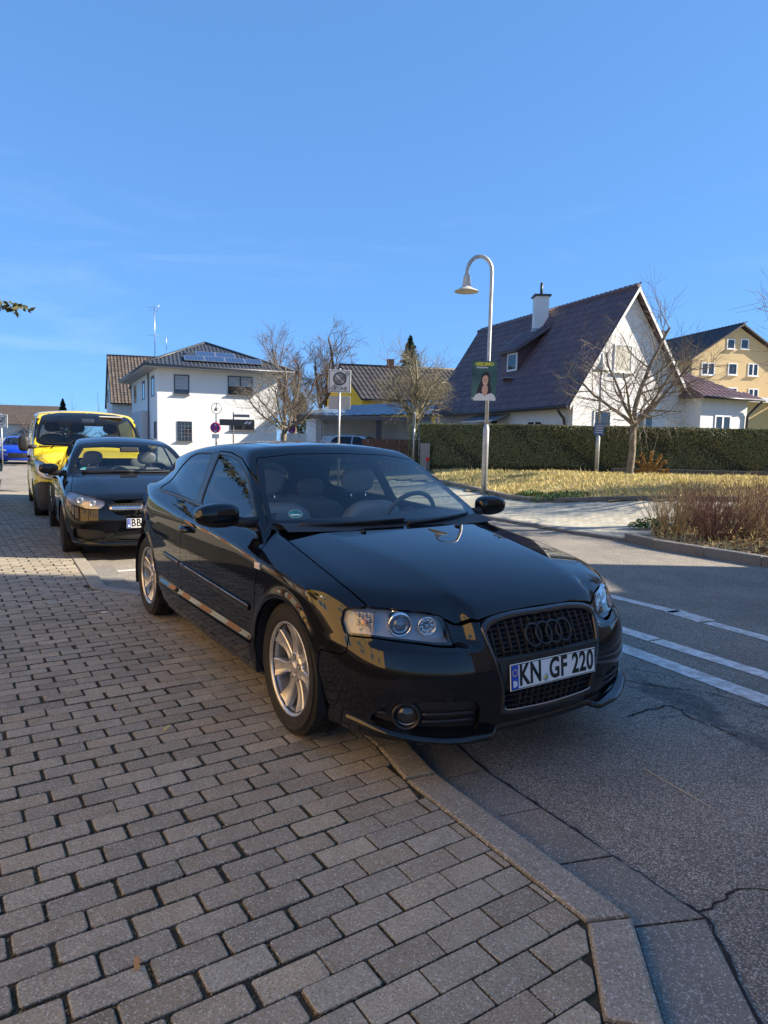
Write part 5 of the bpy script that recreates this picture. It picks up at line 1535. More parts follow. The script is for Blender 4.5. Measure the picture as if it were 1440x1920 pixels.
    def densify(L_, step, jit):
        out = []
        for a, c in zip(L_[:-1], L_[1:]):
            a, c = Vector(a), Vector(c); m = max(1, int((c - a).length / step))
            for k in range(m): out.append(tuple(a.lerp(c, k / m) + Vector((random.gauss(0, jit), random.gauss(0, jit)))))
        return out + [L_[-1]]
    ribbon(densify(offset_line(KERB, .397)[3:], .03, .003), .007, 'gutter_joint')
    ribbon(densify(offset_line(KERB, .150)[3:], .03, .001), .004, 'kerb_joint', -.0275)
    ribbon(densify([(.93, 1.915), (.985, 1.965), (1.03, 1.99), (1.10, 2.03), (1.17, 2.085), (1.30, 2.10), (1.46, 2.19), (1.7, 2.2)], .02, .005), .0042, 'road_crack', -.037)
    ribbon(densify([(1.5, 4.11), (1.73, 3.98), (1.95, 3.91), (2.16, 3.67), (2.6, 3.5)], .03, .008), .005, 'road_crack', -.037)
    ribbon(densify([(1.33, 3.51), (1.50, 3.63), (1.63, 3.68), (1.67, 3.5), (1.8, 3.3)], .03, .010), .007, 'road_crack', -.037)
    # far side: paved lay-by, its kerbs, planting strip
    FK = [road_pt(8.45, 40), (2.04, 14.0), (3.29, 11.57), (3.93, 10.67), (4.10, 9.95), (4.91, 8.59), (7.6, 3.6), road_pt(8.7, -14)]
    BK = [(-7.5, 33.0), (1.65, 21.3), (2.38, 19.05), (3.02, 16.78), (3.5, 15.93), (4.13, 15.49), (4.89, 15.21), (5.9, 14.75), (7.6, 13.5), (12.0, 7.0)]
    far_poly = FK[:4] + [(4.6, 11.3), (7.0, 9.2), (12.0, 2.0)][:0] + [(4.55, 11.2), (6.6, 11.6), (7.6, 13.5)] + BK[:8][::-1]
    q = MB(); lay_xs = np.arange(-14, 9, .4); lay_ys = np.arange(8, 42, .4)
    lay = terrain_sheet('parking_lay_by', lambda x, y: in_poly(x, y, far_poly), lay_xs, lay_ys, stone_mat('lay_by_joint', (.16, .14, .10), (.26, .23, .17), 60, spots=False), -.012)
    far_stone = stone_mat('far_paver', (.30, .27, .20), (.60, .54, .41), 60, spots=False)
    AV, AF, AT = [], [], []
    e1 = Vector((.86, .51)); e2 = Vector((-.51, .86))
    for i in range(-30, 90):
        for j in range(0, 270):
            aa = i * .2 + (.1 if j % 2 else 0) ; bb = 5 + j * .1
            c = e1 * aa + e2 * bb
            if not in_poly(c.x, c.y, far_poly) or c.y > 24: continue
            P = [tuple(c + e1 * x + e2 * y) for x, y in ((-.0975, -.048), (.0975, -.048), (.0975, .048), (-.0975, .048))]
            V, F = paver_geo(P, terr(c.x, c.y) + random.gauss(0, .0006), .004, .03, ((terr(c.x + .05, c.y) - terr(c.x - .05, c.y)) / .1, (terr(c.x, c.y + .05) - terr(c.x, c.y - .05)) / .1))
            V = V[4:]; F = [tuple(k - 4 for k in f) for f in F[4:]]
            o = len(AV); AV += V; AF += [tuple(k + o for k in f) for f in F]; AT += [min(1, max(0, random.gauss(.5, .16)))] * len(F)
    tag(mesh_tone('lay_by_bricks', AV, AF, AT, far_stone, lay), kind='stuff')
    def far_kerb(L, name, w, h, m, step=1.0):
        root = tag(MB().add([(L[0][0], L[0][1], terr(*L[0]) - .1), (L[1][0], L[1][1], terr(*L[1]) - .1), (L[1][0] + .05, L[1][1], terr(*L[1]) - .1)], [(0, 1, 2)]).build(name, m), kind='structure')
        O = offset_line(L, w)
        for i in range(len(L) - 1):
            a, c, ao, co = Vector(L[i]), Vector(L[i + 1]), Vector(O[i]), Vector(O[i + 1]); n = max(1, round((c - a).length / step))
            for j in range(n):
                t0, t1 = j / n + .006 / n, (j + 1) / n - .006 / n
                P = [tuple(a.lerp(c, t0)), tuple(a.lerp(c, t1)), tuple(ao.lerp(co, t1)), tuple(ao.lerp(co, t0))]
                mid = a.lerp(c, (t0 + t1) / 2); z = terr(mid.x, mid.y) + h
                d = (Vector(P[1]) - Vector(P[0])); sl = (terr(*P[1]) - terr(*P[0])) / max(d.length, .01); d.normalize()
                V, F = paver_geo(P, z, .012, .22, (sl * d.x, sl * d.y)); tn = min(1, max(0, random.gauss(.5, .15)))
                mesh_tone('kerb_stone', V, F, [tn] * len(F), m, root)
        return root
    fk = stone_mat('far_kerb_stone', (.10, .095, .088), (.24, .23, .21), 60, spots=False)
    far_kerb(FK[1:4][::-1], 'far_kerb', .16, .010, fk)
    far_kerb([(2.04, 14.0), (-.6, 18.8), (-4.5, 25.8)][::-1][::-1], 'far_kerb', -.16, .010, fk)
    far_kerb(FK[3:7][::-1], 'bed_kerb', .14, .09, fk)
    far_kerb(BK[1:9], 'verge_kerb', .12, .10, fk)
    # verge and planting bed soils
    verge = [(-8, 34)] + BK[1:9] + [(4.62, 11.15), (4.05, 10.68), (4.2, 9.97), (5.0, 8.62), (7.7, 3.7), (16, 1), (30, 14), (16, 22.2), (9, 22.2), (5, 22.6), (1.5, 25.4), (-5, 34)]
    terrain_sheet('verge', lambda x, y: in_poly(x, y, verge), np.arange(-9, 31, .45), np.arange(1, 35, .45), soil_mat(), .035)
    return verge
# ---------------------------------------------------------------- grass, shrubs, hedge, trees
def bark_mat(name, lo, hi):
    if name in MATS: return MATS[name]
    m = mat(name, hi, .9); nt = NT(m); v = nt.coords('Object', (1, 1, .35))
    nt.color(nt.ramp(nt.noise(v, 9, 7, .7), [(.3, lo), (.7, hi)])); nt.normal(nt.bump(nt.noise(v, 40, 5, .7), .6, .01)); return m
def leaf_mat(name, cols, rough=.55, trans=.0):
    if name in MATS: return MATS[name]
    m = mat(name, cols[0], rough, spec=.3); nt = NT(m)
    at = nt.n('ShaderNodeAttribute', attribute_name='tone')
    n = len(cols); nt.color(nt.ramp(at.outputs['Fac'], [(i / (n - 1), c) for i, c in enumerate(cols)])); return m
def cloud(name, V, F, tone, m, parent=None, kind=None):
    """many small faces given as arrays, one tone per face"""
    me = bpy.data.meshes.new(name); V = np.asarray(V, np.float32); F = np.asarray(F, np.int32)
    k = F.shape[1]
    me.vertices.add(len(V)); me.vertices.foreach_set('co', V.ravel())
    me.loops.add(F.size); me.loops.foreach_set('vertex_index', F.ravel())
    me.polygons.add(len(F)); me.polygons.foreach_set('loop_start', np.arange(0, F.size, k, dtype=np.int32)); me.polygons.foreach_set('loop_total', np.full(len(F), k, np.int32))
    a = me.attributes.new('tone', 'FLOAT', 'FACE'); a.data.foreach_set('value', np.asarray(tone, np.float32))
    me.update(calc_edges=True); me.validate()
    o = link_mesh(name, me, m, parent)
    if kind: o['kind'] = kind
    return o
def blades(P, h, w, lean, tone, bend=.5):
    """grass blades: two-segment tapering strips at points P"""
    n = len(P); a = rng.uniform(0, 2 * np.pi, n); d = np.stack([np.cos(a), np.sin(a), 0 * a], 1); s = np.stack([-np.sin(a), np.cos(a), 0 * a], 1)
    up = np.array([0, 0, 1.0]); L = (h * lean)[:, None]; H = h[:, None]; W = w[:, None]
    p0 = P; p1 = P + d * L * .35 + up * H * .6; p2 = P + d * L + up * H
    V = np.stack([p0 - s * W, p0 + s * W, p1 + s * W * .7, p1 - s * W * .7, p2], 1).reshape(-1, 3)
    o = np.arange(n)[:, None] * 5
    F = np.concatenate([o + [0, 1, 2], o + [0, 2, 3], o + [3, 2, 4]], 1).reshape(-1, 3)
    return V, F, np.repeat(tone, 3)
def scatter(poly, n, dens=None):
    P = np.array(poly); lo = P.min(0); hi = P.max(0); out = []
    while len(out) < n:
        q = rng.uniform(lo, hi, (n, 2))
        out += [tuple(x) for x in q if in_poly(x[0], x[1], poly) and (dens is None or rng.random() < dens(x[0], x[1]))]
    q = out[:n]
    return np.array([(x, y, terr(x, y) + .03) for x, y in q])
def leaf_quads(C, nrm, size, tone):
    n = len(C); r = rng.normal(size=(n, 3)); t = r - nrm * (r * nrm).sum(1)[:, None]; t /= np.linalg.norm(t, axis=1)[:, None]; b = np.cross(nrm, t)
    s = np.asarray(size)[:, None]
    V = np.stack([C - t * s, C + b * s * .45, C + t * s, C - b * s * .45], 1).reshape(-1, 3)
    return V, np.arange(n * 4).reshape(-1, 4), tone

class Limb:
    pass
def grow(b, p, d, length, rad, depth, cfg, ends=None):
    """one branch as a tapering tube, then its children"""
    n = max(3, int(length / cfg['seg'])); pts = [p.copy()]; dirs = [d.copy()]
    q = p.copy(); v = d.copy()
    for i in range(n):
        v = (v + Vector((random.gauss(0, 1), random.gauss(0, 1), random.gauss(0, 1))) * cfg['wob'][min(depth, len(cfg['wob']) - 1)] + Vector((0, 0, cfg['up'][min(depth, len(cfg['up']) - 1)]))).normalized()
        q = q + v * (length / n); pts.append(q.copy()); dirs.append(v.copy())
    tip = cfg['tip'] if depth >= cfg['levels'] else max(rad * .45, cfg['tip'])
    rs = [rad + (tip - rad) * (i / n)**.8 for i in range(n + 1)]
    b.tube(pts, rs, 7 if depth == 0 else (5 if depth == 1 else 3), caps=False)
    if ends is not None and depth >= cfg['levels']: ends.append((pts[-1], dirs[-1]))
    if depth >= cfg['levels']: return
    k = cfg['kids'][depth]
    for j in range(k):
        t = cfg['from'][depth] + (1 - cfg['from'][depth]) * (j + random.random()) / k
        i = min(n - 1, int(t * n)); o = pts[i].lerp(pts[i + 1], t * n - i if t * n - i < 1 else 1)
        ax = dirs[i].orthogonal().normalized(); ax = Matrix.Rotation(random.uniform(0, 2 * math.pi), 3, dirs[i]) @ ax
        ang = R(random.uniform(*cfg['ang'][depth])); nd = (dirs[i] * math.cos(ang) + ax * math.sin(ang)).normalized()
        ln = length * random.uniform(*cfg['len'][depth]) * (1.15 - .45 * t)
        grow(b, o, nd, ln, max(rs[i] * cfg['thin'][depth], cfg['tip'] * 1.3), depth + 1, cfg, ends)
def bare_tree(name, loc, trunk_h, trunk_r, cfg, label, bark, limbs=7, limb_len=2.2, limb_up=(25, 65), group=None, seed=1, lean=(0, 0), leader=True, cat='tree'):
    random.seed(seed)
    root = empty(name, loc, 0, label, cat, group)
    b = MB(); pts = []; v = Vector((lean[0], lean[1], 1)).normalized(); q = Vector((0, 0, -.1)); n = 8
    for i in range(n + 1):
        pts.append(q.copy()); v = (v + Vector((random.gauss(0, .04), random.gauss(0, .04), 0))).normalized(); q = q + v * (trunk_h + .1) / n
    rs = [trunk_r * (1.45 if i == 0 else (1.12 if i == 1 else 1.0 - .22 * i / n)) for i in range(n + 1)]
    b.tube(pts, rs, 10); b.build('trunk', bark, root)
    cr = MB(); top = pts[-1]
    for k in range(limbs):
        a = 2 * math.pi * (k + random.uniform(-.25, .25)) / limbs; e = R(random.uniform(*limb_up))
        d = Vector((math.cos(a) * math.cos(e), math.sin(a) * math.cos(e), math.sin(e)))
        o = pts[-1] - v * random.uniform(0, .35) * min(1, trunk_h / 2)
        grow(cr, o, d, limb_len * random.uniform(.75, 1.2), trunk_r * random.uniform(.42, .62), 0, cfg)
    if leader: grow(cr, top - v * .05, v, limb_len * 1.25, trunk_r * .70, 0, cfg)
    cr.build('crown', bark, root)
    return root
CFG_FRUIT = dict(levels=3, seg=.18, wob=[.10, .13, .11, .06], up=[.035, .06, .10, .06], tip=.0028, kids=[8, 6, 5], **{'from': [.18, .12, .15]}, ang=[(30, 70), (30, 75), (20, 60)], len=[(.40, .75), (.45, .95), (.5, 1.2)], thin=[.50, .50, .55])
CFG_STREET = dict(levels=3, seg=.18, wob=[.09, .11, .10, .06], up=[.02, .07, .12, .08], tip=.0028, kids=[8, 6, 5], **{'from': [.20, .12, .15]}, ang=[(30, 70), (30, 75), (20, 60)], len=[(.38, .62), (.45, .85), (.5, 1.2)], thin=[.48, .50, .55])
CFG_TALL = dict(levels=3, seg=.30, wob=[.06, .10, .10, .08], up=[.03, .06, .06, .05], tip=.007, kids=[9, 6, 5], **{'from': [.15, .15, .2]}, ang=[(25, 55), (25, 60), (20, 55)], len=[(.30, .50), (.45, .75), (.45, .9)], thin=[.42, .5, .55])

def build_plants(verge):
    straw = leaf_mat('dry_grass', [(.26, .27, .06), (.62, .50, .18), (.74, .61, .27), (.82, .70, .38)], .8)
    strip = [(1.75, 21.2), (2.5, 19.05), (3.15, 16.85), (3.62, 16.05), (4.2, 15.6), (4.95, 15.35), (5.95, 14.9), (7.7, 13.6), (11.5, 11.5), (14.5, 16), (13, 21.6), (9, 22.0), (5, 22.4), (1.7, 25.0)]
    P = scatter(strip, 52000); n = len(P)
    cl = np.sin(P[:, 0] * 2.3 + 1.7 * np.sin(P[:, 1] * 1.9)) * np.cos(P[:, 1] * 2.1) * .5 + .5
    h = rng.uniform(.04, .11, n) * (.55 + .8 * cl) ; h[rng.random(n) < .02] *= 2.0
    tone = np.clip(rng.normal(.50, .20, n) - (cl < .30) * .30, 0, 1)
    V, F, T = blades(P, h, rng.uniform(.004, .009, n), rng.uniform(.1, .9, n), tone); cloud('verge_grass', V, F, T, straw, None, 'stuff')
    # green weeds by the kerb
    green = leaf_mat('weed_leaf', [(.03, .07, .012), (.07, .15, .03), (.13, .22, .05)], .5)
    for k, (cx, cy, r) in enumerate(((4.15, 15.95, .55), (3.55, 16.7, .30), (4.6, 11.75, .28), (5.6, 9.15, .25))):
        m = int(900 * r * 2); a = rng.uniform(0, 2 * np.pi, m); q = r * np.sqrt(rng.random(m)); C = np.stack([cx + q * np.cos(a) * 1.3, cy + q * np.sin(a) * .7, 0 * a], 1)
        C[:, 2] = [terr(x, y) for x, y in C[:, :2]]; C[:, 2] += .04 + rng.random(m) * .16 * (1 - (q / r)**2 * .7)
        nr = rng.normal(size=(m, 3)) * .6 + [0, 0, 1]; nr /= np.linalg.norm(nr, axis=1)[:, None]
        V, F, T = leaf_quads(C, nr, rng.uniform(.018, .045, m), rng.random(m))
        tag(cloud('weed_clump', V, F, T, green), ('green leafy weeds spilling over the kerb edge of the dry verge', 'small green weeds beside the lamp post foot', 'green tuft at the left end of the shrub bed', 'green tuft under the bare shrubs by the road kerb')[k], 'weeds')
    # hedge: trimmed evergreen wall
    hm = leaf_mat('hedge_leaf', [(.07, .075, .035), (.12, .13, .055), (.18, .19, .075), (.32, .29, .10)], .6)
    L = [(1.25, 25.2), (4.9, 23.7), (9.5, 23.15), (16, 22.7), (26, 22.2)]
    root = empty('hedge', (1.25, 25.2, .5), 0, 'long dark clipped evergreen hedge across the front of the white gabled house', 'hedge')
    core = MB(); rows = []
    top = 2.20; C = []; N = []
    for i in range(len(L) - 1):
        a, c = Vector(L[i]), Vector(L[i + 1]); e = (c - a); ln = e.length; e.normalize(); nn = Vector((e.y, -e.x))
        m = int(ln * 2300)
        s = rng.uniform(0, ln, m); z = rng.uniform(.12, 1.0, m); z0 = np.array([terr(*(a + e * float(x))) for x in s[::50]]).repeat(50)[:m] if m else 0
        bul = .03 * np.sin(s * 1.7 + 2 * z * 3) + .02 * np.sin(s * 4.1 + z * 9) + rng.normal(0, .02, m)
        zz = z0 + z * (top - z0)
        C.append(np.stack([a.x + e.x * s + nn.x * (bul + .02), a.y + e.y * s + nn.y * (bul + .02), zz], 1)); N.append(np.tile([nn.x, nn.y, .25], (m, 1)))
        m2 = int(ln * 900); s = rng.uniform(0, ln, m2); w = rng.uniform(-.05, 1.0, m2)
        C.append(np.stack([a.x + e.x * s - nn.x * w, a.y + e.y * s - nn.y * w, top + .012 * np.sin(s * 2.3) + rng.normal(0, .010, m2)], 1)); N.append(np.tile([0, 0, 1.0], (m2, 1)))
        b = core; zc = terr(a.x, a.y)
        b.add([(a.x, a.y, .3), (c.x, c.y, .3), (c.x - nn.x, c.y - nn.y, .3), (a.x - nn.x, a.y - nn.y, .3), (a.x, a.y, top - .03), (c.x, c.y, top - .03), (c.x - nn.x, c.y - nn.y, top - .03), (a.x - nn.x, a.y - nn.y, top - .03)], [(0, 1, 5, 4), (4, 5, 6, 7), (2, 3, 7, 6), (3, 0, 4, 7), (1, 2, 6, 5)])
    m = 2500; a = Vector(L[0]); e = Vector((-.38, .92)); C.append(np.stack([a.x + e.x * rng.uniform(0, 1, m) - .03, a.y + e.y * rng.uniform(0, 1, m), rng.uniform(.5, top, m)], 1)); N.append(np.tile([-.9, -.4, .2], (m, 1)))
    C = np.concatenate(C) - np.array([1.25, 25.2, .5]); N = np.concatenate(N) + rng.normal(0, .32, (len(C), 3)); N /= np.linalg.norm(N, axis=1)[:, None]
    V, F, T = leaf_quads(C, N, rng.uniform(.022, .045, len(C)), np.clip(rng.normal(.42, .22, len(C)), 0, 1)); tag(cloud('hedge_leaves', V, F, T, hm, root), kind='stuff')
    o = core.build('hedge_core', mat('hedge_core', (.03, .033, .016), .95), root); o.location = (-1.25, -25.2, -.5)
    # low concrete edging under the right part of the hedge
    b = MB(); b.add([(7.6, 22.75, .45), (26, 21.7, .45), (26, 21.9, .45), (7.6, 22.95, .45), (7.6, 22.75, .80), (26, 21.7, .80), (26, 21.9, .80), (7.6, 22.95, .80)], [(0, 1, 5, 4), (4, 5, 6, 7), (1, 2, 6, 5), (3, 0, 4, 7), (2, 3, 7, 6)])
    tag(b.build('low_wall', stone_mat('far_kerb_stone', (.1, .1, .1), (.2, .2, .2))), 'low grey concrete edging at the foot of the dark hedge', 'wall')
    # bare twig shrubs in the roadside bed
    twig = bark_mat('twig', (.07, .036, .028), (.20, .10, .07)); twig2 = bark_mat('twig_pale', (.18, .13, .07), (.42, .31, .16))
    random.seed(11)
    spots = [(4.72, 11.05, .70), (5.05, 10.35, .80), (5.35, 11.6, .75), (5.75, 10.5, .85), (5.75, 9.5, .75), (6.3, 11.4, .80), (6.35, 9.0, .80), (6.9, 10.2, .85), (7.0, 8.0, .8), (7.7, 9.4, .8)]
    for k, (x, y, hgt) in enumerate(spots):
        lab = ('bare twiggy shrub at the very left end of the roadside bed', 'bare shrub right at the kerb, left end of the roadside bed', 'bare shrub at the back left of the roadside bed, against the dry grass', 'bare shrub in the middle of the roadside bed, tallest of the near ones',
               'bare shrub at the kerb with brown leaf litter round its foot', 'bare shrub at the back middle of the roadside bed', 'bare shrub at the kerb nearest the right picture edge', 'bare shrub in the second row near the right picture edge', 'bare shrub of the bed just beyond the right picture edge', 'rear bare shrub of the bed by the right picture edge')[k]
        r = empty('bare_shrub', (x, y, terr(x, y)), 0, lab, 'shrub', 'leafless shrubs in the roadside bed')
        b = MB()
        for j in range(92):
            a = random.uniform(0, 2 * math.pi); q = random.uniform(0, .26); e = R(random.uniform(48, 88))
            d = Vector((math.cos(a) * math.cos(e), math.sin(a) * math.cos(e), math.sin(e))); p = Vector((q * math.cos(a), q * math.sin(a), -.02))
            ln = hgt * random.uniform(.65, 1.1); pts = [p]; v = d
            for i in range(5):
                v = (v + Vector((random.gauss(0, .10), random.gauss(0, .10), .05))).normalized(); p = p + v * ln / 5; pts.append(p)
                if i > 0:
                    for t in range(2):
                        sd = (v + Vector((random.gauss(0, .6), random.gauss(0, .6), random.gauss(.1, .3)))).normalized(); l2 = random.uniform(.07, .22); b.tube([p, p + sd * l2 * .5, p + (sd + Vector((0, 0, .3))).normalized() * l2], [.0028, .0022, .0015], 3, caps=False)
            b.tube(pts, [.0055, .005, .0045, .004, .003, .002], 4, caps=False)
        b.build('stems', twig if k % 3 else twig2, r)
    lit = leaf_mat('leaf_litter', [(.05, .025, .012), (.13, .055, .02), (.22, .11, .045), (.30, .19, .09)], .8)
    bed = [(4.25, 10.7), (4.3, 10.0), (5.08, 8.7), (7.2, 5.2), (9, 5), (9, 11.5), (6.2, 13.2), (4.9, 12.4)]
    P = scatter(bed, 9000); P[:, 2] += rng.random(len(P)) * .05; nr = rng.normal(size=(len(P), 3)) * .5 + [0, 0, 1]; nr /= np.linalg.norm(nr, axis=1)[:, None]
    V, F, T = leaf_quads(P, nr, rng.uniform(.02, .045, len(P)), rng.random(len(P))); cloud('leaf_litter', V, F, T, lit, None, 'stuff')
    P = scatter(bed, 2600, lambda x, y: .35 if y < 10.4 else 1); n = len(P)
    V, F, T = blades(P, rng.uniform(.05, .15, n), rng.uniform(.003, .006, n), rng.uniform(.1, .9, n), np.clip(rng.normal(.35, .25, n), 0, 1)); cloud('bed_grass', V, F, T, straw, None, 'stuff')
    # dead little conifer by the right tree
    r = empty('dead_conifer', (8.25, 21.3, .6), 0, 'small dead golden-brown conifer cut-off lying beside the bare fruit tree', 'plant'); random.seed(4)
    V, F, T = [], [], []
    st = MB(); k0 = 0
    for j in range(9):
        a = R(-5 + 190 * j / 8); d = Vector((math.cos(a), -.3 + .1 * (j % 3), max(.15, math.sin(a)))).normalized(); ln = .55 + .18 * math.sin(a)
        pts = [Vector((0, 0, .05)) + d * ln * t for t in (0, .4, .75, 1)]; st.tube(pts, [.02, .014, .010, .005], 5)
        C = np.array([tuple(pts[0].lerp(pts[-1], .25 + .75 * random.random())) for _ in range(260)]) + rng.normal(0, .022, (260, 3)); nr = rng.normal(size=(260, 3)); nr /= np.linalg.norm(nr, axis=1)[:, None]
        v, f, t = leaf_quads(C, nr, np.full(260, .035), rng.random(260)); V.append(v); F.append(f + k0); T.append(t); k0 += len(v)
    st.build('branches', twig2, r); tag(cloud('needles', np.concatenate(V), np.concatenate(F), np.concatenate(T), leaf_mat('dead_needles', [(.16, .08, .02), (.34, .19, .06), (.48, .32, .12)], .8), r), kind='stuff')
    # trees
    bk = bark_mat('bark_grey', (.09, .075, .056), (.26, .22, .165)); bk2 = bark_mat('bark_brown', (.09, .06, .045), (.27, .19, .135)); bk3 = bark_mat('bark_lichen', (.12, .105, .07), (.33, .29, .18))
    bare_tree('fruit_tree', (7.59, 21.15, .6), 1.75, .115, CFG_STREET, 'leafless fruit tree with spreading crown in front of the white gable house', bk, 6, 2.35, (14, 60), seed=103)
    bare_tree('fruit_tree', (1.0, 27.0, .55), 1.9, .12, CFG_STREET, 'leafless tree between the garage canopy and the hedge end', bk3, 8, 1.95, (34, 78), seed=106)
    bare_tree('fruit_tree', (-5.05, 33.0, 0), 2.2, .15, CFG_STREET, 'leafless tree at the right corner of the white hipped-roof house', bk, 7, 2.35, (15, 60), seed=107)
    for k, (x, y, hh) in enumerate(((-6.6, 49, 4.6), (-4.7, 51, 5.4))):
        bare_tree('tall_tree', (x, y, 0), 3.0, .22, CFG_TALL, ('tall leafless tree behind, left one of the reddish pair', 'tallest leafless tree behind, right one of the reddish pair')[k], bk2, 5, hh * .95, (55, 84), 'tall bare trees behind the corner', seed=31 + k)
    # trees just outside the frame whose twigs reach in
    bare_tree('fruit_tree', (10.9, 15.4, .6), 1.9, .14, CFG_FRUIT, 'leafless tree at the right edge, only branch tips in view', bk, 7, 2.0, (10, 62), seed=14)
    bare_tree('fruit_tree', (9.2, 12.3, .5), 2.6, .12, CFG_FRUIT, 'leafless tree beyond the right edge, single twigs reaching in high up', bk, 5, 1.75, (20, 60), seed=17)
    # far shrubs and trees at the left end of the street
    random.seed(3)
    cfgs = dict(CFG_FRUIT, levels=2, kids=[7, 6])
    for k, (x, y, h) in enumerate(((-17.2, 34, 1.2), (-20.5, 44, 1.6), (-18.6, 47, 1.7), (-23.5, 52, 2.2), (-17.0, 52, 1.8), (-26, 50, 2.3), (-21.6, 60, 2.4))):
        bare_tree('bare_bush', (x, y, 0), .5, .07, cfgs, 'leafless bush in the gardens at the far left end of the street', bk2, 9, h, (25, 80), 'leafless bushes far down the street', seed=50 + k, cat='bush')
    conifer((1.75, 54, .3), 9.6, 3.6, 'dark spruce standing behind the tree by the yellow house', 3)
    conifer((-29.2, 62, 0), 4.9, 1.6, 'dark conifer far left above the van roof', 4)
    conifer((-6.9, 56, 0), 5.5, 2.4, 'dark evergreen behind the tree at the white house corner', 6)

def conifer(loc, h, r, label, seed):
    random.seed(seed); root = empty('spruce', loc, 0, label, 'tree')
    MB().tube([(0, 0, -.1), (0, 0, h * .5), (0, 0, h * .97)], [.16, .10, .02], 7).build('trunk', bark_mat('bark_brown', (.06, .042, .03), (.17, .12, .085)), root)
    n = 7500; z = h * (.12 + .88 * rng.random(n)**1.1); lay = (z / .55); k = 1 - (z / h); rr = r * k**.85 * (.55 + .45 * (1 - (lay % 1))); a = rng.uniform(0, 2 * np.pi, n)
    wob = 1 + .22 * np.sin(a * 5 + np.floor(lay) * 2.1)
    q = rr * wob * np.sqrt(rng.uniform(.25, 1, n))
    C = np.stack([q * np.cos(a), q * np.sin(a), z - q * .28], 1); nr = rng.normal(size=(n, 3)); nr /= np.linalg.norm(nr, axis=1)[:, None]
    V, F, T = leaf_quads(C, nr, rng.uniform(.07, .16, n) * (h / 9)**.5, rng.random(n))
    cloud('crown', V, F, T, leaf_mat('spruce_needle', [(.010, .020, .010), (.022, .042, .02), (.05, .07, .03)], .7), root)
    return root
# ---------------------------------------------------------------- buildings
def render_mat(name, col, dirt=.12, scale=1.0):
    """painted render with soft weather marks"""
    if name in MATS: return MATS[name]
    m = mat(name, col, .9, spec=.2); nt = NT(m); v = nt.coords('Object'); vs = nt.coords('Object', (1.5, 1.5, .25))
    st = nt.ramp(nt.noise(vs, 1.2, 6, .65), [(.45, (0, 0, 0)), (.75, (1, 1, 1))]); g = nt.noise(v, 1.6, 5, .6)
    c = nt.mix(nt.math('MULTIPLY', st, dirt), col, tuple(.55 * k for k in col)); c = nt.mix(nt.math('MULTIPLY', g, dirt * .8), c, tuple(.8 * k for k in col))
    nt.color(c); nt.normal(nt.bump(nt.noise(v, 60, 4, .6), .25, .01)); return m
def tile_mat(name, lo, hi, rough=.6):
    if name in MATS: return MATS[name]
    m = mat(name, hi, rough); nt = NT(m); v = nt.coords('Object'); at = nt.n('ShaderNodeAttribute', attribute_name='tone')
    f = nt.math('MULTIPLY_ADD', at.outputs['Fac'], .55, nt.math('MULTIPLY_ADD', nt.noise(v, 2.0, 7, .7), .9, -.22), clamp=True)
    nt.color(nt.mix(f, lo, hi)); nt.normal(nt.bump(nt.noise(v, 50, 4), .3, .01)); return m
def tile_roof(parent, o, u, w, lu, lw, tw, th, m, name='roof_tile', individuals=300, trim=None, lift=.03, order=None):
    """pantiles from eave (o) upwards; u along the eave, w up the slope; trim(a, b) keeps a tile"""
    o, u, w = Vector(o), Vector(u).normalized(), Vector(w).normalized(); n = u.cross(w).normalized()
    if n.z < 0: n = -n
    prof = [(-.5, .0), (-.36, .028), (-.20, .036), (-.05, .016), (.15, .0), (.35, .0), (.51, .012)]
    cells = []
    for j in range(int(lw / th) + 1):
        for i in range(int(lu / tw) + 1):
            a, b = i * tw + tw / 2, j * th
            if a > lu or b > lw - th * .3: continue
            if trim and not trim(a, b + th / 2): continue
            cells.append((a, b))
    if order: cells.sort(key=order)
    k = min(individuals, len(cells))
    if individuals:
        V = []
        for (x, h) in prof: V.append((x * tw, -.02, h + lift + .022))
        for (x, h) in prof: V.append((x * tw, th * 1.06, h + lift))
        for (x, h) in prof: V.append((x * tw, -.02, h + lift + .004))
        p = len(prof); F = [(i, i + 1, p + i + 1, p + i) for i in range(p - 1)] + [(2 * p + i, 2 * p + i + 1, i + 1, i) for i in range(p - 1)]
        mes = []
        for q in range(5):
            me = bpy.data.meshes.new(name); me.from_pydata(V, [], F); at = me.attributes.new('tone', 'FLOAT', 'FACE'); at.data.foreach_set('value', [.15 + .17 * q] * len(F)); me.materials.append(m); me.update(); mes.append(me)
        B = Matrix(((u.x, w.x, n.x, 0), (u.y, w.y, n.y, 0), (u.z, w.z, n.z, 0), (0, 0, 0, 1)))
        for a, b in cells[:k]:
            t = bpy.data.objects.new(name, random.choice(mes)); COL.objects.link(t); t.parent = parent
            c = o + u * (a + random.gauss(0, .004)) + w * (b + random.gauss(0, .005)); M = B.copy(); M.translation = c; t.matrix_local = M
    if len(cells) > k:
        V, F, T = [], [], []
        for a, b in cells[k:]:
            base = len(V); c = o + u * (a + random.gauss(0, .004)) + w * (b + random.gauss(0, .005)); p = len(prof); tn = random.random()
            for yy, dz in ((-.02, .022), (th * 1.06, 0), (-.02, .004)):
                for x, h in prof: V.append(tuple(c + u * (x * tw) + w * yy + n * (h + lift + dz)))
            F += [(base + i, base + i + 1, base + p + i + 1, base + p + i) for i in range(p - 1)] + [(base + 2 * p + i, base + 2 * p + i + 1, base + i + 1, base + i) for i in range(p - 1)]; T += [tn] * (2 * p - 2)
        tag(mesh_tone(name + 's', V, F, T, m, parent), kind='stuff')

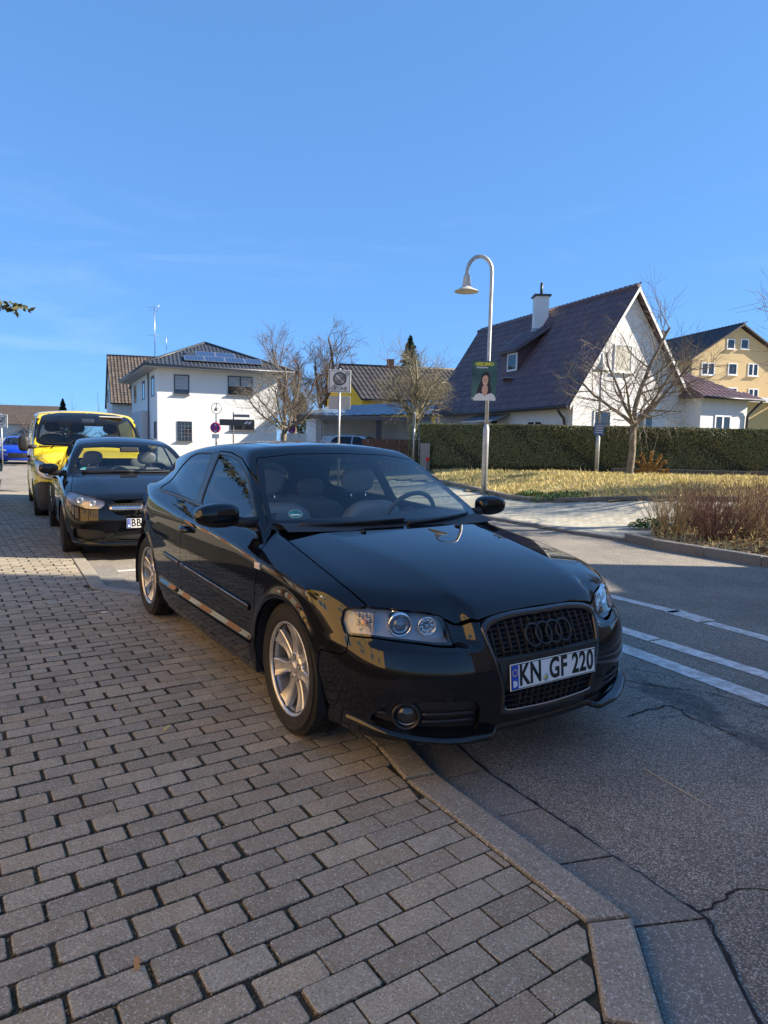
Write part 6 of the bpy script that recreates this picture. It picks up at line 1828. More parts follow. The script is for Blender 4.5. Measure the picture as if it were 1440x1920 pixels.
def window(parent, c, d, w, h, frame_m, panes=1, sill=None, depth=.10, blind=0.0, name='window', curtain=None, fr=.06, dark=True):
    """c: centre on the wall face, d: direction along the wall to the viewer's right; built proud/recessed as given"""
    d = Vector((d[0], d[1], 0)).normalized(); n = Vector((d.y, -d.x, 0)); M = Matrix(((d.x, 0, n.x, c[0]), (d.y, 0, n.y, c[1]), (0, 1, 0, c[2]), (0, 0, 0, 1)))
    b = MB(); z0, z1 = -.02, .022
    for lo, hi in (((-w / 2, -h / 2, z0), (-w / 2 + fr, h / 2, z1)), ((w / 2 - fr, -h / 2, z0), (w / 2, h / 2, z1)), ((-w / 2 + fr, h / 2 - fr, z0), (w / 2 - fr, h / 2, z1)), ((-w / 2 + fr, -h / 2, z0), (w / 2 - fr, -h / 2 + fr, z1))): b.box(lo, hi, M)
    for k in range(1, panes):
        x = -w / 2 + w * k / panes; b.box((x - fr * .7, -h / 2 + fr, z0), (x + fr * .7, h / 2 - fr, z1 - .003), M)
    o = b.build(name, frame_m, parent)
    gm = mat('window_glass', (.015, .018, .022), .03, spec=.9)
    for k in range(panes):
        x0 = -w / 2 + w * k / panes + fr * .6; x1 = -w / 2 + w * (k + 1) / panes - fr * .6
        q = MB(); q.add([tuple(M @ Vector(p)) for p in ((x0, -h / 2 + fr * .5, .004), (x1, -h / 2 + fr * .5, .004), (x1, h / 2 - fr * .5, .004), (x0, h / 2 - fr * .5, .004))], [(0, 1, 2, 3)])
        q.build('pane', gm if not curtain else curtain, o)
    if blind:
        q = MB(); m = 9
        for k in range(int(m * blind)):
            y1 = h / 2 - fr - k * (h - 2 * fr) / m; q.box((-w / 2 + fr, y1 - (h - 2 * fr) / m * .88, .006), (w / 2 - fr, y1, .013), M)
        tag(q.build('blind', mat('blind_grey', (.42, .44, .46), .5, .2), o), kind='stuff')
    if sill is not None:
        q = MB(); q.box((-w / 2 - .05, -h / 2 - .05, -.02), (w / 2 + .05, -h / 2 - .005, .11), M); q.build('sill', sill, o)
    return o
def prism_wall(name, plan, z0, z1, m, parent, kind=None):
    b = MB(); b.prism(plan, z0, z1); o = b.build(name, m, parent); return o
def pipe(name, pts, r, m, parent): return MB().tube(pts, r, 8).build(name, m, parent)
def vadd(c, d, s, e=None, t=0.0, z=0.0):
    q = Vector((c[0], c[1], 0)) + Vector((d[0], d[1], 0)) * s
    if e is not None: q += Vector((e[0], e[1], 0)) * t
    return Vector((q.x, q.y, z))

def house_white_hip():
    c = (-14, 42); fd = Vector((.94, .34)).normalized(); ld = Vector((-.45, .893)).normalized()
    root = empty('white_house', (-14, 42, 0), 0, 'white two-storey house with shallow hipped grey roof and solar panels', 'house'); root.location = (0, 0, 0)
    wall = render_mat('white_render', (.80, .79, .76), .05); dk = mat('anthracite', (.035, .038, .044), .45); gut = mat('gutter_grey', (.10, .105, .115), .4, .3)
    F, D, H = 7.35, 13.0, 5.85
    P = [vadd(c, fd, 0), vadd(c, fd, F), vadd(c, fd, F, ld, D), vadd(c, fd, 0, ld, D)]
    prism_wall('wall', [(p.x, p.y) for p in P], -.3, H, wall, root)
    ov = .85
    E = [vadd(c, fd, -ov, ld, -ov, H + .05), vadd(c, fd, F + ov, ld, -ov, H + .05), vadd(c, fd, F + ov, ld, D + ov, H + .05), vadd(c, fd, -ov, ld, D + ov, H + .05)]
    r1 = vadd(c, fd, F / 2, ld, F / 2 + .4, 7.95); r2 = vadd(c, fd, F / 2, ld, D - F / 2 - .2, 7.95)
    rm = tile_mat('roof_anthracite', (.030, .036, .046), (.058, .066, .080), .5)
    b = MB(); V = [tuple(q) for q in E] + [tuple(r1), tuple(r2)]; b.add(V, [(0, 1, 4), (1, 2, 5, 4), (2, 3, 5), (3, 0, 4, 5)]); b.add([(q.x, q.y, q.z - .02) for q in E], [(3, 2, 1, 0)])
    roof = b.build('roof', rm, root)
    MB().prism([(q.x, q.y) for q in E], H - .10, H + .03).build('soffit', mat('soffit_grey', (.38, .38, .38), .7), roof)
    # tiles on the two slopes in view
    for A, Bp, top in ((E[0], E[1], r1), (E[3], E[0], None)):
        u = (Bp - A); lu = u.length; u.normalize()
        if top is not None:
            pk = (r1 - A); s = pk.dot(u); w = pk - u * s; lw = w.length; w.normalize()
            tile_roof(roof, A + Vector((0, 0, .01)), u, w, lu, lw, .24, .42, rm, individuals=300, trim=lambda a, b_, s=s, lu=lu, lw=lw: a > s * b_ / lw and a < lu - (lu - s) * b_ / lw, lift=.01)
        else:
            pa = (r2 - A); pb = (r1 - A); sa, sb = pa.dot(u), pb.dot(u); w = pa - u * sa; lw = w.length; w.normalize()
            tile_roof(roof, A + Vector((0, 0, .01)), u, w, lu, lw, .24, .42, rm, individuals=0, trim=lambda a, b_: a > sa * b_ / lw and a < lu - (lu - sb) * b_ / lw, lift=.01)
    # ridge and hip caps
    b = MB()
    for a, q in ((E[0], r1), (E[1], r1), (r1, r2), (E[3], r2)): b.tube([a + Vector((0, 0, .06)), q + Vector((0, 0, .07))], .09, 6)
    b.build('ridge_caps', rm, roof)
    b = MB(); b.tube([E[0] + Vector((0, 0, -.03)), E[1] + Vector((0, 0, -.03))], .075, 8); b.tube([E[3] + Vector((0, 0, -.03)), E[0] + Vector((0, 0, -.03))], .075, 8); b.build('gutter', gut, roof)
    # solar panels on the front slope
    u = (E[1] - E[0]).normalized(); s = (r1 - E[0]).dot(u); w = (r1 - E[0]) - u * s; lw = w.length; w.normalize(); n = u.cross(w).normalized()
    pm = mat('solar_cell', (.016, .028, .075), .07, .0, .8, .6); nt = NT(pm); v = nt.coords('Object')
    fm = mat('solar_frame', (.55, .56, .58), .35, .8)
    for (a, b_, ww) in ((2.35, .70, 1.22), (3.59, .70, 1.22), (4.83, .70, 1.22), (6.07, .70, 1.10), (3.10, 1.75, 1.22), (4.34, 1.75, 1.22)):
        hh = 1.02; o = E[0] + u * a + w * b_ + n * .14; M = frame_matrix(o, u, w)
        p = MB(); p.box((0, 0, 0), (ww, hh, .035), M); po = p.build('solar_panel', fm, roof)
        q = MB()
        for i in range(6):
            for j in range(4): q.box((.03 + i * (ww - .06) / 6, .03 + j * (hh - .06) / 4, .035), (.03 + (i + .95) * (ww - .06) / 6, .03 + (j + .94) * (hh - .06) / 4, .0375), M)
        tag(q.build('solar_cells', pm, po), kind='stuff')
    M = frame_matrix(E[0] + u * 2.50 + w * 1.85 + n * .10, u, w); MB().box((0, 0, 0), (.55, .70, .05), M).build('roof_window', dk, roof)
    # openings
    W = lambda s_, z: vadd(c, fd, s_, None, 0, z) + Vector((fd.y, -fd.x, 0)) * .012
    sl = mat('sill_grey', (.16, .165, .17), .5)
    window(root, W(1.43, 4.83), fd, .90, 1.20, dk, 1, sl, blind=.8)
    window(root, W(5.0, 4.93), fd, 1.56, 1.20, dk, 2, sl, blind=.65)
    o = window(root, W(1.6, 1.98), fd, .88, 1.22, dk, 1, sl)
    b = MB(); p0 = W(1.6, 1.98); M = Matrix(((fd.x, 0, fd.y, p0.x), (fd.y, 0, -fd.x, p0.y), (0, 1, 0, p0.z), (0, 0, 0, 1)))
    for k in range(1, 4): b.box((-.40 + .2 * k - .012, -.55, .006), (-.40 + .2 * k + .012, .55, .02), M)
    for k in range(1, 5): b.box((-.38, -.55 + .22 * k - .01, .007), (.38, -.55 + .22 * k + .01, .018), M)
    tag(b.build('window_grille', mat('grille_steel', (.35, .36, .37), .4, .8), o), kind='stuff')
    window(root, W(5.15, 2.42), fd, 1.52, .56, dk, 2, sl)
    L = lambda s_, z: vadd(c, ld, s_, None, 0, z) + Vector((-ld.y, ld.x, 0)).normalized() * .012
    for s_ in (1.75, 6.1, 10.8): window(root, L(s_, 4.78), -ld, 1.15, 1.28, dk, 1, None)
    window(root, L(.85, 2.02), -ld, .95, 1.05, dk, 1, None)
    # grey side porch on the left wall
    q = vadd(c, ld, 3.4); nn = Vector((-ld.y, ld.x, 0)); pl = [q, q + Vector((ld.x, ld.y, 0)) * 5.4, q + Vector((ld.x, ld.y, 0)) * 5.4 + nn * .5, q + nn * .5]
    MB().prism([(p.x, p.y) for p in pl][::-1], -.2, 3.3).build('porch', mat('porch_grey', (.50, .50, .51), .7), root)
    pipe('downpipe', [L(3.2, 5.7) + nn * .08, L(3.2, 0) + nn * .08], .05, gut, root)
    # aerial
    b = MB(); p = vadd(c, fd, .8, ld, 6.4); 
    b.tube([(p.x, p.y, 7.0), (p.x, p.y, 10.6)], .025, 6)
    for k, (z, l) in enumerate(((10.5, .55), (10.3, .40), (8.6, .5))): b.tube([(p.x - l, p.y, z), (p.x + l * .5, p.y, z + .03)], .012, 4)
    b.tube([(p.x + .15, p.y, 10.2), (p.x + .32, p.y, 10.7)], .015, 4)
    b.tube([(p.x + .8, p.y, 7.6), (p.x + .8, p.y, 8.6)], .02, 5); b.build('aerial', mat('steel', (.45, .46, .47), .4, .8), roof)

def gable_house(name, label, c, d, e, F, D, H0, HR, ground, wall_m, roof_m, ov=.35, apex=.5, tile=(.30, .36), individuals=300, tile_sides=(0,), tile_order=None, eave_ov=.45):
    """c: near corner; d along the gable, e along the ridge; apex at apex*F; H0 eave, HR ridge height"""
    root = empty(name, (0, 0, 0), 0, label, 'house'); d = Vector((d[0], d[1])).normalized(); e = Vector((e[0], e[1])).normalized()
    A = lambda s, t, z: vadd(c, d, s, e, t, z)
    m = F * apex
    b = MB(); V = []
    for t in (0, D): V += [tuple(A(0, t, ground)), tuple(A(F, t, ground)), tuple(A(F, t, H0)), tuple(A(m, t, HR - .12)), tuple(A(0, t, H0))]
    b.add(V, [(0, 1, 2, 3, 4), (9, 8, 7, 6, 5), (0, 4, 9, 5), (1, 6, 7, 2)]); b.build('wall', wall_m, root)
    roof = None
    for side in (0, 1):
        s0, s1 = (0, m) if side == 0 else (F, m)
        sl = (HR - H0) / (m if side == 0 else F - m); sg = -1 if side == 0 else 1
        lo = A(s0 + sg * eave_ov, -ov, H0 - sl * eave_ov); lo2 = A(s0 + sg * eave_ov, D + ov, H0 - sl * eave_ov); hi = A(m, -ov, HR); hi2 = A(m, D + ov, HR)
        q = MB(); up = Vector((0, 0, .10)); V = [lo, lo2, hi2, hi]; V = [tuple(x) for x in V] + [tuple(x + up) for x in V]
        q.add(V, [(0, 1, 2, 3), (7, 6, 5, 4), (0, 4, 5, 1), (3, 2, 6, 7), (0, 3, 7, 4), (1, 5, 6, 2)] if side else [(3, 2, 1, 0), (4, 5, 6, 7), (1, 5, 4, 0), (7, 6, 2, 3), (4, 7, 3, 0), (2, 6, 5, 1)])
        o = q.build('roof', roof_m, root); roof = roof or o
        if side in tile_sides:
            u = (lo2 - lo).normalized(); w = (hi - lo); lw = w.length
            tile_roof(o, lo + up, u, w, (lo2 - lo).length, lw, tile[0], tile[1], roof_m, individuals=individuals, lift=.008, order=tile_order)
    MB().tube([A(m, -ov, HR + .10), A(m, D + ov, HR + .10)], .10, 7).build('ridge_caps', roof_m, roof)
    return root, A, roof

def house_white_gable():
    d = Vector((.9225, .386)); e = Vector((-.386, .9225)); c = (7.6, 28.0)
    wall = render_mat('old_white_render', (.74, .73, .71), .16); rm = tile_mat('roof_brown', (.080, .048, .050), (.185, .112, .112), .5)
    root, A, roof = gable_house('white_house', 'white steep-gabled house with dark brown tiled roof behind the hedge', c, d, e, 6.0, 12.4, 3.72, 8.05, .3, wall, rm, .30, .47, (.30, .36), 300, (0, 1), lambda q: q[0] + .3 * q[1], .42)
    wf = mat('white_frame', (.75, .75, .74), .4); gut = mat('gutter_brown', (.05, .045, .045), .4, .3); dk = mat('anthracite', (.035, .038, .044), .45)
    trim = mat('verge_board', (.70, .68, .64), .6)
    # verge boards on the gable
    b = MB()
    for s0, s1 in ((-.40, 2.82), (6.40, 2.82)):
        z0 = 3.72 - (8.05 - 3.72) / (2.82 if s0 < 0 else 3.18) * .42; p0, p1 = A(s0, -.31, z0), A(s1, -.31, 8.05); q0, q1 = A(s0, -.33, z0), A(s1, -.33, 8.05)
        b.add([tuple(p0 + Vector((0, 0, -.10))), tuple(p1 + Vector((0, 0, -.10))), tuple(p1 + Vector((0, 0, .09))), tuple(p0 + Vector((0, 0, .09))), tuple(q0 + Vector((0, 0, -.10))), tuple(q1 + Vector((0, 0, -.10))), tuple(q1 + Vector((0, 0, .09))), tuple(q0 + Vector((0, 0, .09)))], [(0, 1, 2, 3), (7, 6, 5, 4), (0, 4, 5, 1), (3, 2, 6, 7)])
    b.build('verge_board', trim, root)
    zg = 3.72 - (8.05 - 3.72) / 2.82 * .42
    MB().tube([A(-.50, -.3, zg + .02), A(-.50, 12.7, zg + .02)], .07, 8).build('gutter', gut, roof)
    pipe('downpipe', [A(-.50, .35, zg - .02), A(-.42, .35, zg - .18), A(-.14, .40, zg - .42), A(-.07, .42, zg - .7), A(-.07, .42, .4)], .055, gut, root)
    MB().box((-.5, 0, 0), (0, .1, .1)).build('x', gut, root) if False else None
    # frieze under the eave of the long wall
    b = MB(); p = [A(-.012, .02, 3.05), A(-.012, 12.3, 3.05), A(-.012, 12.3, 3.60), A(-.012, .02, 3.60)]
    # long wall windows (wall faces left)
    n = -d; W = lambda t, z: A(-.014, t, z)
    for t, z, w_, h_, pn in ((2.6, 2.05, 1.15, 1.15, 2), (8.3, 2.05, 1.05, 1.0, 2), (11.6, 2.1, .8, .9, 1)):
        window(root, W(t, z), -e, w_, h_, wf, pn, trim)
    # porch roof over the side door
    b = MB(); V = [A(-.02, 4.6, 2.95), A(-.02, 7.6, 2.95), A(-1.0, 7.6, 2.60), A(-1.0, 4.6, 2.60)]; V = [tuple(q) for q in V] + [tuple(q + Vector((0, 0, .08))) for q in V]
    b.add(V, [(3, 2, 1, 0), (4, 5, 6, 7), (2, 3, 7, 6), (3, 0, 4, 7), (1, 2, 6, 5)]); b.build('porch_roof', mat('porch_glass', (.22, .26, .29), .15, spec=.8), root)
    window(root, W(6.1, 1.75), -e, 1.0, 2.0, wf, 1, None, name='side_door')
    # gable windows (wall faces the street)
    G = lambda s, z: A(s, -.014, z)
    sh = mat('shutter_beige', (.46, .44, .36), .6)
    o = window(root, G(2.42, 5.22), d, .95, 1.15, wf, 1, trim, curtain=sh)
    window(root, G(1.5, 2.45), d, .90, 1.15, wf, 1, trim); window(root, G(3.75, 2.45), d, .95, 1.15, wf, 2, trim)
    # chimney
    p = A(2.35, 5.9, 0); ch = MB(); ch.cbox((p.x, p.y, 7.75), (.66, .66, 2.1)); q = ch.build('chimney', wall, roof)
    MB().cbox((p.x, p.y, 8.845), (.82, .82, .09)).build('chimney_cap', dk, q); MB().tube([(p.x, p.y, 8.89), (p.x, p.y, 9.5)], .07, 8).build('flue', dk, q)
    MB().cbox((p.x, p.y, 7.16), (.86, .86, .16)).build('flashing', mat('lead', (.32, .33, .34), .4, .5), q)
    # wedge dormer with window on the left slope
    sl = (8.05 - 3.72) / 2.82; t0, t1 = 5.3, 6.8
    s_f, z_b, z_t = .75, 3.72 + sl * .75 + .12, 0; z_t = z_b + 1.10; s_b = (z_t + .95 - 3.72) / sl
    b = MB(); V = [A(s_f, t0, z_b - .3), A(s_f, t1, z_b - .3), A(s_f, t1, z_t), A(s_f, t0, z_t), A(s_b, t0, z_t + .9), A(s_b, t1, z_t + .9), A(s_b, t0, z_b), A(s_b, t1, z_b)]
    b.add([tuple(q) for q in V], [(1, 0, 3, 2), (0, 6, 4, 3), (1, 2, 5, 7)]); dm = b.build('dormer', rm, roof)
    b = MB(); V = [A(s_f - .25, t0 - .2, z_t - .12), A(s_f - .25, t1 + .2, z_t - .12), A(s_b + .1, t1 + .7, z_t + 1.15), A(s_b + .1, t0 - .7, z_t + 1.15)]
    V = [tuple(q) for q in V] + [tuple(q + Vector((0, 0, .09))) for q in V]; b.add(V, [(0, 1, 2, 3), (7, 6, 5, 4), (0, 4, 5, 1), (1, 5, 6, 2), (3, 7, 4, 0)]); b.build('dormer_roof', rm, dm)
    u = Vector(V[5]) - Vector(V[4]); w = Vector(V[7]) - Vector(V[4]); w = w - u.normalized() * w.dot(u.normalized())
    tile_roof(dm, Vector(V[4]), u, w, u.length, w.length, .30, .36, rm, individuals=0, lift=.01)
    window(dm, A(s_f - .02, (t0 + t1) / 2 - .3, (z_b + z_t) / 2 + .0), -e, .85, .85, wf, 1, None, fr=.08)
    q = MB(); q.cbox(tuple(A(s_f - .25, (t0 + t1) / 2 - .3, z_b - .25)), (.5, .9, .03)); q.build('dormer_apron', mat('lead', (.32, .33, .34), .4, .5), dm)
    # single-storey annex on the right
    cx = A(6.0, -1.0, 0)
    Pn = [A(6.0, -.9, 0), A(8.75, -.9, 0), A(8.75, 4.5, 0), A(6.0, 4.5, 0)]
    an = MB().prism([(q.x, q.y) for q in Pn], .3, 3.75).build('annex', wall, root)
    E = [A(5.6, -1.35, 3.72), A(9.25, -1.35, 3.72), A(9.25, 5, 3.72), A(5.6, 5, 3.72)]; T = [A(5.95, .9, 4.95), A(6.9, 1.2, 4.95), A(6.9, 3, 4.95), A(5.95, 3, 4.95)]
    b = MB(); b.add([tuple(q) for q in E + T], [(0, 1, 5, 4), (1, 2, 6, 5), (4, 5, 6, 7), (3, 2, 1, 0), (3, 0, 4, 7)]); ar = b.build('annex_roof', rm, an)
    u = E[1] - E[0]; w = (T[0] - E[0]); w = w - u.normalized() * w.dot(u.normalized()); lw = w.length; lu = u.length; s1 = (T[0] - E[0]).dot(u.normalized()); s2 = lu - (T[1] - E[0]).dot(u.normalized())
    tile_roof(ar, E[0], u, w, lu, lw, .30, .36, rm, individuals=0, lift=.012, trim=lambda a, b_: s1 * b_ / lw < a < lu - s2 * b_ / lw)
    MB().tube([E[0], E[1]], .06, 8).build('gutter', gut, ar)
    pipe('downpipe', [A(9.15, -1.3, 3.66), A(9.0, -1.15, 3.45), A(8.70, -.98, 3.05), A(8.62, -.97, .5)], .055, gut, an)
    window(an, A(7.3, -.914, 2.15), d, .95, 1.75, wf, 2, None, fr=.07)

def house_beige():
    d = Vector((.97, .24)); e = Vector((-.24, .97)); c = (21.0, 47.7)
    wall = render_mat('beige_render', (.58, .44, .24), .10); rm = tile_mat('roof_dark', (.020, .018, .022), (.052, .046, .05), .55)
    root, A, roof = gable_house('beige_house', 'beige three-storey gabled house with dark roof at the far right', c, d, e, 7.9, 14, 7.9, 10.25, .3, wall, rm, .35, .47, (.34, .40), 0, (0,), None, .45)
    wf = mat('white_frame', (.75, .75, .74), .4); G = lambda s, z: A(s, -.014, z); sl = mat('sill_white', (.7, .7, .68), .5)
    for s, z, w_, h_ in ((3.0, 8.97, .66, .70), (4.13, 9.03, .66, .70), (1.28, 7.18, 1.08, .85), (3.28, 7.26, .75, .82), (4.98, 7.29, .85, .88), (3.4, 5.65, .80, .68), (5.15, 5.55, .85, .88), (1.3, 3.3, 1.0, 1.1)): window(root, G(s, z), d, w_, h_, wf, 2 if w_ > .8 else 1, sl, fr=.07)
    p = A(2.2, 7.0, 0); q = MB().cbox((p.x, p.y, 9.8), (.75, .75, 1.9)).build('chimney', render_mat('chimney_brick', (.36, .15, .09), .3), roof); MB().cbox((p.x, p.y, 10.8), (.9, .9, .1)).build('chimney_cap', mat('lead', (.32, .33, .34), .4, .5), q)
    # lower wing with white ledges
    P = [A(-1.2, -4.0, 0), A(9.5, -4.0, 0), A(9.5, -.05, 0), A(-1.2, -.05, 0)]
    wg = MB().prism([(x.x, x.y) for x in P], .3, 4.65).build('wing', render_mat('wing_yellow', (.56, .42, .20), .10), root)
    b = MB(); b.prism([(x.x, x.y) for x in (A(-1.5, -4.4, 0), A(3.2, -4.4, 0), A(3.2, 0, 0), A(-1.5, 0, 0))], 4.66, 4.98); b.build('wing_coping', mat('sill_white', (.7, .7, .68), .5), wg)
    b = MB(); b.prism([(x.x, x.y) for x in (A(3.3, -5.2, 0), A(10, -5.2, 0), A(10, -3.4, 0), A(3.3, -3.4, 0))], 4.25, 4.62); b.build('wing_canopy', mat('sill_white'), wg)

def house_brown_roof():
    c = (-26.0, 57.0); d = Vector((.97, .24)); e = Vector((-.24, .97))
    # ridge runs along the street front: the roof slope faces the camera
    root, A, roof = gable_house('gabled_house', 'white house with tall brown tiled roof and brick dormer, half hidden behind the white house', (-26.3, 64.6), Vector((.42, -.91)), Vector((.985, .17)), 9.2, 9.0, 4.65, 8.55, -.2, render_mat('old_white_render', (.74, .73, .71), .16), tile_mat('roof_old_brown', (.05, .040, .032), (.14, .108, .085), .8), .15, .5, (.28, .36), 0, (1,), None, .5)
    # dormer
    s = 6.7; z0, z1 = 5.35, 7.6
    b = MB(); V = [A(s + 1.3, 2.9, z0 - .3), A(s + 1.3, 5.6, z0 - .3), A(s + 1.3, 5.6, 6.35), A(s + 1.3, 2.9, 6.35), A(s - 1.2, 2.9, 7.2), A(s - 1.2, 5.6, 7.2), A(s - 1.2, 2.9, 5), A(s - 1.2, 5.6, 5)]
    b.add([tuple(q) for q in V], [(0, 1, 2, 3), (6, 0, 3, 4), (1, 7, 5, 2)]); dm = b.build('dormer', render_mat('dormer_brick', (.40, .17, .09), .3), roof)
    b = MB(); V = [A(s + 1.75, 2.6, 6.2), A(s + 1.75, 5.9, 6.2), A(s - 1.6, 5.9, 7.75), A(s - 1.6, 2.6, 7.75)]; V = [tuple(q) for q in V] + [tuple(q + Vector((0, 0, .14))) for q in V]; b.add(V, [(3, 2, 1, 0), (4, 5, 6, 7), (0, 1, 5, 4), (1, 2, 6, 5), (3, 0, 4, 7)]); b.build('dormer_roof', tile_mat('roof_old_brown', (0, 0, 0), (0, 0, 0)), dm)
    window(dm, A(s + 1.32, 4.5, 5.85), Vector((.985, .17)), 1.2, .85, mat('white_frame'), 1, None, fr=.1)
    for t in (3.9, 4.7): window(root, A(9.23, t, 3.55), Vector((.985, .17)), .55, .55, mat('white_frame'), 1, None)
    window(root, A(3.0, -.02, 5.2), Vector((.42, -.91)), .8, 1.1, mat('anthracite'), 1, None)

def house_yellow_and_garage():
    wall = render_mat('yellow_render', (.72, .47, .06), .08); rm = tile_mat('roof_dark2', (.030, .026, .026), (.075, .064, .060), .6)
    d = Vector((.35, -.94)); e = Vector((.99, .12))
    root, A, roof = gable_house('yellow_house', 'yellow house with dark ribbed roof rising behind the garage canopy', (-4.1, 47.6), Vector((.50, -.866)), Vector((.985, .17)), 5.2, 7.6, 4.4, 6.5, .2, wall, rm, .25, .45, (.30, .50), 0, (1,), None, .35)
    MB().cbox(tuple(A(2.3, 3.2, 6.6)), (.5, .5, 1.0)).build('chimney', render_mat('chimney_brick', (.36, .15, .09), .3), roof)
    # garage row with mono-pitch metal canopy
    g = empty('garage', (0, 0, 0), 0, 'weathered white garage under a pale blue metal canopy roof', 'garage')
    gw = render_mat('garage_wall', (.82, .80, .75), .25)
    P = [(-3.6, 35.3), (2.6, 37.5), (1.6, 41.5), (-4.6, 39.4)]
    MB().prism(P, .2, 2.75).build('wall', gw, g)
    mm = mat('canopy_metal', (.12, .16, .20), .35, .0); nt = NT(mm); v = nt.coords('Object'); nt.color(nt.ramp(nt.noise(v, 1.2, 6, .65), [(.3, (.09, .13, .17)), (.7, (.16, .20, .25))]))
    a, b_, c, d2 = Vector((-4.4, 33.6, 2.72)), Vector((2.2, 33.6, 2.97)), Vector((2.9, 38.2, 3.95)), Vector((-3.1, 37.4, 3.40))
    q = MB(); rows = []; n = 56
    for i in range(n + 1):
        t = i / n; lo = a.lerp(b_, t); hi = d2.lerp(c, t); k = .035 if i % 4 == 0 else 0; rows.append([(lo.x, lo.y, lo.z + k), (hi.x, hi.y, hi.z + k)])
    q.sheet(rows, False); rows2 = [[(x, y, z - .06) for x, y, z in r] for r in rows]; q.sheet([r[::-1] for r in rows2], False)
    rf = q.build('canopy', mm, g)
    MB().box((-4.4, 33.52, 2.60), (2.2, 33.60, 2.80)).build('canopy_gutter', mat('gutter_grey', (.10, .105, .115), .4, .3), rf)
    pm = mat('post_grey', (.32, .33, .34), .5)
    for x in (-3.3, -.35): MB().box((x - .13, 33.7, 0), (x + .13, 33.95, 2.75)).build('canopy_post', pm if x < -2 else mat('post_dark', (.05, .05, .055), .5), g)
    dr = mat('garage_door', (.80, .80, .78), .5); q = MB(); M = frame_matrix((-2.35, 35.743, 1.45), (6.2, 2.2, 0), (0, 0, 1))
    for k in range(7): q.box((-.95, -1.0 + k * .285, .01), (.95, -1.0 + k * .285 + .27, .05), M)
    q.build('garage_door', dr, g)
    # courtyard wall left of it
    tag(MB().box((-6.0, 39.0, 0), (-3.4, 39.25, 1.95)).build('garden_wall', render_mat('wall_white', (.72, .70, .64), .15)), 'low whitewashed wall between the white house and the garage', 'wall')
    # brown gate and post beside the hedge
    bm = mat('brown_board', (.10, .045, .028), .7); gt = empty('wooden_gate', (0, 0, 0), 0, 'reddish-brown board gate at the left end of the hedge', 'gate')
    for k in range(9): MB().box((-.95 + k * .24, 26.0, .4), (-.95 + k * .24 + .225, 26.04, 1.62), Matrix.Translation((.05, 0, 0))).build('board', bm, gt)
    MB().box((-.9, 26.045, .75), (1.25, 26.09, .87)).build('rail', bm, gt); MB().box((-.9, 26.045, 1.3), (1.25, 26.09, 1.42)).build('rail', bm, gt)
    tag(MB().box((1.28, 24.9, .3), (1.62, 25.1, 1.50)).build('gate_post', mat('concrete_grey', (.26, .25, .24), .9)), 'plain grey concrete post at the left end of the hedge', 'post')
    r = empty('reflector_post', (1.50, 24.2, .5), 0, 'short post with round red reflector in front of the hedge end', 'reflector'); MB().tube([(0, 0, 0), (0, 0, .40)], .02, 6).build('post', mat('post_dark'), r); MB().lathe([(0, 0), (.075, 0), (.075, .02), (0, .02)], Matrix(((1, 0, 0, 0), (0, 0, -1, -.02), (0, 1, 0, .43), (0, 0, 0, 1))), 16).build('disc', mat('sign_red', (.55, .02, .015), .4), r)

def block(name, label, P, h, m, roof_m=None, pitch=1.5, cat='house'):
    root = empty(name, (0, 0, 0), 0, label, cat); MB().prism(P, -.1, h).build('wall', m, root)
    if roof_m:
        c = Vector((sum(x for x, y in P) / len(P), sum(y for x, y in P) / len(P))); E = [Vector((x, y)) + (Vector((x, y)) - c).normalized() * .6 for x, y in P]
        m1 = (E[0] + E[3]) / 2; m2 = (E[1] + E[2]) / 2; a = m1.lerp(m2, .12); b = m1.lerp(m2, .88)
        V = [(q.x, q.y, h) for q in E] + [(a.x, a.y, h + pitch), (b.x, b.y, h + pitch)]
        MB().add(V, [(0, 1, 5, 4), (1, 2, 5), (2, 3, 4, 5), (3, 0, 4), (3, 2, 1, 0)]).build('roof', roof_m, root)
    return root
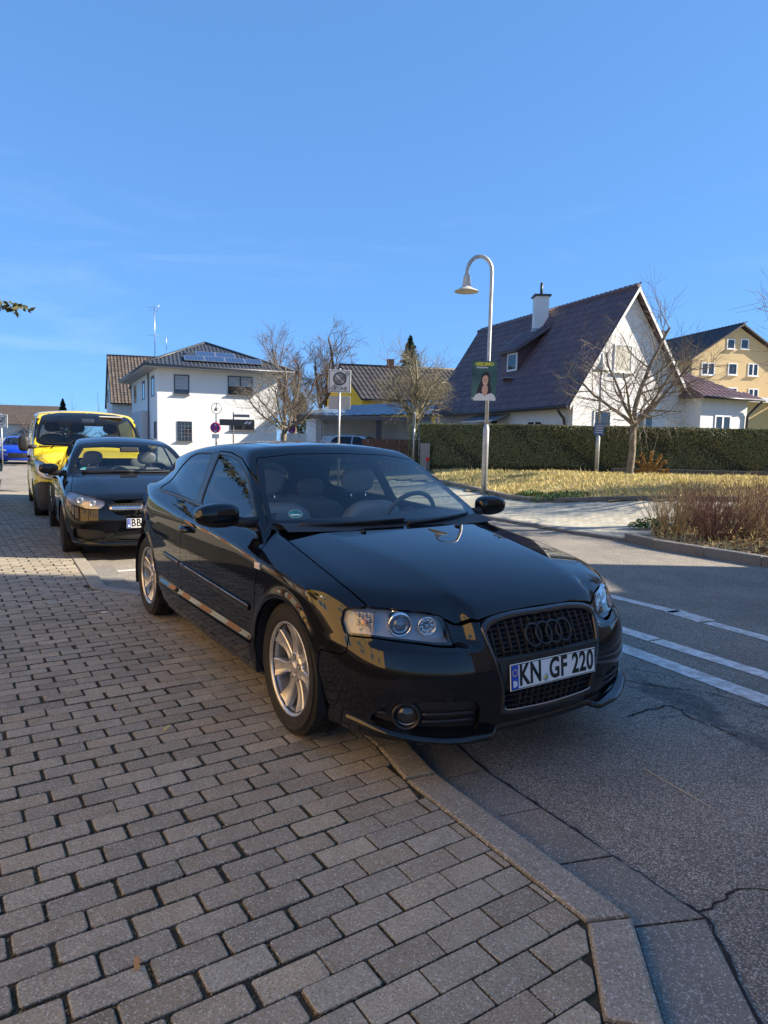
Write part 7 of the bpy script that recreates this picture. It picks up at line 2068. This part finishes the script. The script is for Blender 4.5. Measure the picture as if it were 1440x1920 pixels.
# ---------------------------------------------------------------- lamps, signs, small things
def galv():
    if 'galvanised' in MATS: return MATS['galvanised']
    m = mat('galvanised', (.42, .43, .43), .45, .55); nt = NT(m); v = nt.coords('Object'); nt.color(nt.ramp(nt.noise(v, 6, 6, .7), [(.3, (.30, .31, .31)), (.7, (.50, .51, .51))])); nt.rough(nt.ramp(nt.noise(v, 15, 4), [(.3, (.36, .36, .36)), (.7, (.55, .55, .55))])); return m
def street_lamp(loc, label, h=6.1, arch=.42, arch_dir=(-1, 0), r0=.085, r1=.055, joint=1.75, bell=1.0):
    root = empty('street_lamp', loc, 0, label, 'street lamp', 'bell-shaped street lamps'); g = galv()
    MB().tube([(0, 0, -.05), (0, 0, joint - .05), (0, 0, joint + .06)], [r0, r0, r1], 14).build('pole_base', g, root)
    ax = Vector((arch_dir[0], arch_dir[1], 0)).normalized(); pts = [Vector((0, 0, joint)), Vector((0, 0, h * .5)), Vector((0, 0, h - arch))]
    for k in range(1, 17):
        a = math.pi * k / 16; pts.append(Vector((0, 0, h - arch)) + ax * arch * (1 - math.cos(a)) * .75 + Vector((0, 0, math.sin(a) * arch * .95)))
    pts.append(pts[-1] + Vector((0, 0, -.10)))
    MB().tube(pts, r1, 12).build('pole', g, root)
    e = pts[-1]; s = bell; T = Matrix.Translation(e)
    lm = mat('lamp_cream', (.50, .48, .42), .45)
    MB().lathe([(.0, .06 * s), (.075 * s, .05 * s), (.10 * s, 0), (.115 * s, -.14 * s), (.12 * s, -.22 * s), (.15 * s, -.30 * s), (.24 * s, -.37 * s), (.35 * s, -.42 * s), (.355 * s, -.44 * s), (.33 * s, -.43 * s), (.20 * s, -.36 * s), (.10 * s, -.30 * s), (0, -.30 * s)], T, 28).build('lamp_shade', lm, root)
    return root

def poster_on_lamp():
    root = empty('election_poster', (2.50, 17.78, 3.09), 0, 'portrait election poster of a smiling dark-haired woman, tied to the street lamp', 'poster')
    W, H = .64, 1.01; n = Vector((-.10, -1, 0)).normalized()
    M = frame_matrix((0, 0, 0), (-n.y, n.x, 0), (0, 0, 1))
    bg = mat('print_green', (.020, .075, .062), .35); nt = NT(bg); v = nt.coords('Object'); nt.color(nt.ramp(nt.noise(v, 1.6, 3, .5), [(.3, (.012, .045, .038)), (.7, (.06, .15, .125))]))
    MB().box((-W / 2, -H / 2, -.006), (W / 2, H / 2, 0), M).build('board', bg, root)
    def flat(name, pts, z, m): 
        q = MB(); q.add([tuple(M @ Vector((x, y, z))) for x, y in pts], [tuple(range(len(pts)))]); q.build(name, m, root)
    sk = mat('print_skin', (.62, .36, .24), .4); hr = mat('print_hair', (.018, .010, .008), .4); wh = mat('print_white', (.72, .70, .66), .4); ye = mat('print_yellow', (.80, .72, .02), .4)
    blob = lambda P, k=6: [tuple(q) for q in smooth_outline(P, k)]
    flat('hair', blob([(.045, .235), (.125, .19), (.15, .06), (.16, -.10), (.20, -.22), (.16, -.33), (.05, -.36), (-.08, -.36), (-.17, -.30), (-.14, -.14), (-.075, .02), (-.06, .17)]), .0010, hr)
    flat('top', [(-.26, -.5), (-.25, -.42), (-.21, -.355), (-.12, -.31), (-.03, -.335), (.05, -.36), (.13, -.325), (.20, -.31), (.27, -.36), (.305, -.43), (.31, -.5)], .0016, wh)
    flat('neck', blob([(-.015, -.12), (.085, -.12), (.10, -.26), (.035, -.40), (-.05, -.27)]), .0022, sk)
    flat('face', blob([(.035, .165), (.095, .12), (.105, .02), (.085, -.08), (.035, -.135), (-.02, -.09), (-.045, .02), (-.03, .12)]), .0028, sk)
    flat('fringe', blob([(-.05, .06), (-.035, .16), (.035, .20), (.11, .15), (.118, .02), (.095, .10), (.04, .145), (-.02, .11)]), .0034, hr)
    for x in (.005, .068): flat('eye', [(x - .017, .035), (x, .043), (x + .017, .035), (x, .028)], .0036, hr)
    flat('nose', [(.036, .02), (.046, -.025), (.026, -.025)], .0036, mat('print_shade', (.48, .25, .16), .4))
    flat('smile', blob([(.005, -.058), (.037, -.062), (.072, -.058), (.037, -.082)], 4), .0036, wh)
    put_text('poster_title', 'NESE ERIKLI', M @ Matrix.Translation((0, .425, .002)), .112, ye, root, sx=.80, bold=.004, shear=.15)
    put_text('poster_line', 'Erststimme', M @ Matrix.Translation((-.06, .345, .002)), .07, wh, root, sx=.9, bold=.002, shear=.15)
    flat('poster_band', [(-W / 2 + .02, -.46), (-.14, -.46), (-.14, -.43), (-W / 2 + .02, -.43)], .003, wh)
    b = MB(); b.tube([(.06, .05, .35), (.20, .16, .35), (.20, .05, .35)], .006, 4); b.tube([(.06, .05, -.35), (.20, .16, -.35), (.20, .05, -.35)], .006, 4); b.build('cable_tie', mat('plate_white', (.78, .78, .76), .35), root)

def disc_sign(root, c, r, m, name='sign_face', n=28, y=-.03):
    o = MB().lathe([(0, 0), (r, 0), (r, .012), (0, .012)], Matrix(((1, 0, 0, c[0]), (0, 0, -1, c[1] + y), (0, 1, 0, c[2]), (0, 0, 0, 1))), n).build(name, m, root); return o
def ring_flat(r0, r1, M, n=40):
    q = MB(); q.lathe([(r0, 0), (r1, 0)], M, n, False); return q
def sign_frame(c, y=-.05): return Matrix(((1, 0, 0, c[0]), (0, 0, -1, c[1] + y), (0, 1, 0, c[2]), (0, 0, 0, 1)))

def zone_end_sign(loc, z, label, text, num=None, rz=0.0, subs=True):
    root = empty('zone_sign', loc, rz, label, 'traffic sign'); g = galv(); wh = mat('sign_white', (.62, .63, .63), .35); bk = mat('sign_black', (.04, .04, .045), .4); gr = mat('sign_grey', (.22, .225, .23), .45)
    zz = z - loc[2]
    MB().tube([(0, .04, -.1), (0, .04, zz + .38)], .03, 10).build('pole', g, root)
    p = MB().box((-.325, -.012, zz - .325), (.325, .012, zz + .325)).build('sign_face', wh, root, bevel=.01)
    M = sign_frame((0, 0, zz), -.0125)
    q = MB(); e = .305
    for lo, hi in (((-e, e - .016, .0005), (e, e, .0015)), ((-e, -e, .0005), (e, -e + .016, .0015)), ((-e, -e + .016, .0005), (-e + .016, e - .016, .0015)), ((e - .016, -e + .016, .0005), (e, e - .016, .0015))): q.box(lo, hi, M)
    q.build('sign_border', bk, p)
    cy = .07 if text else 0
    q = MB(); T = M @ Matrix.Translation((0, cy, .002)); q.lathe([(.155, 0), (.195, 0)], T, 40, False); q.build('sign_ring', bk, p)
    q = MB(); q.lathe([(0, 0), (.155, 0)], M @ Matrix.Translation((0, cy, .001)), 40, False); q.build('sign_disc', gr if not num else wh, p)
    if num: put_text('sign_number', num, M @ Matrix.Translation((0, cy, .0025)), .21, bk, p, bold=.006)
    else:
        q = MB(); q.box((-.15, -.018, .0025), (.15, .018, .003), M @ Matrix.Translation((0, cy, 0)) @ Matrix.Rotation(R(-45), 4, 'Z')); q.build('sign_bar', wh, p)
    if text: put_text('sign_text', text, M @ Matrix.Translation((.03, -.215, .0025)), .15, bk, p, sx=.95, bold=.003)
    q = MB()
    for k in range(5): q.box((-.36, -.05 + .022 * k, .0032), (.36, -.041 + .022 * k, .0036), M @ Matrix.Rotation(R(45), 4, 'Z'))
    q.build('end_stripes', bk, p)
    if subs:
        for s in (-1, 1): MB().box((s * .17 - .145, .055, zz - .80), (s * .17 + .145, .07, zz - .42)).build('sign_back', mat('sign_back_grey', (.36, .37, .38), .5, .3), root, bevel=.01)
    return root

def no_stopping_sign(loc, z, r, label):
    root = empty('no_stopping_sign', loc, 0, label, 'traffic sign', 'round no-stopping signs'); zz = z - loc[2]; red = mat('sign_magenta', (.50, .02, .10), .4); blu = mat('sign_blue', (.05, .035, .28), .4)
    MB().tube([(0, .04, -.1), (0, .04, zz + r + .45)], .028, 8).build('pole', galv(), root)
    f = disc_sign(root, (0, 0, zz), r, red); M = sign_frame((0, 0, zz), -.043)
    q = MB(); q.lathe([(0, 0), (r * .80, 0)], M, 28, False); q.build('sign_field', blu, f)
    q = MB()
    for a in (45, -45): q.box((-r * .80, -r * .09, .001 + .0005 * (a > 0)), (r * .80, r * .09, .002 + .0005 * (a > 0)), M @ Matrix.Rotation(R(a), 4, 'Z'))
    q.build('sign_cross', red, f)
    q = MB(); q.add([tuple(M @ Vector(p)) for p in ((-r * .3, -r * .55, .004), (0, -r * .80, .004), (r * .3, -r * .55, .004))], [(0, 1, 2)]); q.add([tuple(M @ Vector(p)) for p in ((-r * .22, r * .4, .004), (r * .22, r * .4, .004), (0, r * .7, .004))], [(0, 1, 2)]); q.build('sign_arrow', mat('sign_white', (.62, .63, .63), .35), f)
    MB().box((-.17, -.03, zz - r - .26), (.17, -.015, zz - r - .05)).build('sub_plate', mat('sign_white', (.62, .63, .63), .35), root)

def build_street():
    l = street_lamp((2.62, 17.92, .15), 'tall grey street lamp with hooked arm, carrying the portrait poster', 6.12, .42, (-1, .12), .080, .048, 1.78, .88)
    poster_on_lamp()
    l2 = empty('street_lamp', (7.08, 22.85, .6), 0, 'slender grey post-top lamp in front of the hedge, beside the right tree', 'street lamp', 'bell-shaped street lamps')
    MB().tube([(0, 0, -.05), (0, 0, 1.2), (0, 0, 1.26)], [.07, .07, .045], 12).build('pole_base', galv(), l2); MB().tube([(0, 0, 1.2), (0, 0, 3.95)], .042, 10).build('pole', galv(), l2)
    MB().lathe([(.0, .35), (.02, .34), (.05, .20), (.075, .05), (.16, -.10), (.27, -.22), (.275, -.24), (.24, -.22), (.08, -.08), (0, -.05)], Matrix.Translation((0, 0, 3.62)), 24).build('lamp_shade', mat('lamp_cream', (.50, .48, .42), .45), l2)
    bs = mat('notice_blue', (.07, .16, .42), .4); o = MB().box((-.16, -.08, 1.28), (.16, -.05, 1.68)).build('notice_plate', bs, l2); q = MB()
    for k in range(4): q.box((-.12, -.083, 1.36 + k * .075), (.12, -.0805, 1.385 + k * .075))
    q.build('notice_lines', mat('sign_white', (.62, .63, .63), .35), o)
    l3 = empty('street_lamp', (-8.95, 36.2, 0), 0, 'small post lamp with a hoop round its bell, before the white house', 'street lamp', 'bell-shaped street lamps'); st = mat('lamp_steel', (.16, .165, .17), .4, .6)
    MB().tube([(0, 0, -.05), (0, 0, 2.85)], .035, 8).build('pole', st, l3)
    q = MB(); q.tube([(.27 * math.cos(a), 0, 3.13 + .27 * math.sin(a)) for a in np.linspace(0, 2 * math.pi, 33)], .016, 6, False); q.build('hoop', st, l3)
    MB().lathe([(.0, .30), (.03, .28), (.035, .10), (.09, 0), (.15, -.08), (.15, -.10), (0, -.06)], Matrix.Translation((0, 0, 3.10)), 18).build('lamp_shade', st, l3)
    zone_end_sign((-1.37, 20.0, .0), 3.20, 'square grey end-of-zone sign with crossed ring and ZONE lettering on a pole', 'ZONE')
    zone_end_sign((-18.55, 33.0, .0), 2.12, 'square end-of-30-zone sign at the left edge of the street', '', '30', 0, False)
    no_stopping_sign((-8.2, 33.0, 0), 2.05, .255, 'purple-red no-stopping disc on a pole before the white house wall')
    no_stopping_sign((-4.95, 36.0, 0), 2.12, .215, 'purple-red no-stopping disc right of the corner tree')
    s = empty('street_name_sign', (-6.9, 31, 0), 0, 'street-name post with one dark and one pale blade', 'street sign'); dk = mat('blade_dark', (.05, .055, .065), .4); MB().tube([(0, 0, -.1), (0, 0, 2.72)], .03, 8).build('post', mat('post_dark', (.05, .05, .055), .5), s)
    MB().box((-.62, -.05, 2.12), (.95, -.02, 2.40)).build('name_blade', dk, s); q = MB(); M = Matrix(((1, 0, 0, .64), (0, 0, -1, -.052), (0, 1, 0, 2.26), (0, 0, 0, 1)))
    for k in (0, 1): q.add([tuple(M @ Vector(p)) for p in ((-.16 + .16 * k, -.06, 0), (-.06 + .16 * k, -.06, 0), (.06 + .16 * k, .06, 0), (-.04 + .16 * k, .06, 0))], [(0, 1, 2, 3)])
    q.build('blade_arrow', mat('sign_white', (.62, .63, .63), .35), s)
    b2 = MB().box((.04, -.03, 2.50), (.74, .0, 2.63)).build('name_blade', mat('blade_pale', (.34, .35, .36), .45), s); q = MB()
    for k in range(14): q.box((.09 + k * .045, -.033, 2.535), (.09 + k * .045 + .028, -.0305, 2.595))
    q.build('blade_lettering', dk, b2)
    s = empty('sign_post', (1.03, 25.0, .5), 0, 'bare pole with a sign seen edge-on, left of the hedge', 'sign'); MB().tube([(0, 0, -.1), (0, 0, 2.1)], .035, 8).build('pole', galv(), s); MB().box((-.02, -.3, 1.50), (.015, .3, 2.05)).build('sign_plate', mat('sign_edge', (.07, .12, .10), .5), s)
    # small things on the ground
    st = MB(); pts = [(1.18, 2.93, -.030), (1.20, 2.86, -.027), (1.235, 2.79, -.028), (1.262, 2.72, -.026), (1.305, 2.64, -.028), (1.335, 2.575, -.030)]; st.tube(pts, [.0022, .0022, .002, .002, .0018, .0012], 5); tag(st.build('straw', mat('straw', (.42, .36, .25), .7)), 'single pale straw lying on the dark asphalt', 'straw')
    random.seed(2)
    lf_ = mat('dry_leaf', (.40, .20, .07), .7); b = MB(); M = Matrix.Translation((-.62, 1.655, .012)) @ Matrix.Rotation(R(25), 4, 'Z') @ Matrix.Rotation(R(14), 4, 'X')
    b.add([tuple(M @ Vector(p)) for p in ((-.008, -.017, 0), (.006, -.018, .001), (.009, .014, .004), (-.004, .018, .003))], [(0, 1, 2, 3)]); tag(b.build('dry_leaf', lf_), 'small orange-brown leaf scrap on the bricks, lower left', 'leaf')
    b = MB(); M = Matrix.Translation((-1.01, 3.12, .010)) @ Matrix.Rotation(R(70), 4, 'Z'); b.add([tuple(M @ Vector(p)) for p in ((-.022, -.006, 0), (.02, -.007, .008), (.024, .006, .012), (-.018, .008, .002))], [(0, 1, 2, 3)]); tag(b.build('dry_leaf', mat('pale_leaf', (.45, .38, .14), .7)), 'small yellowish leaf on the bricks left of the front wheel', 'leaf')
    cb = MB().tube([(-2.22, 5.28, .010), (-2.17, 5.30, .010)], .006, 8).build('cigarette_end', mat('cig', (.75, .72, .66), .7)); tag(cb, 'white cigarette end on the shaded bricks left of the rear wheel', 'litter')
    b = MB()
    for k in range(46):
        x, y = (random.uniform(-1.9, .4), random.uniform(1.1, 5.0)); r = random.uniform(.002, .0045); b.lathe([(r, 0), (r * .9, r * .6), (0, r * .8)], Matrix.Translation((x, y, .002)), 5)
    tag(b.build('grit', mat('grit_pale', (.50, .46, .40), .9)), kind='stuff')
    # bicycle mostly hidden behind the van
    bc = empty('bicycle', (-11.0, 18.9, 0), R(118), 'bicycle leaning behind the yellow van, only its front wheel showing', 'bicycle'); tm = mat('rubber'); fm = mat('bike_frame', (.20, .21, .22), .3, .6)
    for x in (-.52, .52):
        q = MB(); q.tube([(x + .33 * math.cos(a), 0, .34 + .33 * math.sin(a)) for a in np.linspace(0, 2 * math.pi, 41)], .016, 6, False); w = q.build('wheel', tm, bc); q = MB()
        for k in range(18): a = 2 * math.pi * k / 18; q.tube([(x, .01 * (-1)**k, .34), (x + .32 * math.cos(a), 0, .34 + .32 * math.sin(a))], .0018, 3, False)
        tag(q.build('spokes', chrome(), w), kind='stuff')
    q = MB()
    for a, b_ in (((-.52, 0, .34), (-.10, 0, .30)), ((-.10, 0, .30), (.32, 0, .72)), ((-.10, 0, .30), (-.22, 0, .85)), ((-.20, 0, .75), (.34, 0, .82)), ((-.20, 0, .75), (-.52, 0, .34)), ((.52, 0, .34), (.34, 0, .90))): q.tube([a, b_], .016, 6)
    q.build('frame', fm, bc); soft_block('saddle', (-.24, 0, .90), (.26, .15, .07), black_plastic(), bc); q = MB(); q.tube([(.34, 0, .90), (.36, 0, 1.0)], .014, 6); q.tube([(.28, -.28, 1.0), (.37, -.1, 1.01), (.37, .1, 1.01), (.28, .28, 1.0)], .013, 6); q.build('handlebar', fm, bc)

def build_surroundings():
    """what stands outside the frame: it shades the foreground and shows in the paint"""
    # tall house on the sunny side that shades the near road and pavement
    wall = render_mat('shade_house_render', (.50, .46, .40), .15); rt = tile_mat('roof_brown', (.022, .013, .012), (.060, .036, .032))
    block('corner_house', 'large rendered house across the road to the right, outside the frame', [(13.0, -9.0), (24.0, -9.0), (24.0, 6.6), (13.0, 6.6)], 9.6, wall, rt, 2.2)
    block('shade_annex', 'lower wing added to the rendered house to shade the road, outside the frame', [(13.0, 6.61), (24.0, 6.61), (24.0, 8.6), (13.0, 8.6)], 5.6, wall, None)  # added second shade caster, its height set by the shadow on the road
    # left side: sunlit fence, brick piers, hedge and houses
    red = render_mat('ochre_bounce_render', (.80, .52, .22), .06); rb = tile_mat('roof_red', (.10, .035, .02), (.22, .085, .05), .8)
    h = block('ochre_bounce_house', 'tall ochre house added left of the photographer to bounce warm light, outside the frame', [(-18, -14.0), (-8.2, -14.0), (-8.2, 4.6), (-18, 4.6)], 10.0, red, rb, 2.4)  # added house, sized and coloured to bounce warm light onto the shaded paving
    wf = mat('white_frame', (.75, .75, .74), .4)
    for y in (-10.5, -7.3, -4.1, -.9, 2.3):
        for z in (1.5, 4.6, 7.7): window(h, (-8.185, y, z), Vector((0, 1)), 1.15, 1.3, wf, 2, None, curtain=mat('pane_blue', (.16, .24, .27), .1))
    q = empty('oval_sign', (-6.0, 3.7, 0), R(-82), 'yellow oval on a dark round board on a post, outside the frame', 'sign'); MB().tube([(0, 0, 0), (0, 0, 2.5)], .05, 8).build('post', mat('post_dark', (.05, .05, .055), .5), q)
    T = Matrix.Translation((0, 0, 3.2)) @ Matrix.Rotation(R(-15), 4, 'Z') @ Matrix.Rotation(R(-90), 4, 'X'); b = MufL = MB(); b.lathe([(0, -.03), (.80, -.03), (.80, .03), (0, .03)], T, 36); o = b.build('board', mat('sign_dark', (.02, .015, .013), .4), q)
    MB().lathe([(0, .035), (.42, .035), (.42, .045), (0, .045)], T, 36).build('oval', mat('sign_yellow', (.85, .60, .0), .4), o)
    # garden fence of pale boards
    fb = mat('fence_board', (.50, .46, .38), .8); f = empty('board_fence', (0, 0, 0), 0, 'pale horizontal board fence left of the pavement, outside the frame', 'fence')
    a, c = Vector((-8.6, 5.2)), Vector((-14.8, 14.6)); e = (c - a).normalized(); n = Vector((-e.y, e.x))
    for k in range(6):
        M = frame_matrix((a.x, a.y, .12 + k * .2), (e.x, e.y, 0), (0, 0, 1)); MB().box((0, 0, 0), ((c - a).length, .18, .03), M).build('board', fb, f)
    pier = render_mat('pier_brick', (.33, .16, .09), .3)
    for k in range(7):
        p = a + e * (k * 2.0); tag(MB().box((p.x - .2, p.y - .2, 0), (p.x + .2, p.y + .2, 1.45)).build('brick_pier', pier), 'brick pier along the garden fence, outside the frame', 'pier', 'brick piers of the garden fence')
    block('far_house', 'low house with brown roof at the far left end of the street', [(-40, 63), (-31, 64.5), (-32, 71), (-41, 70)], 2.6, render_mat('old_white_render', (.74, .73, .71), .16), tile_mat('roof_old_brown', (.05, .040, .032), (.14, .108, .085), .8), 1.9)
    block('brown_house', 'house with red-brown roof beyond the garden, outside the frame', [(-36, 12), (-27, 6), (-22, 14), (-31, 20)], 4.0, render_mat('old_white_render', (.74, .73, .71), .16), rb, 3.2)
    # unkempt shrubs and an evergreen tree whose bough tip enters the picture
    random.seed(8); bk = bark_mat('bark_brown', (.06, .042, .03), (.17, .12, .085)); cfgs = dict(CFG_FRUIT, levels=2, kids=[7, 6])
    for k, (x, y) in enumerate(((-10.6, 6.6), (-11.6, 8.2), (-12.9, 9.6), (-14.0, 11.4), (-15.2, 13.0), (-17, 15))):
        bare_tree('bare_bush', (x, y, 0), .4, .06, cfgs, 'leafless garden bush behind the fence, outside the frame', bk, 10, 1.5, (25, 80), 'leafless bushes behind the garden fence', seed=70 + k, cat='bush')
    r = empty('evergreen_tree', (-8.6, 7.2, 0), 0, 'evergreen tree left of the frame, one bough tip reaching in', 'tree'); MB().tube([(0, 0, -.1), (.05, 0, 2.2), (0, .1, 5.0)], [.16, .12, .04], 9).build('trunk', bk, r)
    b = MB(); C = []
    tips = [(3.9, 1.75, 3.03)] + [(random.uniform(1.0, 2.3) * math.cos(t), random.uniform(1.0, 2.3) * math.sin(t), random.uniform(2.3, 5.4)) for t in np.linspace(.9, 6.0, 16)]
    for t in tips:
        t = Vector(t); o = Vector((0, 0, t.z * .75)); mid = o.lerp(t, .5) + Vector((0, 0, .18)); pts = [o, mid, t]; b.tube(pts, [.035, .022, .006], 5)
        m = 520
        for k in range(m):
            s = random.random()**.6; q = (o.lerp(mid, s * 2) if s < .5 else mid.lerp(t, s * 2 - 1)); rr = .20 * (1 - .55 * s); C.append((q.x + random.gauss(0, rr * .6), q.y + random.gauss(0, rr * .6), q.z + random.gauss(0, rr * .35)))
    b.build('boughs', bk, r); C = np.array(C); nr = rng.normal(size=C.shape); nr /= np.linalg.norm(nr, axis=1)[:, None]
    V, F, T = leaf_quads(C, nr, rng.uniform(.035, .07, len(C)), rng.random(len(C))); cloud('crown', V, F, T, leaf_mat('olive_leaf', [(.03, .04, .016), (.07, .08, .03), (.13, .13, .06)], .6), r)
# ---------------------------------------------------------------- put it all together
verge_poly = build_ground()
house_white_hip(); house_white_gable(); house_beige(); house_brown_roof(); house_yellow_and_garage()
build_surroundings()
build_plants(verge_poly)
build_black_hatchback()
build_second_hatchback()
build_yellow_van()
blue = car_paint('car_blue', (.005, .035, .38)); silver = car_paint('car_silver', (.42, .47, .52), metal=.4)
build_far_car(Q_HATCH, (-19.35, 36.0, 0), -1.12, 'bright blue car parked far down the street at the left edge', blue, (-3.6, -1.0, .12), (1.0, 1.0, 1.5), .05, 'cars far down the street')
build_far_car(Q_ESTATE, (-22.0, 42.5, 0), -1.12, 'dark car behind the bright blue one at the left edge', car_paint('car_dark', (.02, .022, .03)), (-3.8, -1.0, .12), (1.0, 1.0, 1.55), .06, 'cars far down the street')
build_far_car(Q_ESTATE, (.15, 32.3, .38), -.35, 'silver-blue estate car in front of the garage, only roof and windows visible', silver, (-3.8, -1.0, .12), (1.0, 1.0, 1.55), .05)
build_street()
